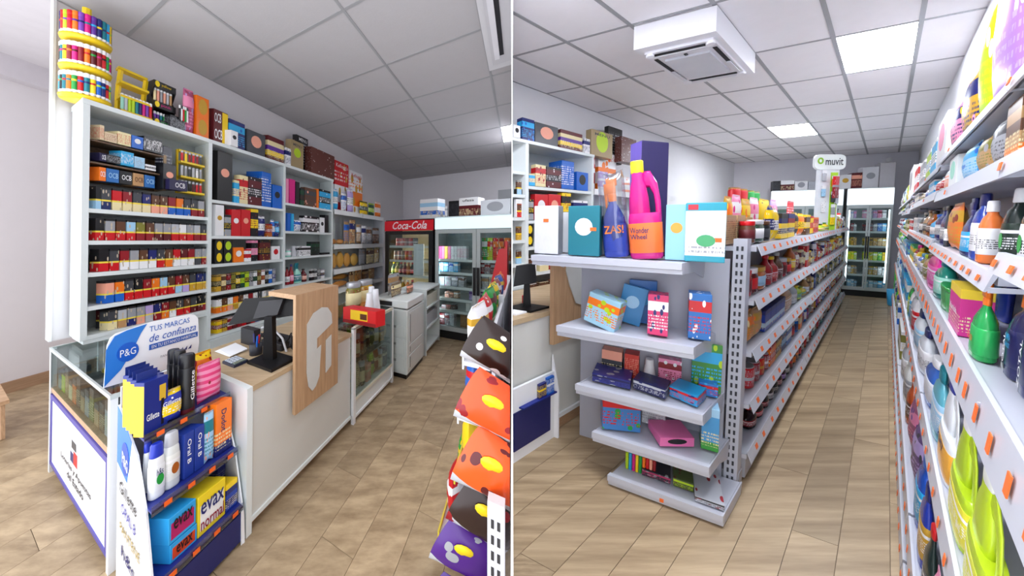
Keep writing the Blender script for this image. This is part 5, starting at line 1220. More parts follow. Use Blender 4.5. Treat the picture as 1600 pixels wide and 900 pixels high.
  (0.555, 0.09, 0.235, 'carton', 'razor box', 'razor:16287c,f4c41c', {'label': 'third dark blue razor box behind the second', 'd': 0.047, 'txt': []}),
 ]),
 ('A+u', 'u', -1.976, 0.745, 'top tier', 'razor boxes on the toiletries stand', None, [
  (0.555, 0.09, 0.235, 'carton', 'razor box', 'razor:16287c,f4c41c', {'label': 'rearmost dark blue razor box of the four', 'd': 0.047, 'txt': []}),
 ]),
 ('A+u', 'u', -1.76, 0.475, 'middle tier of toiletries stand', 'goods on the toiletries stand', None, [
  (0.543, 0.03, 0.235, 'shampoo', 'shampoo bottle', 'bot:e8ecf0,2036b0,e8ecf0', {'label': 'rear white shampoo bottle with blue cap on the middle tier', 'un': -0.09}),
  (0.555, 0.053, 0.235, 'shampoo', 'shampoo bottle', 'bot:e8ecf0,2036b0,e8ecf0', {'label': 'front white shampoo bottle, blue cap and green wave, on the middle tier', 'un': 0.0, 'txt': [('h&s', 0.25, 0.7, 0.42, 0.54, 'navy', 0)], 'wave': 'green'}),
  (0.614, 0.058, 0.25, 'shampoo', 'shampoo bottle', 'bot:d8dcda,silver,e2e4e0', {'label': 'off-white shampoo bottle with brown almond mark', 'wave': 'amber'}),
  (0.672, 0.043, 0.21, 'carton', 'toothpaste box', 'flat:203a94', {'label': 'left dark blue toothpaste box standing on the middle tier', 'txt': [('Oral B', 0.3, 0.7, 0.3, 0.85, 'white', -90)]}),
  (0.72, 0.043, 0.21, 'carton', 'toothpaste box', 'flat:203a94', {'label': 'right dark blue toothpaste box standing on the middle tier', 'txt': [('Oral B', 0.3, 0.7, 0.3, 0.85, 'white', -90)]}),
  (0.773, 0.051, 0.25, 'pouch', 'toothbrush pack', 'blot:pale_blue,teal,salmon', {'label': 'clear toothbrush blister pack beside the wipes', 'd': 0.02}),
  (0.845, 0.086, 0.27, 'carton', 'wipes pack', 'bands:navy,orange,orange,orange,orange', {'label': 'orange wipes pack with blue foot on the middle tier', 'd': 0.06, 'txt': [('Dodot', 0.3, 0.62, 0.42, 0.85, 'dark_blue', -90)]}),
 ]),
 ('A+u', 'u', -1.69, 0.195, 'bottom tier of toiletries stand', 'goods on the toiletries stand', None, [
  (0.622, 0.111, 0.115, 'carton', 'sanitary towel box', 'evax:2ca0e0,b01860', {'label': 'light blue sanitary towel box with purple panel, upper one', 'dz': 0.085, 'd': 0.12, 'txt': [('evax', 0.15, 0.85, 0.45, 0.85, 'black', 0)]}),
  (0.628, 0.11, 0.08, 'carton', 'sanitary towel box', 'evax:2ca0e0,d84a20', {'label': 'light blue sanitary towel box with orange panel, lower one', 'd': 0.12, 'txt': [('evax', 0.2, 0.8, 0.3, 0.75, 'black', 0)]}),
  (0.754, 0.134, 0.19, 'carton', 'sanitary towel box', 'evax:f0d428,f0f0ee', {'label': 'yellow and white sanitary towel box with large lettering', 'd': 0.12, 'txt': [('evax', 0.08, 0.92, 0.5, 0.8, 'navy', 0), ('normal', 0.08, 0.92, 0.12, 0.42, 'crimson', 0)]}),
  (0.857, 0.061, 0.14, 'carton', 'tampon box', 'bands:1c3c9c,navy,1c3c9c,navy,yellow', {'label': 'blue tampon box with yellow top band on the bottom tier', 'd': 0.12}),
  (0.866, 0.044, 0.17, 'carton', 'tampon box', 'txt:navy,grey', {'label': 'navy box behind the blue tampon box', 'd': 0.08, 'un': -0.14}),
 ]),
 ('A-v', 'v', 4.55, 1.515, 'top shelf of drinks fridge', 'goods inside the glass-door fridges', None, [
  (-2.579, 0.099, 0.145, 'can', 'drink can', 'can:red,silver', {}),
  (-2.47, 0.097, 0.144, 'can', 'drink can', 'can:red,white', {}),
  (-2.362, 0.096, 0.144, 'can', 'drink can', 'can:crimson,silver', {}),
  (-2.257, 0.094, 0.143, 'can', 'drink can', 'can:red,silver', {}),
  (-2.154, 0.092, 0.143, 'can', 'drink can', 'can:black,silver', {}),
 ]),
 ('A-v', 'v', 4.55, 1.255, 'second shelf of drinks fridge', 'goods inside the glass-door fridges', None, [
  (-2.634, 0.086, 0.165, 'can', 'drink can', 'can:maroon,silver', {}),
  (-2.54, 0.084, 0.167, 'can', 'drink can', 'can:crimson,white', {}),
  (-2.447, 0.083, 0.168, 'can', 'drink can', 'can:brown,silver', {}),
  (-2.355, 0.082, 0.169, 'can', 'drink can', 'can:red,gold', {}),
  (-2.265, 0.081, 0.17, 'can', 'drink can', 'can:red,silver', {}),
  (-2.176, 0.08, 0.172, 'can', 'drink can', 'can:brown,gold', {}),
 ]),
 ('A-v', 'v', 4.55, 0.985, 'third shelf of drinks fridge', 'goods inside the glass-door fridges', None, [
  (-2.699, 0.089, 0.218, 'bottle', 'drink bottle', 'bot:dark_green,yellow,lime', {}),
  (-2.601, 0.088, 0.221, 'bottle', 'drink bottle', 'bot:olive,lime,yellow', {}),
  (-2.504, 0.086, 0.224, 'bottle', 'drink bottle', 'bot:black,red,red', {}),
  (-2.409, 0.085, 0.225, 'bottle', 'drink bottle', 'bot:maroon,red,red', {}),
  (-2.315, 0.084, 0.225, 'bottle', 'drink bottle', 'bot:amber,orange,orange', {}),
  (-2.223, 0.082, 0.225, 'bottle', 'drink bottle', 'bot:black,red,red', {}),
 ]),
 ('A-v', 'v', 4.55, 0.605, 'fourth shelf of drinks fridge', 'goods inside the glass-door fridges', None, [
  (-2.719, 0.113, 0.26, 'bottle', 'drink bottle', 'bot:orange,orange,salmon', {}),
  (-2.595, 0.111, 0.267, 'bottle', 'drink bottle', 'bot:amber,orange,cream', {}),
  (-2.472, 0.109, 0.274, 'bottle', 'drink bottle', 'bot:gold,white,orange', {}),
  (-2.353, 0.107, 0.281, 'bottle', 'drink bottle', 'bot:orange,white,orange', {}),
  (-2.235, 0.105, 0.288, 'bottle', 'drink bottle', 'bot:black,red,red', {}),
 ]),
 ('A-v', 'v', 4.488, 1.0, '', '', None, [
  (-2.008, 0.24, 0.55, 'carton', 'notice sheet', 'flat:f0f2f4', {'label': 'white sheet of paper behind the drinks fridge glass', 'd': 0.006, 'noz': 1}),
 ]),
 ('A-v', 'v', 4.6, 1.299, 'top shelf, silver fridge left door', 'goods inside the glass-door fridges', None, [
  (-1.567, 0.062, 0.212, 'carton', 'milk carton', 'flat:ee6aa4', {}),
  (-1.498, 0.062, 0.213, 'carton', 'milk carton', 'flat:ee6aa4', {}),
  (-1.43, 0.061, 0.213, 'carton', 'milk carton', 'flat:f0d040', {}),
  (-1.363, 0.06, 0.214, 'carton', 'milk carton', 'flat:ee8ab8', {}),
  (-1.296, 0.06, 0.214, 'carton', 'milk carton', 'txt:white,grey', {}),
  (-1.231, 0.059, 0.215, 'carton', 'milk carton', 'txt:white,grey', {}),
  (-1.166, 0.058, 0.215, 'carton', 'milk carton', 'txt:white,pink', {}),
  (-1.101, 0.057, 0.216, 'carton', 'milk carton', 'txt:white,magenta', {}),
  (-1.038, 0.057, 0.216, 'carton', 'milk carton', 'txt:white,pink', {}),
 ]),
 ('A-v', 'v', 4.6, 1.081, 'second shelf, silver fridge left door', 'goods inside the glass-door fridges', None, [
  (-1.536, 0.095, 0.155, 'carton', 'yogurt pack', 'blot:pale_blue,white,blue', {}),
  (-1.431, 0.093, 0.158, 'carton', 'yogurt pack', 'blot:cyan,white,navy', {}),
  (-1.328, 0.092, 0.161, 'carton', 'yogurt pack', 'blot:pale_blue,blue,white', {}),
  (-1.227, 0.09, 0.165, 'carton', 'yogurt pack', 'blot:cyan,white,grey', {}),
 ]),
 ('A-v', 'v', 4.6, 0.841, 'third shelf, silver fridge left door', 'goods inside the glass-door fridges', None, [
  (-1.532, 0.13, 0.152, 'carton', 'food tray', 'blot:grey,silver,white', {}),
  (-1.389, 0.127, 0.16, 'carton', 'food tray', 'blot:silver,grey,pink', {}),
  (-1.25, 0.124, 0.167, 'carton', 'food tray', 'blot:grey,white,lilac', {}),
  (-1.114, 0.121, 0.174, 'carton', 'food tray', 'blot:silver,brown,white', {}),
 ]),
 ('A-v', 'v', 4.6, 0.645, 'fourth shelf, silver fridge left door', 'goods inside the glass-door fridges', None, [
  (-1.412, 0.087, 0.093, 'carton', 'meat tray', 'blot:salmon,brown,white', {}),
  (-1.316, 0.085, 0.1, 'carton', 'meat tray', 'blot:brown,salmon,cream', {}),
  (-1.222, 0.084, 0.108, 'carton', 'meat tray', 'blot:kraft,white,brown', {}),
 ]),
 ('A-v', 'v', 4.6, 0.448, 'fifth shelf, silver fridge left door', 'goods inside the glass-door fridges', None, [
  (-1.479, 0.092, 0.066, 'carton', 'meat tray', 'blot:maroon,grey,white', {}),
  (-1.377, 0.09, 0.076, 'carton', 'meat tray', 'blot:brown,crimson,grey', {}),
  (-1.278, 0.089, 0.085, 'carton', 'meat tray', 'blot:dark_grey,brown,white', {}),
 ]),
 ('A-v', 'v', 4.6, 0.175, 'bottom shelf, silver fridge left door', 'goods inside the glass-door fridges', None, [
  (-1.518, 0.097, 0.182, 'carton', 'food tray', 'blot:crimson,white,grey', {}),
  (-1.411, 0.095, 0.193, 'carton', 'food tray', 'blot:grey,crimson,white', {}),
  (-1.307, 0.093, 0.205, 'carton', 'food tray', 'blot:silver,grey,white', {}),
 ]),
 ('A-v', 'v', 4.6, 1.299, 'top shelf, silver fridge right door', 'goods inside the glass-door fridges', None, [
  (-0.657, 0.093, 0.352, 'carton', 'ready meal', 'blot:green,white,red', {}),
  (-0.555, 0.091, 0.352, 'carton', 'ready meal', 'blot:lime,red,white', {}),
  (-0.454, 0.09, 0.351, 'carton', 'ready meal', 'blot:red,orange,white', {}),
  (-0.355, 0.088, 0.351, 'carton', 'ready meal', 'blot:crimson,orange,cream', {}),
  (-0.258, 0.086, 0.35, 'carton', 'ready meal', 'blot:orange,red,white', {}),
 ]),
 ('A-v', 'v', 4.6, 1.081, 'second shelf, silver fridge right door', 'goods inside the glass-door fridges', None, [
  (-0.714, 0.101, 0.173, 'carton', 'food packet', 'blot:crimson,white,grey', {}),
  (-0.603, 0.099, 0.173, 'carton', 'food packet', 'blot:grey,crimson,white', {}),
  (-0.493, 0.097, 0.173, 'carton', 'food packet', 'blot:maroon,grey,pink', {}),
  (-0.387, 0.095, 0.173, 'carton', 'food packet', 'blot:blue,white,cyan', {}),
 ]),
 ('A-v', 'v', 4.6, 0.841, 'third shelf, silver fridge right door', 'goods inside the glass-door fridges', None, [
  (-0.777, 0.122, 0.195, 'carton', 'food packet', 'blot:grey,cream,white', {}),
  (-0.644, 0.119, 0.195, 'carton', 'food packet', 'blot:silver,tan,white', {}),
  (-0.513, 0.116, 0.195, 'carton', 'food packet', 'blot:cream,grey,gold', {}),
 ]),
 ('A-v', 'v', 4.6, 0.645, 'fourth shelf, silver fridge right door', 'goods inside the glass-door fridges', None, [
  (-0.901, 0.099, 0.151, 'carton', 'food packet', 'blot:lilac,purple,white', {}),
  (-0.792, 0.097, 0.151, 'carton', 'food packet', 'blot:pale_blue,navy,white', {}),
  (-0.686, 0.095, 0.151, 'carton', 'food packet', 'blot:purple,white,navy', {}),
  (-0.581, 0.093, 0.151, 'carton', 'food packet', 'blot:white,lilac,navy', {}),
 ]),
 ('A-v', 'v', 4.6, 0.448, 'fifth shelf, silver fridge right door', 'goods inside the glass-door fridges', None, [
  (-0.974, 0.08, 0.135, 'carton', 'white tub', 'flat:e8e8e4', {}),
  (-0.886, 0.079, 0.143, 'carton', 'white tub', 'flat:dcdcd8', {}),
 ]),
 ('A-v', 'v', 4.6, 0.175, '', '', None, [
  (-0.898, 0.464, 0.2, 'carton', 'cardboard box', 'txt:8a6440,b89468', {'label': 'brown cardboard box at the bottom of the silver fridge', 'd': 0.3}),
 ]),
 ('A-v', 'v', 4.75, 2.01, '', '', None, [
  (-1.882, 0.429, 0.362, 'carton', 'appliance box', 'bands:white,blue,white,pale_blue,white', {'label': 'white and blue appliance box above the red fridge header', 'd': 0.2}),
  (-1.601, 0.044, 0.127, 'can', 'small cup', 'can:silver,grey', {'label': 'small silver cup between boxes on the fridge'}),
  (-1.493, 0.057, 0.213, 'jar', 'small jar', 'jar:silver,white,white', {'label': 'small glass jar on top of the fridge'}),
  (-1.311, 0.221, 0.293, 'carton', 'appliance box', 'txt:black,dark_grey', {'label': 'small black box on the fridge beside the toaster box', 'd': 0.2}),
  (-1.0, 0.394, 0.328, 'carton', 'toaster box', 'bands:maroon,maroon,maroon,white,white', {'label': 'maroon and white toaster box on the fridge', 'd': 0.2, 'txt': [('ufesa', 0.2, 0.8, 0.8, 0.92, 'dark_grey', 0)]}),
  (-0.477, 0.552, 0.263, 'carton', 'appliance box', 'emb:d4d8de,grey', {'label': 'pale grey appliance box on the fridge by the dividing wall', 'd': 0.2}),
 ]),
 ('A+u', 'u', -1.62, 0.91, '', '', None, [
  (3.1, 0.3, 0.17, 'pouch', 'bread bag', 'blot:6e5a44,cream,dark_grey', {'label': 'paper bag of bread on top of the photocopier', 'un': -0.1}),
  (3.225, 0.35, 0.26, 'pouch', 'bread bag', 'blot:grey,kraft,dark_grey', {'label': 'grey bag piled behind the bread on the photocopier', 'un': -0.22}),
  (3.37, 0.2, 0.12, 'pouch', 'bread bag', 'blot:brown,salmon,kraft', {'label': 'brown snack bag at the far end of the photocopier'}),
 ]),
 ('A+u', 'u', -1.75, 0.84, '', '', None, [
  (2.65, 0.18, 0.05, 'carton', 'sweets box', 'flat:c87e3c', {'label': 'orange open sweets box behind the red one on the case', 'd': 0.09, 'un': -0.22}),
  (2.532, 0.191, 0.3, 'jar', 'glass jar', 'gl:olive,silver', {'label': 'left glass bottle of sweets on the glass case', 'un': -0.26}),
  (2.761, 0.234, 0.3, 'jar', 'glass jar', 'gl:gold,silver', {'label': 'right glass bottle of sweets on the glass case', 'un': -0.24}),
  (2.425, 0.11, 0.22, 'cup_stack', 'paper cups', 'flat:e8eaf0', {'label': 'left stack of white cups on the glass case', 'un': 0.06}),
  (2.555, 0.11, 0.24, 'cup_stack', 'paper cups', 'flat:e8eaf0', {'label': 'middle, tallest stack of white cups on the glass case', 'un': 0.06}),
  (2.685, 0.11, 0.24, 'cup_stack', 'paper cups', 'flat:e8eaf0', {'label': 'right stack of white cups on the glass case', 'un': -0.1}),
 ]),
 ('A-v', 'v', 2.03, 0.846, '', '', None, [
  (-1.624, 0.445, 0.14, 'carton', 'sweets box', 'choc:d01c24,f0c820', {'label': 'red and yellow chocolate bar box on the glass case', 'd': 0.1}),
 ]),
 ('B+u', 'u', -2.47, 2.365, '', '', None, [
  (3.059, 0.16, 0.211, 'carton', 'box', 'blot:navy,cyan,blue', {'label': 'dark blue speckled box on the cabinet right of the dividing wall', 'd': 0.08}),
  (2.879, 0.078, 0.112, 'carton', 'phone box', 'emb:white,black', {'label': 'white phone box beside the dividing wall on the cabinet', 'un': 0.03, 'd': 0.03}),
  (3.317, 0.337, 0.204, 'carton', 'box', 'emb:dark_grey,salmon', {'label': 'dark grey hexagon box seen over the aisle shelves', 'd': 0.15}),
  (3.711, 0.37, 0.203, 'carton', 'stacked cartons', 'bands:maroon,yellow,purple,cream,maroon', {'label': 'stack of maroon and yellow cartons seen over the aisle shelves', 'd': 0.14}),
  (3.981, 0.12, 0.172, 'carton', 'box', 'blot:white,navy,grey', {'label': 'small white and navy box seen over the aisle shelves'}),
  (4.285, 0.439, 0.304, 'carton', 'poster box', 'emb:a08c66,lime', {'label': 'tan poster box with lime square seen over the aisle shelves', 'd': 0.08, 'txt': [('MENU', 0.15, 0.85, 0.8, 0.9, 'dark_grey', 0)]}),
  (4.863, 0.342, 0.478, 'carton', 'poster box', 'txt:black,grey', {'label': 'black poster box seen over the aisle shelves', 'un': -0.16, 'd': 0.06}),
  (4.901, 0.372, 0.329, 'carton', 'box', 'dots:5e3028,white', {'label': 'brown dotted box seen over the aisle shelves', 'd': 0.1}),
 ]),
 ('B+u', 'u', -2.47, 1.935, '', '', None, [
  (3.112, 0.078, 0.116, 'carton', 'small box', 'band:cyan,cream,blue', {'label': 'small light blue packet in the cabinet behind the top display shelf'}),
  (3.232, 0.146, 0.217, 'carton', 'box', 'blot:cream,red,crimson', {'label': 'cream and red box in the cabinet behind the top display shelf'}),
  (3.429, 0.227, 0.212, 'carton', 'box', 'band:maroon,black,white', {'label': 'maroon and black box in the cabinet behind the display shelf'}),
  (3.654, 0.204, 0.305, 'carton', 'tall box', 'txt:blue,white', {'label': 'tall blue box with white print in the cabinet beyond the display shelf', 'd': 0.2}),
  (3.908, 0.21, 0.208, 'carton', 'flat box', 'emb:blue,black', {'label': 'blue flat box right of the tall blue box in the cabinet'}),
 ]),
 ('B+u', 'u', -2.47, 1.595, '', '', None, [
  (3.091, 0.087, 0.202, 'carton', 'small box', 'band:grey,black,yellow', {'label': 'small grey box beside the red boxes in the cabinet'}),
  (3.245, 0.185, 0.26, 'carton', 'red box', 'emb:red,white', {'label': 'left red box in the cabinet behind the white product boxes'}),
  (3.442, 0.19, 0.27, 'carton', 'red box', 'emb:red,salmon', {'label': 'right red box in the cabinet behind the white product boxes'}),
  (3.632, 0.15, 0.294, 'carton', 'box', 'band:black,yellow,crimson', {'label': 'black and yellow box right of the red boxes in the cabinet'}),
  (3.883, 0.26, 0.221, 'carton', 'box', 'band:navy,white,black', {'label': 'navy and white packet at the right of the cabinet shelf'}),
 ]),
 ('B+u', 'u', -2.47, 1.33, '', '', None, [
  (3.086, 0.083, 0.22, 'carton', 'double box', 'emb2:black,yellow', {'label': 'black double box with two yellow discs left of the white boxes'}),
 ]),
 ('B+u', 'u', -2.47, 1.842, 'shelf beside the dividing wall', '', None, [
  (2.941, 0.081, 0.048, 'carton', 'box', 'emb:161414,salmon', {'label': 'black hexagon box on the cabinet beside the dividing wall', 'd': 0.03}),
 ]),
 ('B+u', 'u', -2.47, 1.622, 'shelf beside the dividing wall ', '', None, [
  (2.941, 0.081, 0.17, 'carton', 'carton', 'emb:white,red', {'label': 'white carton with red emblem by the dividing wall', 'd': 0.03}),
 ]),
 ('B-v', 'v', 2.06, 1.375, '', 'products on the display end shelf', None, [
  (-1.536, 0.164, 0.312, 'carton', 'product box', 'flat:d9dade', {'tagp': (0.0, 0.66, 0.22, 0.07), 'label': 'white and grey product box leftmost on the end display', 'd': 0.1, 'half': '7c7e86'}),
  (-1.491, 0.089, 0.272, 'carton', 'product box', 'flat:d0d2d6', {'label': 'narrow pale box behind the white box on the end display', 'd': 0.1, 'vn': 0.14}),
  (-1.291, 0.193, 0.307, 'carton', 'product box', 'emb:1c7484,white', {'tagp': (0.3, 0.5, 0.2, 0.07), 'label': 'teal product box with white ribbon and emblem on the end display', 'd': 0.1}),
  (-1.229, 0.125, 0.305, 'carton', 'product box', 'txt:9aa4b0,b8c0c8', {'label': 'grey-blue product box behind the teal one', 'd': 0.1, 'vn': 0.12}),
  (-1.097, 0.144, 0.473, 'spray', 'spray bottle', 'bot:2a3f9c,orange,2a3f9c', {'label': 'blue trigger spray bottle with orange head inside a clear bag', 'bag': 1, 'd': 0.09, 'txt': [('ZAS!', 0.12, 0.88, 0.3, 0.4, 'orange', 0)], 'roll': -0.1}),
  (-0.932, 0.178, 0.566, 'jug', 'detergent bottle', 'bot:c4187c,f0d020,e87030', {'label': 'magenta detergent bottle with yellow cap on the end display', 'd': 0.11, 'roll': -0.08, 'txt': [('Wonder', 0.06, 0.62, 0.26, 0.32, 'dark_blue', 0), ('Wheel', 0.06, 0.55, 0.2, 0.25, 'dark_blue', 0)]}),
  (-0.799, 0.105, 0.305, 'carton', 'toy box', 'emb:8ec4e4,d8a040', {'label': 'light blue and gold toy box beside the magenta bottle', 'd': 0.06, 'vn': 0.03}),
  (-0.655, 0.179, 0.311, 'carton', 'game box', 'game:e8eaec,2a9ab0,4ca870', {'label': 'white and teal game box at the right of the end display', 'd': 0.12, 'half': '2a8a9c'}),
 ]),
 ('B-v', 'v', 2.27, 1.375, '', 'products on the display end shelf', None, [
  (-0.996, 0.192, 0.682, 'carton', 'tall box', 'two:2c2656,5a4a9c', {'label': 'tall purple box standing behind the magenta bottle', 'd': 0.1, 'theta': 0.75}),
 ]),
 ('B-v', 'v', 2.06, 0.945, '', 'products on the display end shelf', None, [
  (-1.182, 0.202, 0.19, 'carton', 'gift set', 'blot:9cc8dc,orange,lime', {'label': 'tilted pale blue gift set with orange cup on the second shelf', 'd': 0.1, 'roll': 0.22, 'theta': -0.25}),
  (-1.106, 0.144, 0.24, 'carton', 'plate set', 'emb:3c88c0,pale_blue', {'label': 'blue plate set leaning behind the tilted gift set', 'd': 0.03, 'vn': 0.16, 'roll': 0.2}),
  (-1.04, 0.16, 0.27, 'carton', 'plate set', 'emb:2a6cb4,cyan', {'label': 'upright blue plate set in the middle of the second shelf', 'd': 0.04, 'vn': 0.22}),
  (-0.866, 0.104, 0.23, 'carton', 'cup set', 'blot:d8306c,white,navy', {'label': 'pink cup set in an open carton on the second shelf', 'd': 0.1}),
  (-0.677, 0.106, 0.25, 'carton', 'cup set', 'blot:1f6cb8,red,white', {'label': 'blue cup set in an open carton at the right of the second shelf', 'd': 0.1, 'vn': 0.04}),
 ]),
 ('B-v', 'v', 2.06, 0.595, '', 'products on the display end shelf', None, [
  (-1.113, 0.224, 0.05, 'carton', 'pencil case', 'blot:262a78,1a1c50,grey', {'label': 'navy pencil case in plastic at the left of the third shelf', 'd': 0.16}),
  (-0.888, 0.176, 0.06, 'carton', 'pencil case', 'blot:1e2050,silver,navy', {'label': 'dark pencil case with silver print in the middle of the third shelf', 'd': 0.12, 'theta': -0.25}),
  (-0.704, 0.145, 0.06, 'carton', 'pencil tin', 'blot:1e8ac0,red,navy', {'label': 'bright blue pencil tin in plastic at the front of the third shelf', 'd': 0.13, 'theta': -0.4}),
  (-1.196, 0.126, 0.15, 'carton', 'small box', 'bands:black,black,dark_grey,salmon,salmon', {'label': 'black small box with pink top at the back of the third shelf', 'vn': 0.24, 'd': 0.08}),
  (-1.075, 0.085, 0.15, 'carton', 'small box', 'txt:c83024,salmon', {'label': 'red small box at the back of the third shelf', 'vn': 0.24, 'd': 0.08}),
  (-0.97, 0.087, 0.13, 'cup_stack', 'mug', 'flat:e6e4e6', {'label': 'white mug at the back of the third shelf', 'vn': 0.2}),
  (-0.873, 0.126, 0.15, 'carton', 'toy pack', 'blot:pink,crimson,white', {'label': 'pink toy pack at the back of the third shelf', 'vn': 0.24, 'd': 0.05}),
  (-0.686, 0.148, 0.28, 'book', 'picture book', 'blot:3c8c3a,cyan,lime', {'label': 'green picture book standing at the right of the third shelf', 'vn': 0.2, 'd': 0.02}),
  (-0.655, 0.092, 0.07, 'carton', 'pencil box', 'blot:2070c0,red,cyan', {'label': 'blue and red pencil box below the picture book', 'vn': 0.14, 'd': 0.09}),
 ]),
 ('B-v', 'v', 2.06, 0.325, '', 'products on the display end shelf', None, [
  (-1.062, 0.219, 0.23, 'carton', 'toy box', 'blot:3878b8,red,green', {'label': 'blue toy box with clear window at the left of the fourth shelf', 'd': 0.1, 'theta': 0.3}),
  (-0.941, 0.133, 0.2, 'carton', 'toy box', 'blot:c4c8cc,grey,white', {'label': 'grey and white toy box behind on the fourth shelf', 'vn': 0.2, 'd': 0.08}),
  (-0.784, 0.191, 0.05, 'carton', 'puzzle box', 'emb:e070a8,black', {'label': 'pink and black puzzle box lying flat on the fourth shelf', 'd': 0.16, 'theta': 0.45}),
  (-0.615, 0.082, 0.24, 'carton', 'toy box', 'bands:3c9a3c,4c9ad0,4c9ad0,4c9ad0,pale_blue', {'label': 'light blue toy box at the right of the fourth shelf', 'vn': 0.06, 'd': 0.1}),
 ]),
 ('B-v', 'v', 2.08, 0.08, '', 'products on the display end shelf', None, [
  (-0.859, 0.151, 0.04, 'carton', 'blister pack', 'blot:2a2630,b0305c,grey', {'label': 'black blister pack of toys on the bottom shelf', 'd': 0.18}),
  (-0.72, 0.1, 0.05, 'carton', 'toy pack', 'blot:4a5a2c,lime,brown', {'label': 'green toy pack in the middle of the bottom shelf', 'd': 0.18}),
  (-0.577, 0.133, 0.03, 'carton', 'blister pack', 'blot:b8bcc4,black,crimson', {'label': 'long silver and black blister pack at the right of the bottom shelf', 'd': 0.26}),
 ]),
 ('B+u', 'u', -0.56, 1.45, 'top gondola deck', 'goods on the aisle gondola', None, [
  (2.467, 0.181, 0.173, 'carton', 'coffee pack', 'txt:b08e68,brown', {'d': 0.06, 'un': -0.09}),
  (2.665, 0.165, 0.175, 'carton', 'coffee pack', 'txt:b89870,dark_grey', {'d': 0.06, 'un': -0.09}),
  (2.847, 0.139, 0.163, 'carton', 'coffee pack', 'txt:a88258,brown', {'d': 0.06, 'un': -0.09}),
  (2.588, 0.088, 0.138, 'jar', 'jar', 'jar:brown,red,maroon', {}),
  (2.768, 0.246, 0.146, 'jar', 'jar', 'jar:dark_green,white,white', {}),
  (2.964, 0.111, 0.137, 'jar', 'jar', 'jar:black,brown,dark_grey', {}),
  (3.076, 0.099, 0.245, 'pouch', 'pouch', 'band:yellow,navy,white', {}),
  (3.211, 0.128, 0.23, 'pouch', 'pouch', 'band:yellow,white,navy', {}),
  (3.444, 0.241, 0.195, 'carton', 'cocoa pack', 'bands:yellow,navy,yellow,navy,black', {}),
  (3.728, 0.278, 0.198, 'carton', 'cocoa pack', 'bands:yellow,navy,yellow,crimson,navy', {}),
  (4.004, 0.222, 0.213, 'pouch', 'coffee bag', 'band:black,gold,brown', {}),
  (4.31, 0.253, 0.205, 'pouch', 'pouch', 'band:orange,yellow,brown', {}),
  (4.598, 0.245, 0.196, 'carton', 'pack', 'band:brown,yellow,white', {}),
  (4.855, 0.18, 0.184, 'carton', 'pack', 'band:yellow,red,orange', {}),
  (5.171, 0.355, 0.172, 'carton', 'pack', 'band:red,orange,white', {}),
  (5.931, 0.327, 0.092, 'bottle', 'bottle', 'bot:lime,black,yellow', {}),
  (6.343, 0.371, 0.106, 'bottle', 'bottle', 'bot:yellow,green,lime', {}),
 ]),
 ('B+u', 'u', -0.78, 1.45, 'back row, gondola top deck', 'goods on the aisle gondola', None, [
  (3.531, 0.179, 0.42, 'can', 'snack tube', 'bands:red,gold,red,green,red', {'un': -0.1}),
  (3.748, 0.179, 0.42, 'can', 'snack tube', 'bands:red,orange,gold,green,red', {'un': -0.1}),
  (3.967, 0.175, 0.42, 'can', 'snack tube', 'bands:green,lime,green,red,green', {'un': -0.1}),
  (4.162, 0.166, 0.42, 'can', 'snack tube', 'bands:green,white,green,red,green', {'un': -0.1}),
  (2.728, 0.133, 0.3, 'pouch', 'cereal bag', 'blot:gold,orange,yellow', {'un': 0.06, 'd': 0.055}),
  (2.91, 0.178, 0.32, 'pouch', 'cereal bag', 'blot:pink,white,magenta', {'un': 0.06, 'd': 0.055}),
  (3.134, 0.202, 0.3, 'pouch', 'cereal bag', 'blot:gold,yellow,orange', {'un': 0.06, 'd': 0.055}),
  (3.366, 0.229, 0.32, 'pouch', 'cereal bag', 'blot:white,pink,magenta', {'un': 0.06, 'd': 0.055}),
  (3.689, 0.336, 0.32, 'pouch', 'cereal bag', 'blot:f0cc30,yellow,navy', {'un': 0.06, 'd': 0.055}),
  (4.023, 0.235, 0.33, 'pouch', 'cereal bag', 'blot:lilac,pink,white', {'un': 0.06, 'd': 0.055}),
  (4.596, 0.249, 0.2, 'carton', 'cracker box', 'band:cyan,white,blue', {}),
  (5.15, 0.4, 0.36, 'pouch', 'hanging banner', 'txt:d02434,white', {'label': 'red snack banner standing on the gondola top deck', 'd': 0.03}),
  (6.74, 0.809, 0.2, 'carton', 'appliance box', 'txt:grey,dark_grey', {}),
 ]),
 ('B+u', 'u', -0.545, 1.135, 'second gondola deck', 'goods on the aisle gondola', None, [
  (2.493, 0.106, 0.156, 'jar', 'jar', 'jar:crimson,red,maroon', {}),
  (2.625, 0.139, 0.158, 'jar', 'jar', 'jar:maroon,white,red', {}),
  (2.812, 0.208, 0.148, 'jar', 'jar', 'jar:amber,gold,pale_blue', {'label': 'amber jar with gold lid on the second gondola deck'}),
  (3.009, 0.137, 0.21, 'bottle', 'sauce bottle', 'bot:9c1420,red,crimson', {}),
  (3.184, 0.173, 0.187, 'bottle', 'sauce bottle', 'bot:b01820,yellow,red', {}),
  (3.358, 0.142, 0.204, 'bottle', 'sauce bottle', 'bot:brown,silver,maroon', {}),
  (3.521, 0.129, 0.15, 'jar', 'jar', 'jar:crimson,silver,maroon', {}),
  (3.695, 0.169, 0.136, 'jar', 'jar', 'jar:maroon,gold,red', {}),
 ]),
 ('B+u', 'u', -0.545, 0.825, 'third gondola deck', 'goods on the aisle gondola', None, [
  (2.566, 0.149, 0.205, 'pouch', 'pasta bag', 'blot:b8863c,orange,cream', {}),
  (2.751, 0.202, 0.194, 'pouch', 'pasta bag', 'blot:tan,gold,orange', {}),
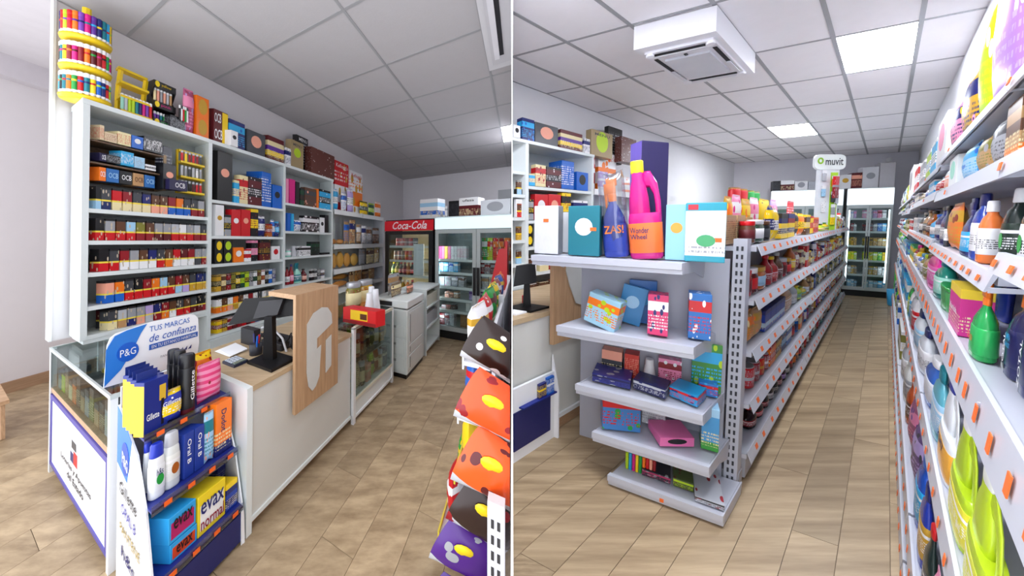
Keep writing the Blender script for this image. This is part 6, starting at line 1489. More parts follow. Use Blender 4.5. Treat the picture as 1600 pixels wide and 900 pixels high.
  (2.956, 0.162, 0.144, 'carton', 'milk carton', 'bands:1a3a9c,pale_blue,1a3a9c,1a3a9c,navy', {}),
  (3.121, 0.16, 0.144, 'carton', 'milk carton', 'bands:1a3a9c,pale_blue,1a3a9c,1a3a9c,navy', {}),
  (3.285, 0.16, 0.144, 'carton', 'milk carton', 'bands:1a3a9c,pale_blue,1a3a9c,1a3a9c,navy', {}),
  (3.45, 0.162, 0.144, 'carton', 'milk carton', 'bands:1a3a9c,pale_blue,1a3a9c,1a3a9c,navy', {}),
  (3.72, 0.344, 0.205, 'flat_bottle', 'bottle', 'bot:c09468,b08050,c09468', {'label': 'tan bottle behind the blue milk cartons on the third deck'}),
  (4.043, 0.2, 0.194, 'bottle', 'oil bottle', 'bot:silver,white,white', {}),
  (4.289, 0.223, 0.123, 'bottle', 'oil bottle', 'bot:lime,yellow,green', {}),
  (4.56, 0.25, 0.071, 'bottle', 'oil bottle', 'bot:yellow,lime,green', {}),
 ]),
 ('B+u', 'u', -0.545, 0.51, 'fourth gondola deck', 'goods on the aisle gondola', None, [
  (2.655, 0.128, 0.137, 'can', 'can', 'can:red,silver', {}),
  (2.789, 0.122, 0.13, 'can', 'can', 'can:crimson,silver', {}),
  (2.917, 0.113, 0.123, 'can', 'can', 'can:red,gold', {}),
  (3.037, 0.101, 0.117, 'can', 'can', 'can:crimson,white', {}),
  (3.183, 0.176, 0.145, 'carton', 'pack', 'band:orange,red,white', {}),
  (3.379, 0.195, 0.145, 'carton', 'pack', 'band:gold,brown,white', {}),
  (3.581, 0.189, 0.16, 'carton', 'carton', 'band:navy,cyan,white', {}),
  (3.797, 0.21, 0.144, 'carton', 'carton', 'band:blue,white,pale_blue', {}),
  (4.018, 0.2, 0.142, 'jar', 'jar', 'jar:crimson,silver,red', {}),
  (4.212, 0.145, 0.138, 'jar', 'jar', 'jar:blue,white,navy', {}),
 ]),
 ('B+u', 'u', -0.545, 0.2, 'bottom gondola deck', 'goods on the aisle gondola', None, [
  (2.757, 0.173, 0.128, 'bottle', 'cola bottle', 'bot:1c0c0a,red,crimson', {}),
  (2.936, 0.173, 0.102, 'bottle', 'cola bottle', 'bot:1c0c0a,red,red', {}),
  (3.102, 0.148, 0.111, 'bottle', 'cola bottle', 'bot:1c0c0a,black,crimson', {}),
  (3.252, 0.138, 0.133, 'bottle', 'drink bottle', 'bot:2c1a14,dark_grey,silver', {}),
  (3.406, 0.15, 0.133, 'bottle', 'drink bottle', 'bot:181a20,red,black', {}),
  (3.56, 0.135, 0.136, 'bottle', 'drink bottle', 'bot:1c0c0a,red,crimson', {}),
  (3.715, 0.146, 0.132, 'bottle', 'drink bottle', 'bot:3a1a30,purple,violet', {}),
  (3.88, 0.157, 0.141, 'bottle', 'drink bottle', 'bot:202428,white,grey', {}),
 ]),
 ('B-v', 'v', 9.9, 1.62, 'top shelf, right door, aisle-end fridge', 'goods inside the glass-door fridges', None, [
  (-0.311, 0.06, 0.17, 'carton', 'food pack', 'blot:pink,white,lilac', {}),
  (-0.243, 0.059, 0.17, 'carton', 'food pack', 'blot:white,pale_blue,pink', {}),
  (-0.176, 0.059, 0.17, 'carton', 'food pack', 'blot:lilac,pink,white', {}),
  (-0.109, 0.058, 0.17, 'carton', 'food pack', 'blot:pink,crimson,white', {}),
  (-0.043, 0.058, 0.17, 'carton', 'food pack', 'blot:white,grey,pink', {}),
 ]),
 ('B-v', 'v', 9.9, 1.35, 'second shelf, right door, aisle-end fridge', 'goods inside the glass-door fridges', None, [
  (-0.297, 0.06, 0.17, 'carton', 'food pack', 'blot:dark_grey,crimson,white', {}),
  (-0.229, 0.059, 0.17, 'carton', 'food pack', 'blot:crimson,grey,white', {}),
  (-0.162, 0.059, 0.17, 'carton', 'food pack', 'blot:grey,white,brown', {}),
  (-0.096, 0.058, 0.17, 'carton', 'food pack', 'blot:blue,pale_blue,white', {}),
  (-0.03, 0.058, 0.17, 'carton', 'food pack', 'blot:cyan,white,blue', {}),
 ]),
 ('B-v', 'v', 9.9, 1.05, 'third shelf, right door, aisle-end fridge', 'goods inside the glass-door fridges', None, [
  (-0.282, 0.06, 0.17, 'carton', 'food pack', 'blot:olive,gold,white', {}),
  (-0.214, 0.059, 0.17, 'carton', 'food pack', 'blot:gold,brown,cream', {}),
  (-0.147, 0.059, 0.17, 'carton', 'food pack', 'blot:kraft,gold,white', {}),
  (-0.08, 0.058, 0.17, 'carton', 'food pack', 'blot:tan,cream,olive', {}),
  (-0.014, 0.058, 0.17, 'carton', 'food pack', 'blot:gold,white,olive', {}),
 ]),
 ('B-v', 'v', 9.9, 0.75, 'fourth shelf, right door, aisle-end fridge', 'goods inside the glass-door fridges', None, [
  (-0.267, 0.06, 0.17, 'carton', 'food pack', 'blot:lime,yellow,green', {}),
  (-0.199, 0.059, 0.17, 'carton', 'food pack', 'blot:yellow,lime,white', {}),
  (-0.132, 0.059, 0.17, 'carton', 'food pack', 'blot:lime,white,yellow', {}),
  (-0.065, 0.058, 0.17, 'carton', 'food pack', 'blot:green,lime,white', {}),
  (0.001, 0.058, 0.17, 'carton', 'food pack', 'blot:yellow,gold,lime', {}),
 ]),
 ('B-v', 'v', 9.9, 0.45, 'fifth shelf, right door, aisle-end fridge', 'goods inside the glass-door fridges', None, [
  (-0.252, 0.06, 0.17, 'carton', 'food pack', 'blot:grey,white,gold', {}),
  (-0.184, 0.059, 0.17, 'carton', 'food pack', 'blot:gold,grey,white', {}),
  (-0.117, 0.059, 0.17, 'carton', 'food pack', 'blot:kraft,grey,white', {}),
  (-0.05, 0.058, 0.17, 'carton', 'food pack', 'blot:silver,white,brown', {}),
  (0.016, 0.058, 0.17, 'carton', 'food pack', 'blot:white,grey,kraft', {}),
 ]),
 ('B-v', 'v', 9.9, 0.15, 'bottom shelf, right door, aisle-end fridge', 'goods inside the glass-door fridges', None, [
  (-0.237, 0.06, 0.17, 'carton', 'food pack', 'blot:pale_blue,white,grey', {}),
  (-0.169, 0.06, 0.17, 'carton', 'food pack', 'blot:white,pale_blue,cyan', {}),
  (-0.102, 0.059, 0.17, 'carton', 'food pack', 'blot:grey,pale_blue,white', {}),
  (-0.035, 0.058, 0.17, 'carton', 'food pack', 'blot:cyan,white,grey', {}),
  (0.031, 0.058, 0.17, 'carton', 'food pack', 'blot:white,cyan,grey', {}),
 ]),
 ('B-v', 'v', 9.9, 1.62, 'top shelf, left door, aisle-end fridge', 'goods inside the glass-door fridges', None, [
  (-0.562, 0.04, 0.17, 'carton', 'food pack', 'blot:pink,white,lilac', {}),
  (-0.516, 0.04, 0.17, 'carton', 'food pack', 'blot:white,pale_blue,pink', {}),
  (-0.471, 0.04, 0.17, 'carton', 'food pack', 'blot:lilac,pink,white', {}),
 ]),
 ('B-v', 'v', 9.9, 1.35, 'second shelf, left door, aisle-end fridge', 'goods inside the glass-door fridges', None, [
  (-0.548, 0.04, 0.17, 'carton', 'food pack', 'blot:dark_grey,crimson,white', {}),
  (-0.503, 0.04, 0.17, 'carton', 'food pack', 'blot:crimson,grey,white', {}),
  (-0.457, 0.04, 0.17, 'carton', 'food pack', 'blot:grey,white,brown', {}),
 ]),
 ('B-v', 'v', 9.9, 1.05, 'third shelf, left door, aisle-end fridge', 'goods inside the glass-door fridges', None, [
  (-0.533, 0.04, 0.17, 'carton', 'food pack', 'blot:olive,gold,white', {}),
  (-0.488, 0.04, 0.17, 'carton', 'food pack', 'blot:gold,brown,cream', {}),
  (-0.442, 0.04, 0.17, 'carton', 'food pack', 'blot:kraft,gold,white', {}),
 ]),
 ('B-v', 'v', 9.9, 0.75, 'fourth shelf, left door, aisle-end fridge', 'goods inside the glass-door fridges', None, [
  (-0.519, 0.04, 0.17, 'carton', 'food pack', 'blot:lime,yellow,green', {}),
  (-0.473, 0.04, 0.17, 'carton', 'food pack', 'blot:yellow,lime,white', {}),
  (-0.428, 0.04, 0.17, 'carton', 'food pack', 'blot:lime,white,yellow', {}),
 ]),
 ('B-v', 'v', 9.9, 0.45, 'fifth shelf, left door, aisle-end fridge', 'goods inside the glass-door fridges', None, [
  (-0.504, 0.04, 0.17, 'carton', 'food pack', 'blot:grey,white,gold', {}),
  (-0.458, 0.04, 0.17, 'carton', 'food pack', 'blot:gold,grey,white', {}),
  (-0.413, 0.04, 0.17, 'carton', 'food pack', 'blot:kraft,grey,white', {}),
 ]),
 ('B-v', 'v', 9.9, 0.15, 'bottom shelf, left door, aisle-end fridge', 'goods inside the glass-door fridges', None, [
  (-0.489, 0.04, 0.17, 'carton', 'food pack', 'blot:pale_blue,white,grey', {}),
  (-0.443, 0.04, 0.17, 'carton', 'food pack', 'blot:white,pale_blue,cyan', {}),
  (-0.398, 0.04, 0.17, 'carton', 'food pack', 'blot:grey,pale_blue,white', {}),
 ]),
 ('B-v', 'v', 9.95, 2.255, '', '', None, [
  (-1.8, 0.127, 0.226, 'carton', 'appliance box', 'txt:black,dark_grey', {'label': 'black box on the left aisle fridge', 'd': 0.2}),
  (-1.608, 0.236, 0.229, 'carton', 'toaster box', 'bands:maroon,maroon,maroon,white,white', {'label': 'maroon toaster box on the left aisle fridge', 'd': 0.2}),
  (-1.37, 0.218, 0.202, 'carton', 'appliance box', 'emb:white,grey', {'label': 'white appliance box on the left aisle fridge', 'd': 0.2}),
  (-1.192, 0.117, 0.178, 'carton', 'appliance box', 'txt:silver,grey', {'label': 'silver box behind the sign on the left aisle fridge', 'd': 0.2}),
  (-0.657, 0.178, 0.297, 'carton', 'appliance box', 'emb:e4e4e6,gold', {'label': 'white box with picture left on the right aisle fridge', 'd': 0.2}),
  (-0.482, 0.155, 0.326, 'carton', 'appliance box', 'blot:maroon,salmon,brown', {'label': 'maroon picture box on the right aisle fridge', 'd': 0.2}),
  (-0.281, 0.235, 0.43, 'carton', 'fan box', 'emb:d8d8dc,grey', {'label': 'white fan box on the right aisle fridge', 'd': 0.2}),
  (-0.039, 0.218, 0.502, 'carton', 'appliance box', 'flat:c4c2c6', {'label': 'tall pale box with maroon side on the right aisle fridge', 'd': 0.2, 'half': '6a1420'}),
 ]),
 ('B-u', 'u', 0.145, 1.845, 'top shelf of right shelving', 'goods on the right wall shelving', None, [
  (1.18, 0.24, 0.33, 'pouch', 'toilet paper pack', 'blot:a878c4,lilac,white', {'label': 'large purple toilet paper pack on the top right shelf', 'd': 0.075}),
  (1.375, 0.11, 0.3, 'pouch', 'napkin pack', 'blot:lime,yellow,white', {'label': 'yellow and green napkin pack beyond the purple pack'}),
  (1.62, 0.2, 0.19, 'pouch', 'cloth pack', 'blot:gold,navy,pink', {'label': 'gold and navy cloth pack on the top right shelf'}),
  (1.88, 0.2, 0.17, 'pouch', 'cloth pack', 'blot:pink,navy,yellow', {'label': 'pink and navy cloth pack on the top right shelf'}),
  (2.225, 0.35, 0.19, 'carton', 'storage tub', 'emb:white,pink', {'label': 'white box with pink mark on the upper right shelf'}),
  (2.575, 0.25, 0.17, 'carton', 'pack', 'band:cyan,white,teal', {}),
  (2.875, 0.25, 0.16, 'carton', 'pack', 'band:lime,white,cyan', {}),
  (3.4, 0.4, 0.16, 'carton', 'pack', 'band:grey,white,navy', {}),
  (4.05, 0.5, 0.2, 'carton', 'pack', 'band:red,white,grey', {}),
  (4.95, 0.7, 0.3, 'carton', 'pack', 'emb:white,grey', {}),
 ]),
 ('B-u', 'u', 0.145, 1.7, 'second shelf of right shelving', 'goods on the right wall shelving', None, [
  (0.84, 0.12, 0.12, 'pouch', 'glass pack', 'blot:silver,dark_grey,brown', {'label': 'clear pack of glasses with dark print on the second right shelf'}),
  (0.97, 0.1, 0.12, 'carton', 'pack', 'bands:orange,kraft,brown,kraft,brown', {'label': 'kraft and orange pack on the second right shelf'}),
  (1.12, 0.16, 0.1, 'pouch', 'glass pack', 'blot:grey,dark_grey,silver', {}),
  (1.29, 0.14, 0.09, 'pouch', 'cleaner refill', 'blot:kraft,olive,grey', {}),
  (1.51, 0.22, 0.11, 'pouch', 'cloth bag', 'blot:pale_blue,cyan,blue', {'label': 'light blue clear bag on the second right shelf'}),
  (1.755, 0.19, 0.12, 'carton', 'white pack', 'emb:e8ecec,mint', {}),
  (1.96, 0.12, 0.12, 'flat_bottle', 'white bottle', 'bot:e8ecec,white,salmon', {}),
  (2.12, 0.12, 0.12, 'flat_bottle', 'white bottle', 'bot:e4e8e8,white,red', {}),
  (2.28, 0.12, 0.12, 'flat_bottle', 'white bottle', 'bot:e8ecec,pale_blue,red', {}),
  (2.55, 0.3, 0.09, 'carton', 'pack', 'band:cyan,white,blue', {}),
  (2.875, 0.15, 0.11, 'bottle', 'bottle', 'bot:white,cyan,blue', {}),
  (3.2, 0.2, 0.1, 'bottle', 'bottle', 'bot:kraft,brown,cream', {}),
  (3.75, 0.5, 0.12, 'carton', 'pack', 'band:grey,white,yellow', {}),
  (4.5, 0.6, 0.11, 'carton', 'pack', 'band:navy,white,red', {}),
  (5.4, 0.8, 0.11, 'carton', 'pack', 'band:white,grey,cyan', {}),
 ]),
 ('B-u', 'u', 0.145, 1.505, 'third shelf of right shelving', 'goods on the right wall shelving', None, [
  (0.975, 0.05, 0.165, 'flat_bottle', 'dish soap', 'bot:10241a,e4e6e8,white', {'label': 'black dish soap bottle with white cap nearest on third right shelf', 'turn': 0.7, 'un': 0.02, 'd': 0.06, 'wave': 'green'}),
  (1.118, 0.055, 0.165, 'flat_bottle', 'dish soap', 'bot:10201c,e4e6e8,12281c', {'label': 'dark dish soap bottle with white cap second from the near end', 'turn': 0.7, 'un': 0.02, 'd': 0.06, 'wave': 'green'}),
  (1.21, 0.05, 0.14, 'flat_bottle', 'detergent', 'bot:e4783a,white,white', {'label': 'orange and white bottle beside the dark dish soap', 'd': 0.05}),
  (1.295, 0.09, 0.16, 'flat_bottle', 'detergent', 'bot:24409c,navy,white', {'label': 'royal blue detergent bottle with white label on third right shelf', 'd': 0.07}),
  (1.44, 0.12, 0.155, 'spray', 'detergent', 'bot:1a2a64,navy,cyan', {'label': 'navy blue spray bottle on third right shelf', 'd': 0.07}),
  (1.425, 0.09, 0.185, 'bottle', 'cleaner bottle', 'bot:d83020,red,navy', {'label': 'tall red cleaner bottle behind the blue ones', 'un': 0.12, 'd': 0.07}),
  (1.732, 0.223, 0.15, 'pouch', 'sponge pack', 'blot:e0782c,gold,crimson', {'label': 'orange sponge pouch on third right shelf'}),
  (1.853, 0.013, 0.14, 'bottle', 'bottle', 'bot:dark_grey,black,white', {}),
  (1.975, 0.15, 0.15, 'bottle', 'bottle', 'bot:navy,black,grey', {}),
  (2.18, 0.16, 0.14, 'bottle', 'bottle', 'bot:navy,dark_grey,silver', {}),
  (2.41, 0.18, 0.11, 'bottle', 'bottle', 'bot:cyan,blue,white', {}),
  (2.64, 0.16, 0.13, 'bottle', 'bottle', 'bot:amber,black,brown', {}),
  (2.9, 0.2, 0.14, 'bottle', 'bottle', 'bot:kraft,brown,dark_grey', {}),
  (3.2, 0.2, 0.13, 'bottle', 'bottle', 'bot:black,grey,white', {}),
  (3.675, 0.45, 0.1, 'carton', 'pack', 'band:silver,white,grey', {}),
  (4.35, 0.5, 0.09, 'carton', 'pack', 'band:red,white,navy', {}),
  (5.2, 0.6, 0.12, 'carton', 'pack', 'band:olive,cream,white', {}),
 ]),
 ('B-u', 'u', 0.145, 1.29, 'fourth shelf of right shelving', 'goods on the right wall shelving', None, [
  (0.945, 0.06, 0.165, 'flat_bottle', 'bath cleaner', 'bot:1c2052,dark_blue,1c2052', {'label': 'navy bath cleaner bottle nearest the viewer', 'turn': 1.0, 'un': 0.03, 'd': 0.075, 'txt': [('ZOTAL', 0.3, 0.52, 0.08, 0.6, 'white', 90)]}),
  (1.052, 0.065, 0.17, 'flat_bottle', 'bath cleaner', 'bot:1c2052,orange,1c2052', {'label': 'navy bath cleaner bottle with orange cap and blue lettering', 'turn': 1.0, 'un': 0.03, 'd': 0.075, 'txt': [('ZOTAL', 0.2, 0.4, 0.06, 0.5, 'white', 90), ('LIMPIA', 0.42, 0.92, 0.44, 0.52, 'cyan', 0), ('BAÑOS', 0.42, 0.92, 0.36, 0.43, 'cyan', 0)]}),
  (1.18, 0.1, 0.175, 'spray', 'spray cleaner', 'bot:1fa04e,orange,2cb45c', {'label': 'green spray cleaner with orange trigger on fourth right shelf', 'd': 0.075, 'txt': [('ZAS!', 0.15, 0.75, 0.22, 0.3, 'orange', 0)]}),
  (1.255, 0.11, 0.12, 'carton', 'stain remover box', 'bands:6a1c6c,6a1c6c,8a2a86,yellow,6a1c6c', {'label': 'purple stain remover box behind the pink one', 'un': 0.1}),
  (1.46, 0.2, 0.125, 'carton', 'stain remover box', 'bands:d02c8c,d02c8c,d02c8c,d02c8c,f0d030', {'label': 'pink stain remover box with yellow top band on fourth right shelf', 'd': 0.05, 'txt': [('Vanish', 0.1, 0.8, 0.4, 0.55, 'white', 0)]}),
  (1.715, 0.27, 0.115, 'tub', 'washing tub', 'tub:2038a0,navy', {'label': 'blue washing powder tub on fourth right shelf', 'un': 0.1}),
  (1.78, 0.24, 0.08, 'tub', 'washing tub', 'tub:3a9c4c,green', {'label': 'green washing tub in front of the blue tub'}),
  (2.325, 0.35, 0.22, 'flat_bottle', 'softener', 'bot:d81c90,magenta,e050a8', {'label': 'magenta softener bottle on the far fourth right shelf', 'd': 0.06}),
  (2.04, 0.18, 0.15, 'flat_bottle', 'softener', 'bot:1c7c6c,teal,mint', {'label': 'teal green softener bottle beside the magenta one', 'd': 0.06}),
  (2.65, 0.2, 0.13, 'flat_bottle', 'bottle', 'bot:kraft,brown,olive', {}),
  (2.875, 0.15, 0.11, 'flat_bottle', 'bottle', 'bot:olive,lime,white', {}),
  (3.325, 0.15, 0.12, 'flat_bottle', 'bottle', 'bot:yellow,gold,white', {}),
  (3.1, 0.2, 0.1, 'flat_bottle', 'bottle', 'bot:blue,cyan,white', {}),
  (3.524, 0.148, 0.13, 'flat_bottle', 'bottle', 'bot:crimson,magenta,white', {}),
  (3.851, 0.498, 0.11, 'carton', 'pack', 'band:yellow,green,white', {}),
  (4.66, 0.48, 0.12, 'carton', 'pack', 'band:blue,cyan,lime', {}),
  (5.5, 0.8, 0.1, 'carton', 'pack', 'band:white,pale_blue,cyan', {}),
 ]),
 ('B-u', 'u', 0.145, 0.86, 'fifth shelf of right shelving', 'goods on the right wall shelving', None, [
  (0.98, 0.2, 0.27, 'jug', 'floor cleaner jug', 'bot:b6d020,e4e8e0,d8dc40', {'label': 'yellow-green floor cleaner jug nearest, lower right shelf', 'd': 0.11}),
  (1.22, 0.22, 0.27, 'jug', 'floor cleaner jug', 'bot:b0cc1c,white,e0d838', {'label': 'second yellow-green floor cleaner jug, lower right shelf', 'd': 0.11}),
  (1.485, 0.23, 0.27, 'jug', 'bleach jug', 'bot:e2e6ea,2a3c9c,e8a83c', {'label': 'white jug with navy mark and blue cap on the lower right shelf', 'd': 0.1, 'txt': [('KH7', 0.15, 0.7, 0.24, 0.34, 'navy', 0)]}),
  (1.75, 0.22, 0.23, 'flat_bottle', 'cleaner bottle', 'bot:5aa8b8,teal,pale_blue', {'label': 'teal cleaner bottle beside the white jug', 'd': 0.08}),
  (2.06, 0.28, 0.18, 'flat_bottle', 'cleaner bottle', 'bot:2c5cac,white,e0e4ec', {'label': 'blue cleaner bottle with white label, lower right shelf', 'd': 0.08}),
  (2.5, 0.3, 0.2, 'flat_bottle', 'bleach bottle', 'bot:dde2e8,navy,white', {'label': 'white bleach bottle with navy cap, nearer of two', 'd': 0.09}),
  (2.9, 0.3, 0.22, 'flat_bottle', 'bleach bottle', 'bot:dde2e8,dark_blue,pale_blue', {'label': 'white bleach bottle with navy cap, farther of two', 'd': 0.09}),
  (3.21, 0.18, 0.28, 'flat_bottle', 'bottle', 'bot:white,green,red', {}),
  (3.42, 0.16, 0.27, 'flat_bottle', 'bottle', 'bot:silver,white,grey', {}),
  (3.59, 0.14, 0.28, 'flat_bottle', 'bottle', 'bot:white,navy,cyan', {}),
  (3.825, 0.25, 0.27, 'flat_bottle', 'bottle', 'bot:green,white,lime', {}),
  (4.4, 0.6, 0.22, 'carton', 'pack', 'band:white,cyan,navy', {}),
  (5.25, 0.7, 0.25, 'carton', 'pack', 'band:cyan,blue,lime', {}),
 ]),
 ('B-u', 'u', 0.145, 0.302, 'sixth shelf of right shelving', 'goods on the right wall shelving', None, [
  (1.225, 0.15, 0.27, 'flat_bottle', 'bottle', 'bot:e0e4e4,dark_green,green', {'d': 0.09}),
  (1.435, 0.17, 0.24, 'pouch', 'refill pack', 'blot:pink,crimson,white', {'d': 0.08}),
  (1.65, 0.14, 0.27, 'bottle', 'cleaner bottle', 'bot:1a2c28,red,dark_grey', {}),
  (1.86, 0.16, 0.3, 'flat_bottle', 'cleaner bottle', 'bot:2438a0,navy,gold', {'d': 0.08}),
  (2.1, 0.2, 0.3, 'flat_bottle', 'cleaner bottle', 'bot:2450b0,blue,cyan', {'d': 0.08}),
  (2.425, 0.25, 0.28, 'pouch', 'lavender refill', 'blot:6a5080,lilac,dark_grey', {}),
  (2.775, 0.25, 0.28, 'pouch', 'rose refill', 'blot:a05878,pink,purple', {}),
  (3.125, 0.15, 0.3, 'bottle', 'bottle', 'bot:b8542c,orange,brown', {}),
  (3.55, 0.3, 0.3, 'flat_bottle', 'bottle', 'bot:e4e6e4,white,grey', {}),
  (4.05, 0.3, 0.3, 'flat_bottle', 'bottle', 'bot:silver,grey,white', {}),
  (4.85, 0.7, 0.26, 'carton', 'pack', 'band:olive,white,cream', {}),
 ]),
]
def style(st, seed=0):
    k, rest = st.split(':'); c = rest.split(',')
    if k == 'pack': return [printed([(0, c[0]), (.36, 'f0d84a'), (.44, c[1]), (.90, 'black')], ('c4b49c', 2.6, .24), None), mat('black', .4)]
    if k == 'band': return [printed([(0, c[0]), (.30, c[1]), (.62, c[0]), (.88, c[1])], (c[2], 4.5, .18), (c[2], .36, .58))]
    if k == 'bands': return [printed([(i / len(c), x) for i, x in enumerate(c)], None, ('cream', .1, .45))]
    if k == 'blot': return [printed([(0, c[0]), (.60, c[1]), (.84, c[0])], (c[2], 3.4, .27), (c[1], .12, .52))]
    if k == 'txt': return [printed([(0, c[0])], None, (c[1], .12, .85))]
    if k == 'emb': return [printed([(0, c[0])], None, None), 'disc:' + c[1]]
    if k == 'emb2': return [printed([(0, c[0])], None, None), 'disc2:' + c[1]]
    if k == 'dots': return [printed([(0, c[0])], (c[1], 9, .14), None)]
    if k == 'cer': return [printed([(0, c[0]), (.18, c[1]), (.52, c[0])], ('gold', 3, .3), (c[1], .6, .8))]
    if k == 'stripe': return [printed([(i / 12, c[i % 2]) for i in range(12)], (c[2], 3, .2))]
    if k == 'razor': return [mat(c[0], .3), 'side:' + c[1]]
    if k == 'evax': return [printed([(0, c[0])], None, None), 'panel:' + c[1]]
    if k == 'aero': return [printed([(0, 'maroon'), (.10, c[0])], None, None), mat(c[1], .3)]
    if k == 'game': return [printed([(0, c[1]), (.10, c[0]), (.86, c[1])], None, ('grey', .12, .26)), 'game:' + c[2]]
    if k == 'choc': return [mat(c[0], .4), 'choc:' + c[1]]
    if k == 'two': return [mat(c[0], .45), 'left:' + c[1]]
    if k == 'flat': return [mat(c[0], .45)]
    if k == 'bot': return [mat(c[0], .22), mat(c[1], .3), printed([(0, c[2]), (.7, 'white'), (.8, c[2])], None, ('white' if c[2] not in ('white', 'silver', 'cream') else 'dark_grey', .2, .6))]
    if k == 'jar': return [mat(c[0], .2), mat(c[1], .3, metal=.2), mat(c[2], .5)]
    if k == 'can': return [printed([(0, c[0]), (.4, c[1]), (.55, c[0])], None, (c[1], .15, .9)), mat('silver', .3, metal=.7)]
    if k == 'gl': return [printed([(0, c[0])], ('cream', 4, .3), ('crimson', .1, .9)), mat(c[1], .3, metal=.5), mat('cream', .5)]
    if k == 'tub': return [mat(c[0], .25), mat(c[1], .25)]
    raise ValueError(st)
DEPTH = dict(pack=.03, carton=.07, book=.09, pouch=.06, pen=.01)
DISC = MB().lathe([(1, 0), (1, .012)], 16).mesh('disc', [None])
PLATE = MB().box(-.5, .5, -.006, 0, 0, 1).mesh('plate', [None])
SEEN_LABELS = {}
def article(face, pl, pv, z, desc, group, depth, idx, it):
    pos, w_, h, k, noun, st, op = it
    room = face[0]; th = THETA[face]
    n = Vector((math.sin(th), -math.cos(th), 0))
    d = op.get('d') or depth or DEPTH.get(k, min(w_, .13))
    if k in ('can', 'jar', 'bottle', 'flat_bottle', 'aerosol', 'cup_stack', 'shampoo', 'spray', 'tub', 'jug') and not op.get('d'): d = min(w_, .14) * (.7 if k in ('flat_bottle', 'spray', 'shampoo') else 1)
    if k == 'loaf': d = .09
    if face == 'B-u':
        z0_, z1_ = pos - w_ / 2, pos + w_ / 2; i = min(range(len(LV)), key=lambda k_: abs(LV[k_][0] - z)); z = shelf_top(z, z0_, z1_)
        if i:
            ks = [q for q in range(5) if SPAN[q][0] < z1_ and SPAN[q][1] > z0_] or [1]
            h = min(h, LV[i - 1][0] - LV[i - 1][2] + min(DZS.get(i - 1, (0,) * 5)[q] for q in ks) - .010 - z)
        d = min(d, .034 if pos < 2 else .055) if k not in ('carton',) else min(d, .07)
        if op.get('turn'): d = w_ * .7
    if face == 'B+u' and k in ('can', 'jar', 'bottle', 'flat_bottle'): d = min(d, .085)
    vn = op.get('vn', 0)
    if face == 'B-v' and pv < 2.4: vn = min(vn, 2.308 - pv - 1.1 * d)
    pv2 = pv + op.get('un', 0) if pl == 'u' else pv + vn
    p = P(room, pv2, pos, z + op.get('dz', 0) + .002) if pl == 'u' else P(room, pos, pv2, z + .002)
    p -= n * (d / 2)
    ms = style(st)
    if op.get('txt') and st.startswith('bot:'): ms[2] = mat(st.split(',')[2], .3)
    extra = [m for m in ms if isinstance(m, str)]; ms = [m for m in ms if not isinstance(m, str)]
    lab = op.get('label')
    if not lab:
        cs = [cw(c) for c in st.split(':')[1].split(',') if c in CN][:2]
        cs = cs[:1] if len(cs) > 1 and cs[0] == cs[1] else cs
        if any(c in noun for c in cs): cs = [c for c in cs if c not in noun]
        lab = f"{' and '.join(cs)} {noun}, {ordn(idx)} from {'the near end' if face[2:] == '-u' else 'left'}, {desc}".strip()
    if lab in SEEN_LABELS: SEEN_LABELS[lab] += 1
    else: SEEN_LABELS[lab] = 1
    nm = noun.replace(' ', '_').replace('-', '_')
    o = put(k, room, p, th + op.get('theta', 0), (w_, d, h), ms, lab, ' '.join(noun.split()[-2:]), group or None, nm, roll=op.get('roll'))
    for e in extra:
        t, c = e.split(':'); c = c.split(',')
        if t == 'disc': inst(DISC, 'emblem', o, mat(c[0], .45), (0, -.5, .58), (.30, .24 * w_ / h * 1.2, .02 / d), (math.pi / 2, 0, 0)).scale = (.28, .28 * w_ / h if w_ < h * 1.6 else .3, .9)
        if t == 'disc2':
            for zz in (.26, .76): inst(DISC, 'emblem', o, mat(c[0], .45), (0, -.5, zz), (1, 1, 1), (math.pi / 2, 0, 0)).scale = (.36, .19, .9)
        if t == 'side': inst(PLATE, 'hang_tab', o, mat('22347c', .4), (0, .46, 1.0), (.86, 3, .16)).scale = (.86, 3, .15)
        if t == 'side': inst(PLATE, 'side_print', o, mat(c[0], .4), (-.5, 0, .0), (.97, .8, .93), (0, 0, -math.pi / 2)); inst(PLATE, 'picture', o, mat('d0a82c', .4), (.27, -.5, .55), (.28, 1, .30)); inst(PLATE, 'picture', o, mat('0c0e1c', .3), (.27, -.502, .08), (.12, 1, .50))
        if t == 'choc': inst(PLATE, 'front_print', o, mat(c[0], .4), (.0, -.5, .28), (.52, 1, .62)); inst(PLATE, 'picture', o, mat('5a2c14', .4), (.14, -.505, .36), (.2, 1, .36)); inst(PLATE, 'front_print', o, mat('8c141c', .4), (.0, -.5, .0), (1, .6, .22))
        if t == 'left': inst(PLATE, 'side_print', o, mat(c[0], .45), (-.5, 0, .0), (.98, .8, .995), (0, 0, -math.pi / 2))
        if t == 'game':
            inst(DISC, 'emblem', o, mat(c[0], .45), (.02, -.5, .36), (1, 1, 1), (math.pi / 2, 0, 0)).scale = (.24, .10, .8)
            inst(PLATE, 'picture', o, mat('c9d2d8', .4), (.0, -.5, .45), (.26, 1, .30)); inst(PLATE, 'picture', o, mat('c43040', .4), (-.32, -.5, .88), (.26, 1, .09))
            inst(PLATE, 'price_tag', o, mat('f2702a', .5), (.32, -.5, .34), (.18, 1, .07))
        if t == 'panel': inst(PLATE, 'front_print', o, mat(c[0], .4), (0, -.5, .12), (.84, 1, .62))
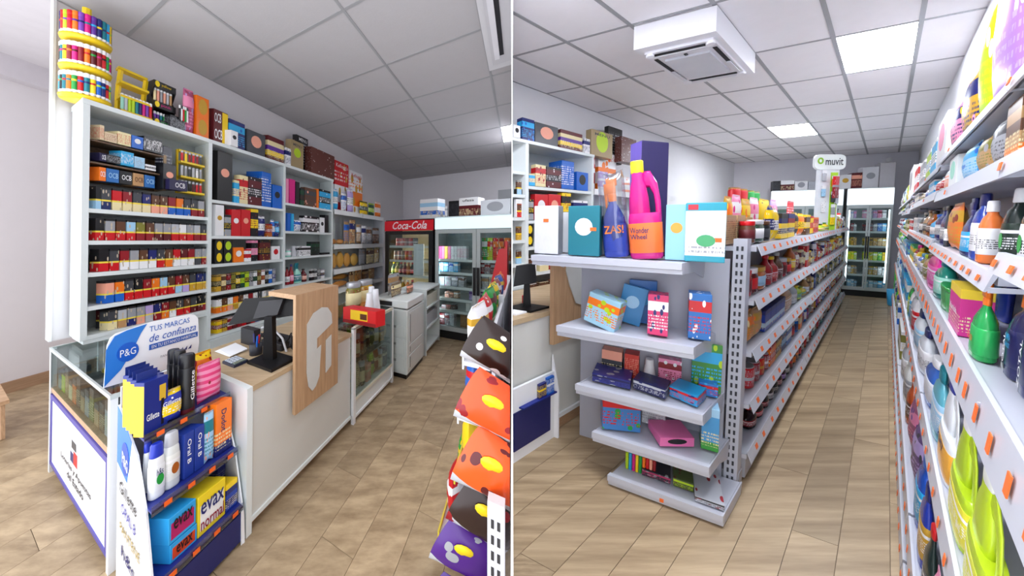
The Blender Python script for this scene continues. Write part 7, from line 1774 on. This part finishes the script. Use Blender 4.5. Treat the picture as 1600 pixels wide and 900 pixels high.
    if op.get('half'): inst(PLATE, 'side_print', o, mat(op['half'], .45), (.5, 0, .0), (.98, .8, .995), (0, 0, math.pi / 2)) if not noun.startswith('rolling') else inst(PLATE, 'front_print', o, mat(op['half'], .45), (.29, -.5, .02), (.40, 1, .96))
    if op.get('bag'): inst(UM['pouch'][0], 'clear_bag', o, glass('eef2f6', .30), (0, 0, 0), (1.08, 1.2, 1.10)).location = (0, 0, -.005)
    if op.get('tagp'): inst(PLATE, 'price_tag', o, mat('f2702a', .5), (op['tagp'][0], -.515, op['tagp'][1]), (op['tagp'][2], 1, op['tagp'][3]))
    if op.get('wave'): inst(DISC, 'label_mark', o, mat(op['wave'], .4), (0, -.505, .34), (.2, .1, .8), (math.pi / 2, 0, 0)).scale = (.26, .10, .9)
    for s, x0, x1, z0, z1, c, rot in op.get('txt', []):
        letter(o, s, x0 - .5, x1 - .5, z0, z1, c, y=-.53, rot=rot, bold=.01)
    return o
for face, pl, pv, z, desc, group, depth, its in ROWS:
    for i, it in enumerate(its): article(face, pl, pv, z, desc, group, depth, i, it)

# wooden organiser standing in the first tobacco bay
t = empty('wooden_organiser', P('A', -3.5, .85, 2.04), 'A', 'dark wooden organiser with decks in the first tobacco bay', 'organiser')
WO = wood('organiser_wood', '4a3626', '6e543c', (3, 20, 20))
MB().rbox('A', -3.64, -3.415, 1.075, 1.095, 2.045, 2.345).build('side_panel', wood('organiser_side', '8c7454', 'ab9270', (3, 20, 20)), t)
for z in (2.335, 2.175): MB().rbox('A', -3.64, -3.415, .625, 1.075, z - .012, z).build('deck', WO, t)
MB().rbox('A', -3.645, -3.64, .625, 1.095, 2.045, 2.335).build('back_board', WO, t)
# yellow lighter stands
def lighter_stand(u, v, z, w_, h, label, room='A'):
    t = empty('lighter_stand', P(room, u, v, z), room, label, 'lighter stand')
    ym = mat('e8c81c', .35)
    for k in range(3): MB().rbox(room, u - .06, u + .05, v - w_ / 2, v + w_ / 2, z + k * h * .34, z + k * h * .34 + .018).build('tray', ym, t)
    for s_ in (-1, 1): MB().rbox(room, u - .06, u - .03, v + s_ * w_ / 2 - .008, v + s_ * w_ / 2 + .008, z, z + h).build('side_frame', ym, t)
    MB().rbox(room, u - .06, u + .0, v - w_ / 2, v + w_ / 2, z + h - .02, z + h).build('top_bar', ym, t)
    for k in range(3):
        for i in range(6):
            c = [['dark_grey', 'navy', 'black', 'maroon', 'red', 'red'], ['silver', 'grey', 'dark_grey', 'silver', 'white', 'grey'], ['red', 'yellow', 'crimson', 'red', 'crimson', 'dark_grey']][k][i]
            put('pen', room, P(room, u + .02, v - w_ / 2 + (i + .6) * w_ / 6.4, z + k * h * .34 + .019), THETA['A+u'], (w_ / 9, .012, h * .24), [mat(c, .3), mat('silver', .3, metal=.6)],
                f'{cw(c)} lighter, {ordn(i)} from the left on the {["bottom", "middle", "top"][k]} tray of the yellow stand', 'lighter', 'lighters on the yellow stand', 'lighter')
lighter_stand(-3.47, 1.315, 2.046, .21, .40, 'yellow three-tray lighter stand at the right of the first tobacco bay')
# pen carousel, yellow rack and two-deck pen display on top of the cabinet
t = empty('pen_carousel', P('A', -3.52, .70, 2.606), 'A', 'yellow three-tier pen carousel at the left end of the cabinet top', 'pen carousel')
ym = mat('ecca1e', .35); cc = P('A', -3.52, .615, 0)
MB().tube([cc + Vector((0, 0, 2.607)), cc + Vector((0, 0, 3.30))], .022, 8).build('mast', ym, t)
r = random.Random(4)
pal = [['yellow', 'navy', 'red', 'lime', 'red', 'orange', 'violet', 'magenta', 'purple', 'navy', 'teal', 'cyan'], ['magenta', 'black', 'teal', 'yellow', 'crimson', 'magenta', 'crimson', 'orange', 'maroon', 'crimson', 'red', 'green'], ['lime', 'cyan', 'black', 'teal', 'orange', 'green', 'red', 'teal', 'yellow', 'blue', 'navy', 'red']]
for k, z in enumerate((3.03, 2.815, 2.607)):
    rr = .112
    tr = MB().lathe([(rr - .03, 0), (rr, .004), (rr + .006, .03), (rr - .006, .03)], 20, c=cc + Vector((0, 0, z))).build('tier_ring', ym, t)
    for i in range(6):
        a = i * math.pi / 3; MB().tube([cc + Vector((0, 0, z + .01)), cc + Vector((rr * math.cos(a), rr * math.sin(a), z + .014))], .008).build('spoke', ym, tr)
    for i in range(16):
        a = -2.4 + i * .26; c = pal[k][i % 12]
        put('pen', 'A', cc + Vector(((rr - .014) * math.cos(a), (rr - .014) * math.sin(a), z + .033)), a, (.030, .030, .155), [printed([(0, 'white'), (.15, c), (.6, pal[k][(i + 3) % 12]), (.7, c)]), mat('white' if k else c, .4)],
            f'{cw(c)} pen, {ordn(i)} round the {["top", "middle", "bottom"][k]} ring of the yellow carousel', 'pen', 'pens in the yellow carousel')
t = empty('yellow_rack', P('A', -3.55, 0.910, 2.606), 'A', 'empty yellow stepped rack beside the pen carousel', 'rack')
for v in (0.810, 0.975):
    MB().tube([P('A', -3.62, v, 2.61), P('A', -3.60, v, 2.80), P('A', -3.57, v + .01, 2.98)], .016, 6).build('side_rail', ym, t)
for z, d in ((2.975, .0), (2.855, .04), (2.735, .07)):
    MB().rbox('A', -3.62, -3.54 + d, 0.800, 0.990, z, z + .018).build('shelf_bar', ym, t)
MB().rbox('A', -3.62, -3.46, 0.800, 1.005, 2.607, 2.635).build('base', ym, t)
for i in range(9):
    c = ['mint', 'silver', 'lime', 'lime', 'teal', 'navy', 'magenta', 'violet', 'red'][i]
    put('pen', 'A', P('A', -3.48, 0.810 + i * .023, 2.636), 0, (.017, .02, .13), [mat(c, .35), mat('white', .4)], f'{cw(c)} white-capped pen, {ordn(i)} from the left in the yellow rack base', 'pen', 'pens in the yellow rack')
t = empty('pen_display', P('A', -3.55, 1.080, 2.606), 'A', 'black two-deck pen display with round yellow emblems on the cabinet', 'pen display')
bkm = mat('1a1a1c', .45)
for s_, v in ((0, 1.015), (1, 1.175)):
    MB().prism([P('A', u, v, z) for u, z in ((-3.64, 2.607), (-3.47, 2.607), (-3.47, 2.66), (-3.54, 2.70), (-3.49, 2.76), (-3.49, 2.80), (-3.55, 2.86), (-3.48, 2.93), (-3.48, 2.985), (-3.64, 3.0))], P('A', 0, .008, 0)).build('side_panel', bkm, t)
MB().rbox('A', -3.645, -3.64, 1.015, 1.183, 2.607, 3.0).build('back_panel', bkm, t)
for z0, z1, s, c in ((2.93, 2.985, 'yellow', 'yellow'), (2.755, 2.81, 'pink', 'magenta'), (2.607, 2.655, 'green', 'green')):
    uf = -3.475
    q = MB().rbox('A', uf - .006, uf, 1.015, 1.183, z0, z1).build('header_strip', bkm, t)
    letter3(t, s, P('A', uf + .002, 1.070, z0 + .012), P('A', uf + .002, 1.145, z0 + .012), P('A', uf + .002, 1.070, z1 - .012), c)
    cc2 = P('A', uf + .0015, 1.040, (z0 + z1) / 2)
    MB().prism([cc2 + (P('A', 0, .017 * math.cos(a), 0)) + Vector((0, 0, .026 * math.sin(a))) for a in [k * math.pi / 8 for k in range(16)]], P('A', .002, 0, 0)).build('round_emblem', mat('f2d21c', .4), t)
    MB().rbox('A', -3.64, uf - .01, 1.023, 1.175, z0, z0 + .008).build('deck', bkm, t)
for k, z in enumerate((2.82, 2.665)):
    for i in range(6):
        c = [['cream', 'salmon', 'grey', 'salmon', 'silver', 'tan'], ['violet', 'purple', 'teal', 'green', 'maroon', 'crimson']][k][i]
        put('pen', 'A', P('A', -3.52, 1.035 + i * .024, z if k == 0 else 2.62), 0, (.017, .018, .12 if k == 0 else .11), [mat(c, .35), mat('white', .4)], f'{cw(c)} pen, {ordn(i)} from the left on the {["upper", "lower"][k]} deck of the black display', 'pen', 'pens in the black display')
for i in range(5):
    c = ['black', 'white', 'red', 'green', 'white'][i]
    put('pen', 'A', P('A', -3.44, 1.202 + i * .016, 2.70), 0, (.013, .014, .14), [mat(c, .35), mat('white' if c != 'white' else 'dark_grey', .4)], f'{cw(c)} pen standing {ordn(i)} from the left in the black pen box', 'pen', 'pens in the black pen box')
# bundle of coloured marker pens on the end display
for i in range(9):
    c = ['lime', 'cyan', 'magenta', 'yellow', 'green', 'orange', 'red', 'salmon', 'crimson'][i]
    put('pen', 'B', P('B', -1.03 + i * .019, 2.10, .073), 0, (.018, .018, .11), [mat(c, .3), mat(c, .3)], f'{cw(c)} marker pen, {ordn(i)} from the left on the bottom display shelf', 'pen', 'marker pens on the bottom display shelf', 'marker_pen')

# the rest of the groceries down the aisle gondola, one by one
r = random.Random(21)
fill = [('can', 'can'), ('jar', 'jar'), ('bottle', 'bottle'), ('carton', 'pack'), ('pouch', 'food bag'), ('jar', 'jar'), ('bottle', 'bottle')]
fc = [[('white', 'red'), ('gold', 'cream'), ('olive', 'gold'), ('navy', 'white'), ('yellow', 'red'), ('orange', 'lime'), ('silver', 'grey')],
      [('crimson', 'white'), ('red', 'gold'), ('red', 'white'), ('maroon', 'cream'), ('navy', 'white'), ('silver', 'yellow'), ('amber', 'yellow')],
      [('black', 'olive'), ('gold', 'cream'), ('tan', 'white'), ('brown', 'kraft'), ('dark_green', 'gold'), ('navy', 'blue'), ('cream', 'white')],
      [('crimson', 'violet'), ('amber', 'white'), ('brown', 'gold'), ('blue', 'white'), ('orange', 'cream'), ('dark_grey', 'silver'), ('maroon', 'red')],
      [('black', 'red'), ('brown', 'white'), ('dark_grey', 'orange'), ('maroon', 'silver'), ('amber', 'red'), ('black', 'grey'), ('teal', 'white')]]
hh = [(.16, .26), (.15, .25), (.16, .24), (.15, .24), (.16, .24)]
starts = []
for z in (1.45, 1.135, .825, .51, .20):
    ends = [it[0] + it[1] / 2 for R_ in ROWS if R_[0] == 'B+u' and -.6 < R_[2] < -.5 and abs(R_[3] - z) < .01 for it in R_[7]]
    starts.append(max(ends) + .02)
for lv, z in enumerate((1.45, 1.11, .80, .51, .20)):
    v = starts[lv]; i = 0
    while v < 8.75:
        if lv == 0 and 6.2 < v < 6.9: v = 6.9
        k, nm = fill[r.randrange(len(fill))]; w_ = r.uniform(.11, .17); c, c2 = fc[lv][r.randrange(7)]
        h = r.uniform(*hh[lv])
        if k in ('can',): h *= .65
        if k == 'jar': h *= .8
        st = {'can': f'can:{c},{c2}', 'jar': f'jar:{c},{c2},{c2}', 'bottle': f'bot:{c},{c2},{c2}', 'carton': f'band:{c},{c2},cream', 'pouch': f'blot:{c},{c2},cream'}[k]
        zz = z if not (lv in (1, 2) and v < 4.44) else z + .026
        article('B+u', 'u', -.545, zz, f'far stretch, {["top", "second", "third", "fourth", "bottom"][lv]} gondola deck', 'goods on the aisle gondola', None, i, (round(v + w_ / 2, 3), w_ * .92, h, k, nm, st, {}))
        v += w_ + .012; i += 1
# far bays of the right shelving
for lv, z in enumerate((1.80, 1.69, 1.48, 1.28, .86, .302)):
    v = 6.0; i = 0
    while v < 8.3:
        k, nm = [('flat_bottle', 'bottle'), ('carton', 'pack'), ('bottle', 'bottle'), ('pouch', 'refill')][r.randrange(4)]; w_ = r.uniform(.2, .34)
        c, c2 = r.choice([('white', 'cyan'), ('blue', 'white'), ('green', 'lime'), ('pale_blue', 'white'), ('yellow', 'lime'), ('silver', 'navy'), ('navy', 'grey'), ('crimson', 'white')])
        st = {'flat_bottle': f'bot:{c},{c2},{c2}', 'bottle': f'bot:{c},{c2},{c2}', 'carton': f'band:{c},{c2},white', 'pouch': f'blot:{c},{c2},white'}[k]
        article('B-u', 'u', .15, z, f'far bay, {["top", "second", "third", "fourth", "fifth", "sixth"][lv]} level', 'goods on the right wall shelving', None, i, (round(v + w_ / 2, 3), w_ * .9, .10 if lv in (1, 2, 3) else .24, k, nm, st, {}))
        v += w_ + .03; i += 1

# ---------------------------------------------------------------- set both shops into place around the viewer
RM = {'A': room_matrix('A'), 'B': room_matrix('B')}
for o, room in ROOMED:
    if room: o.matrix_basis = RM[room] @ o.matrix_basis
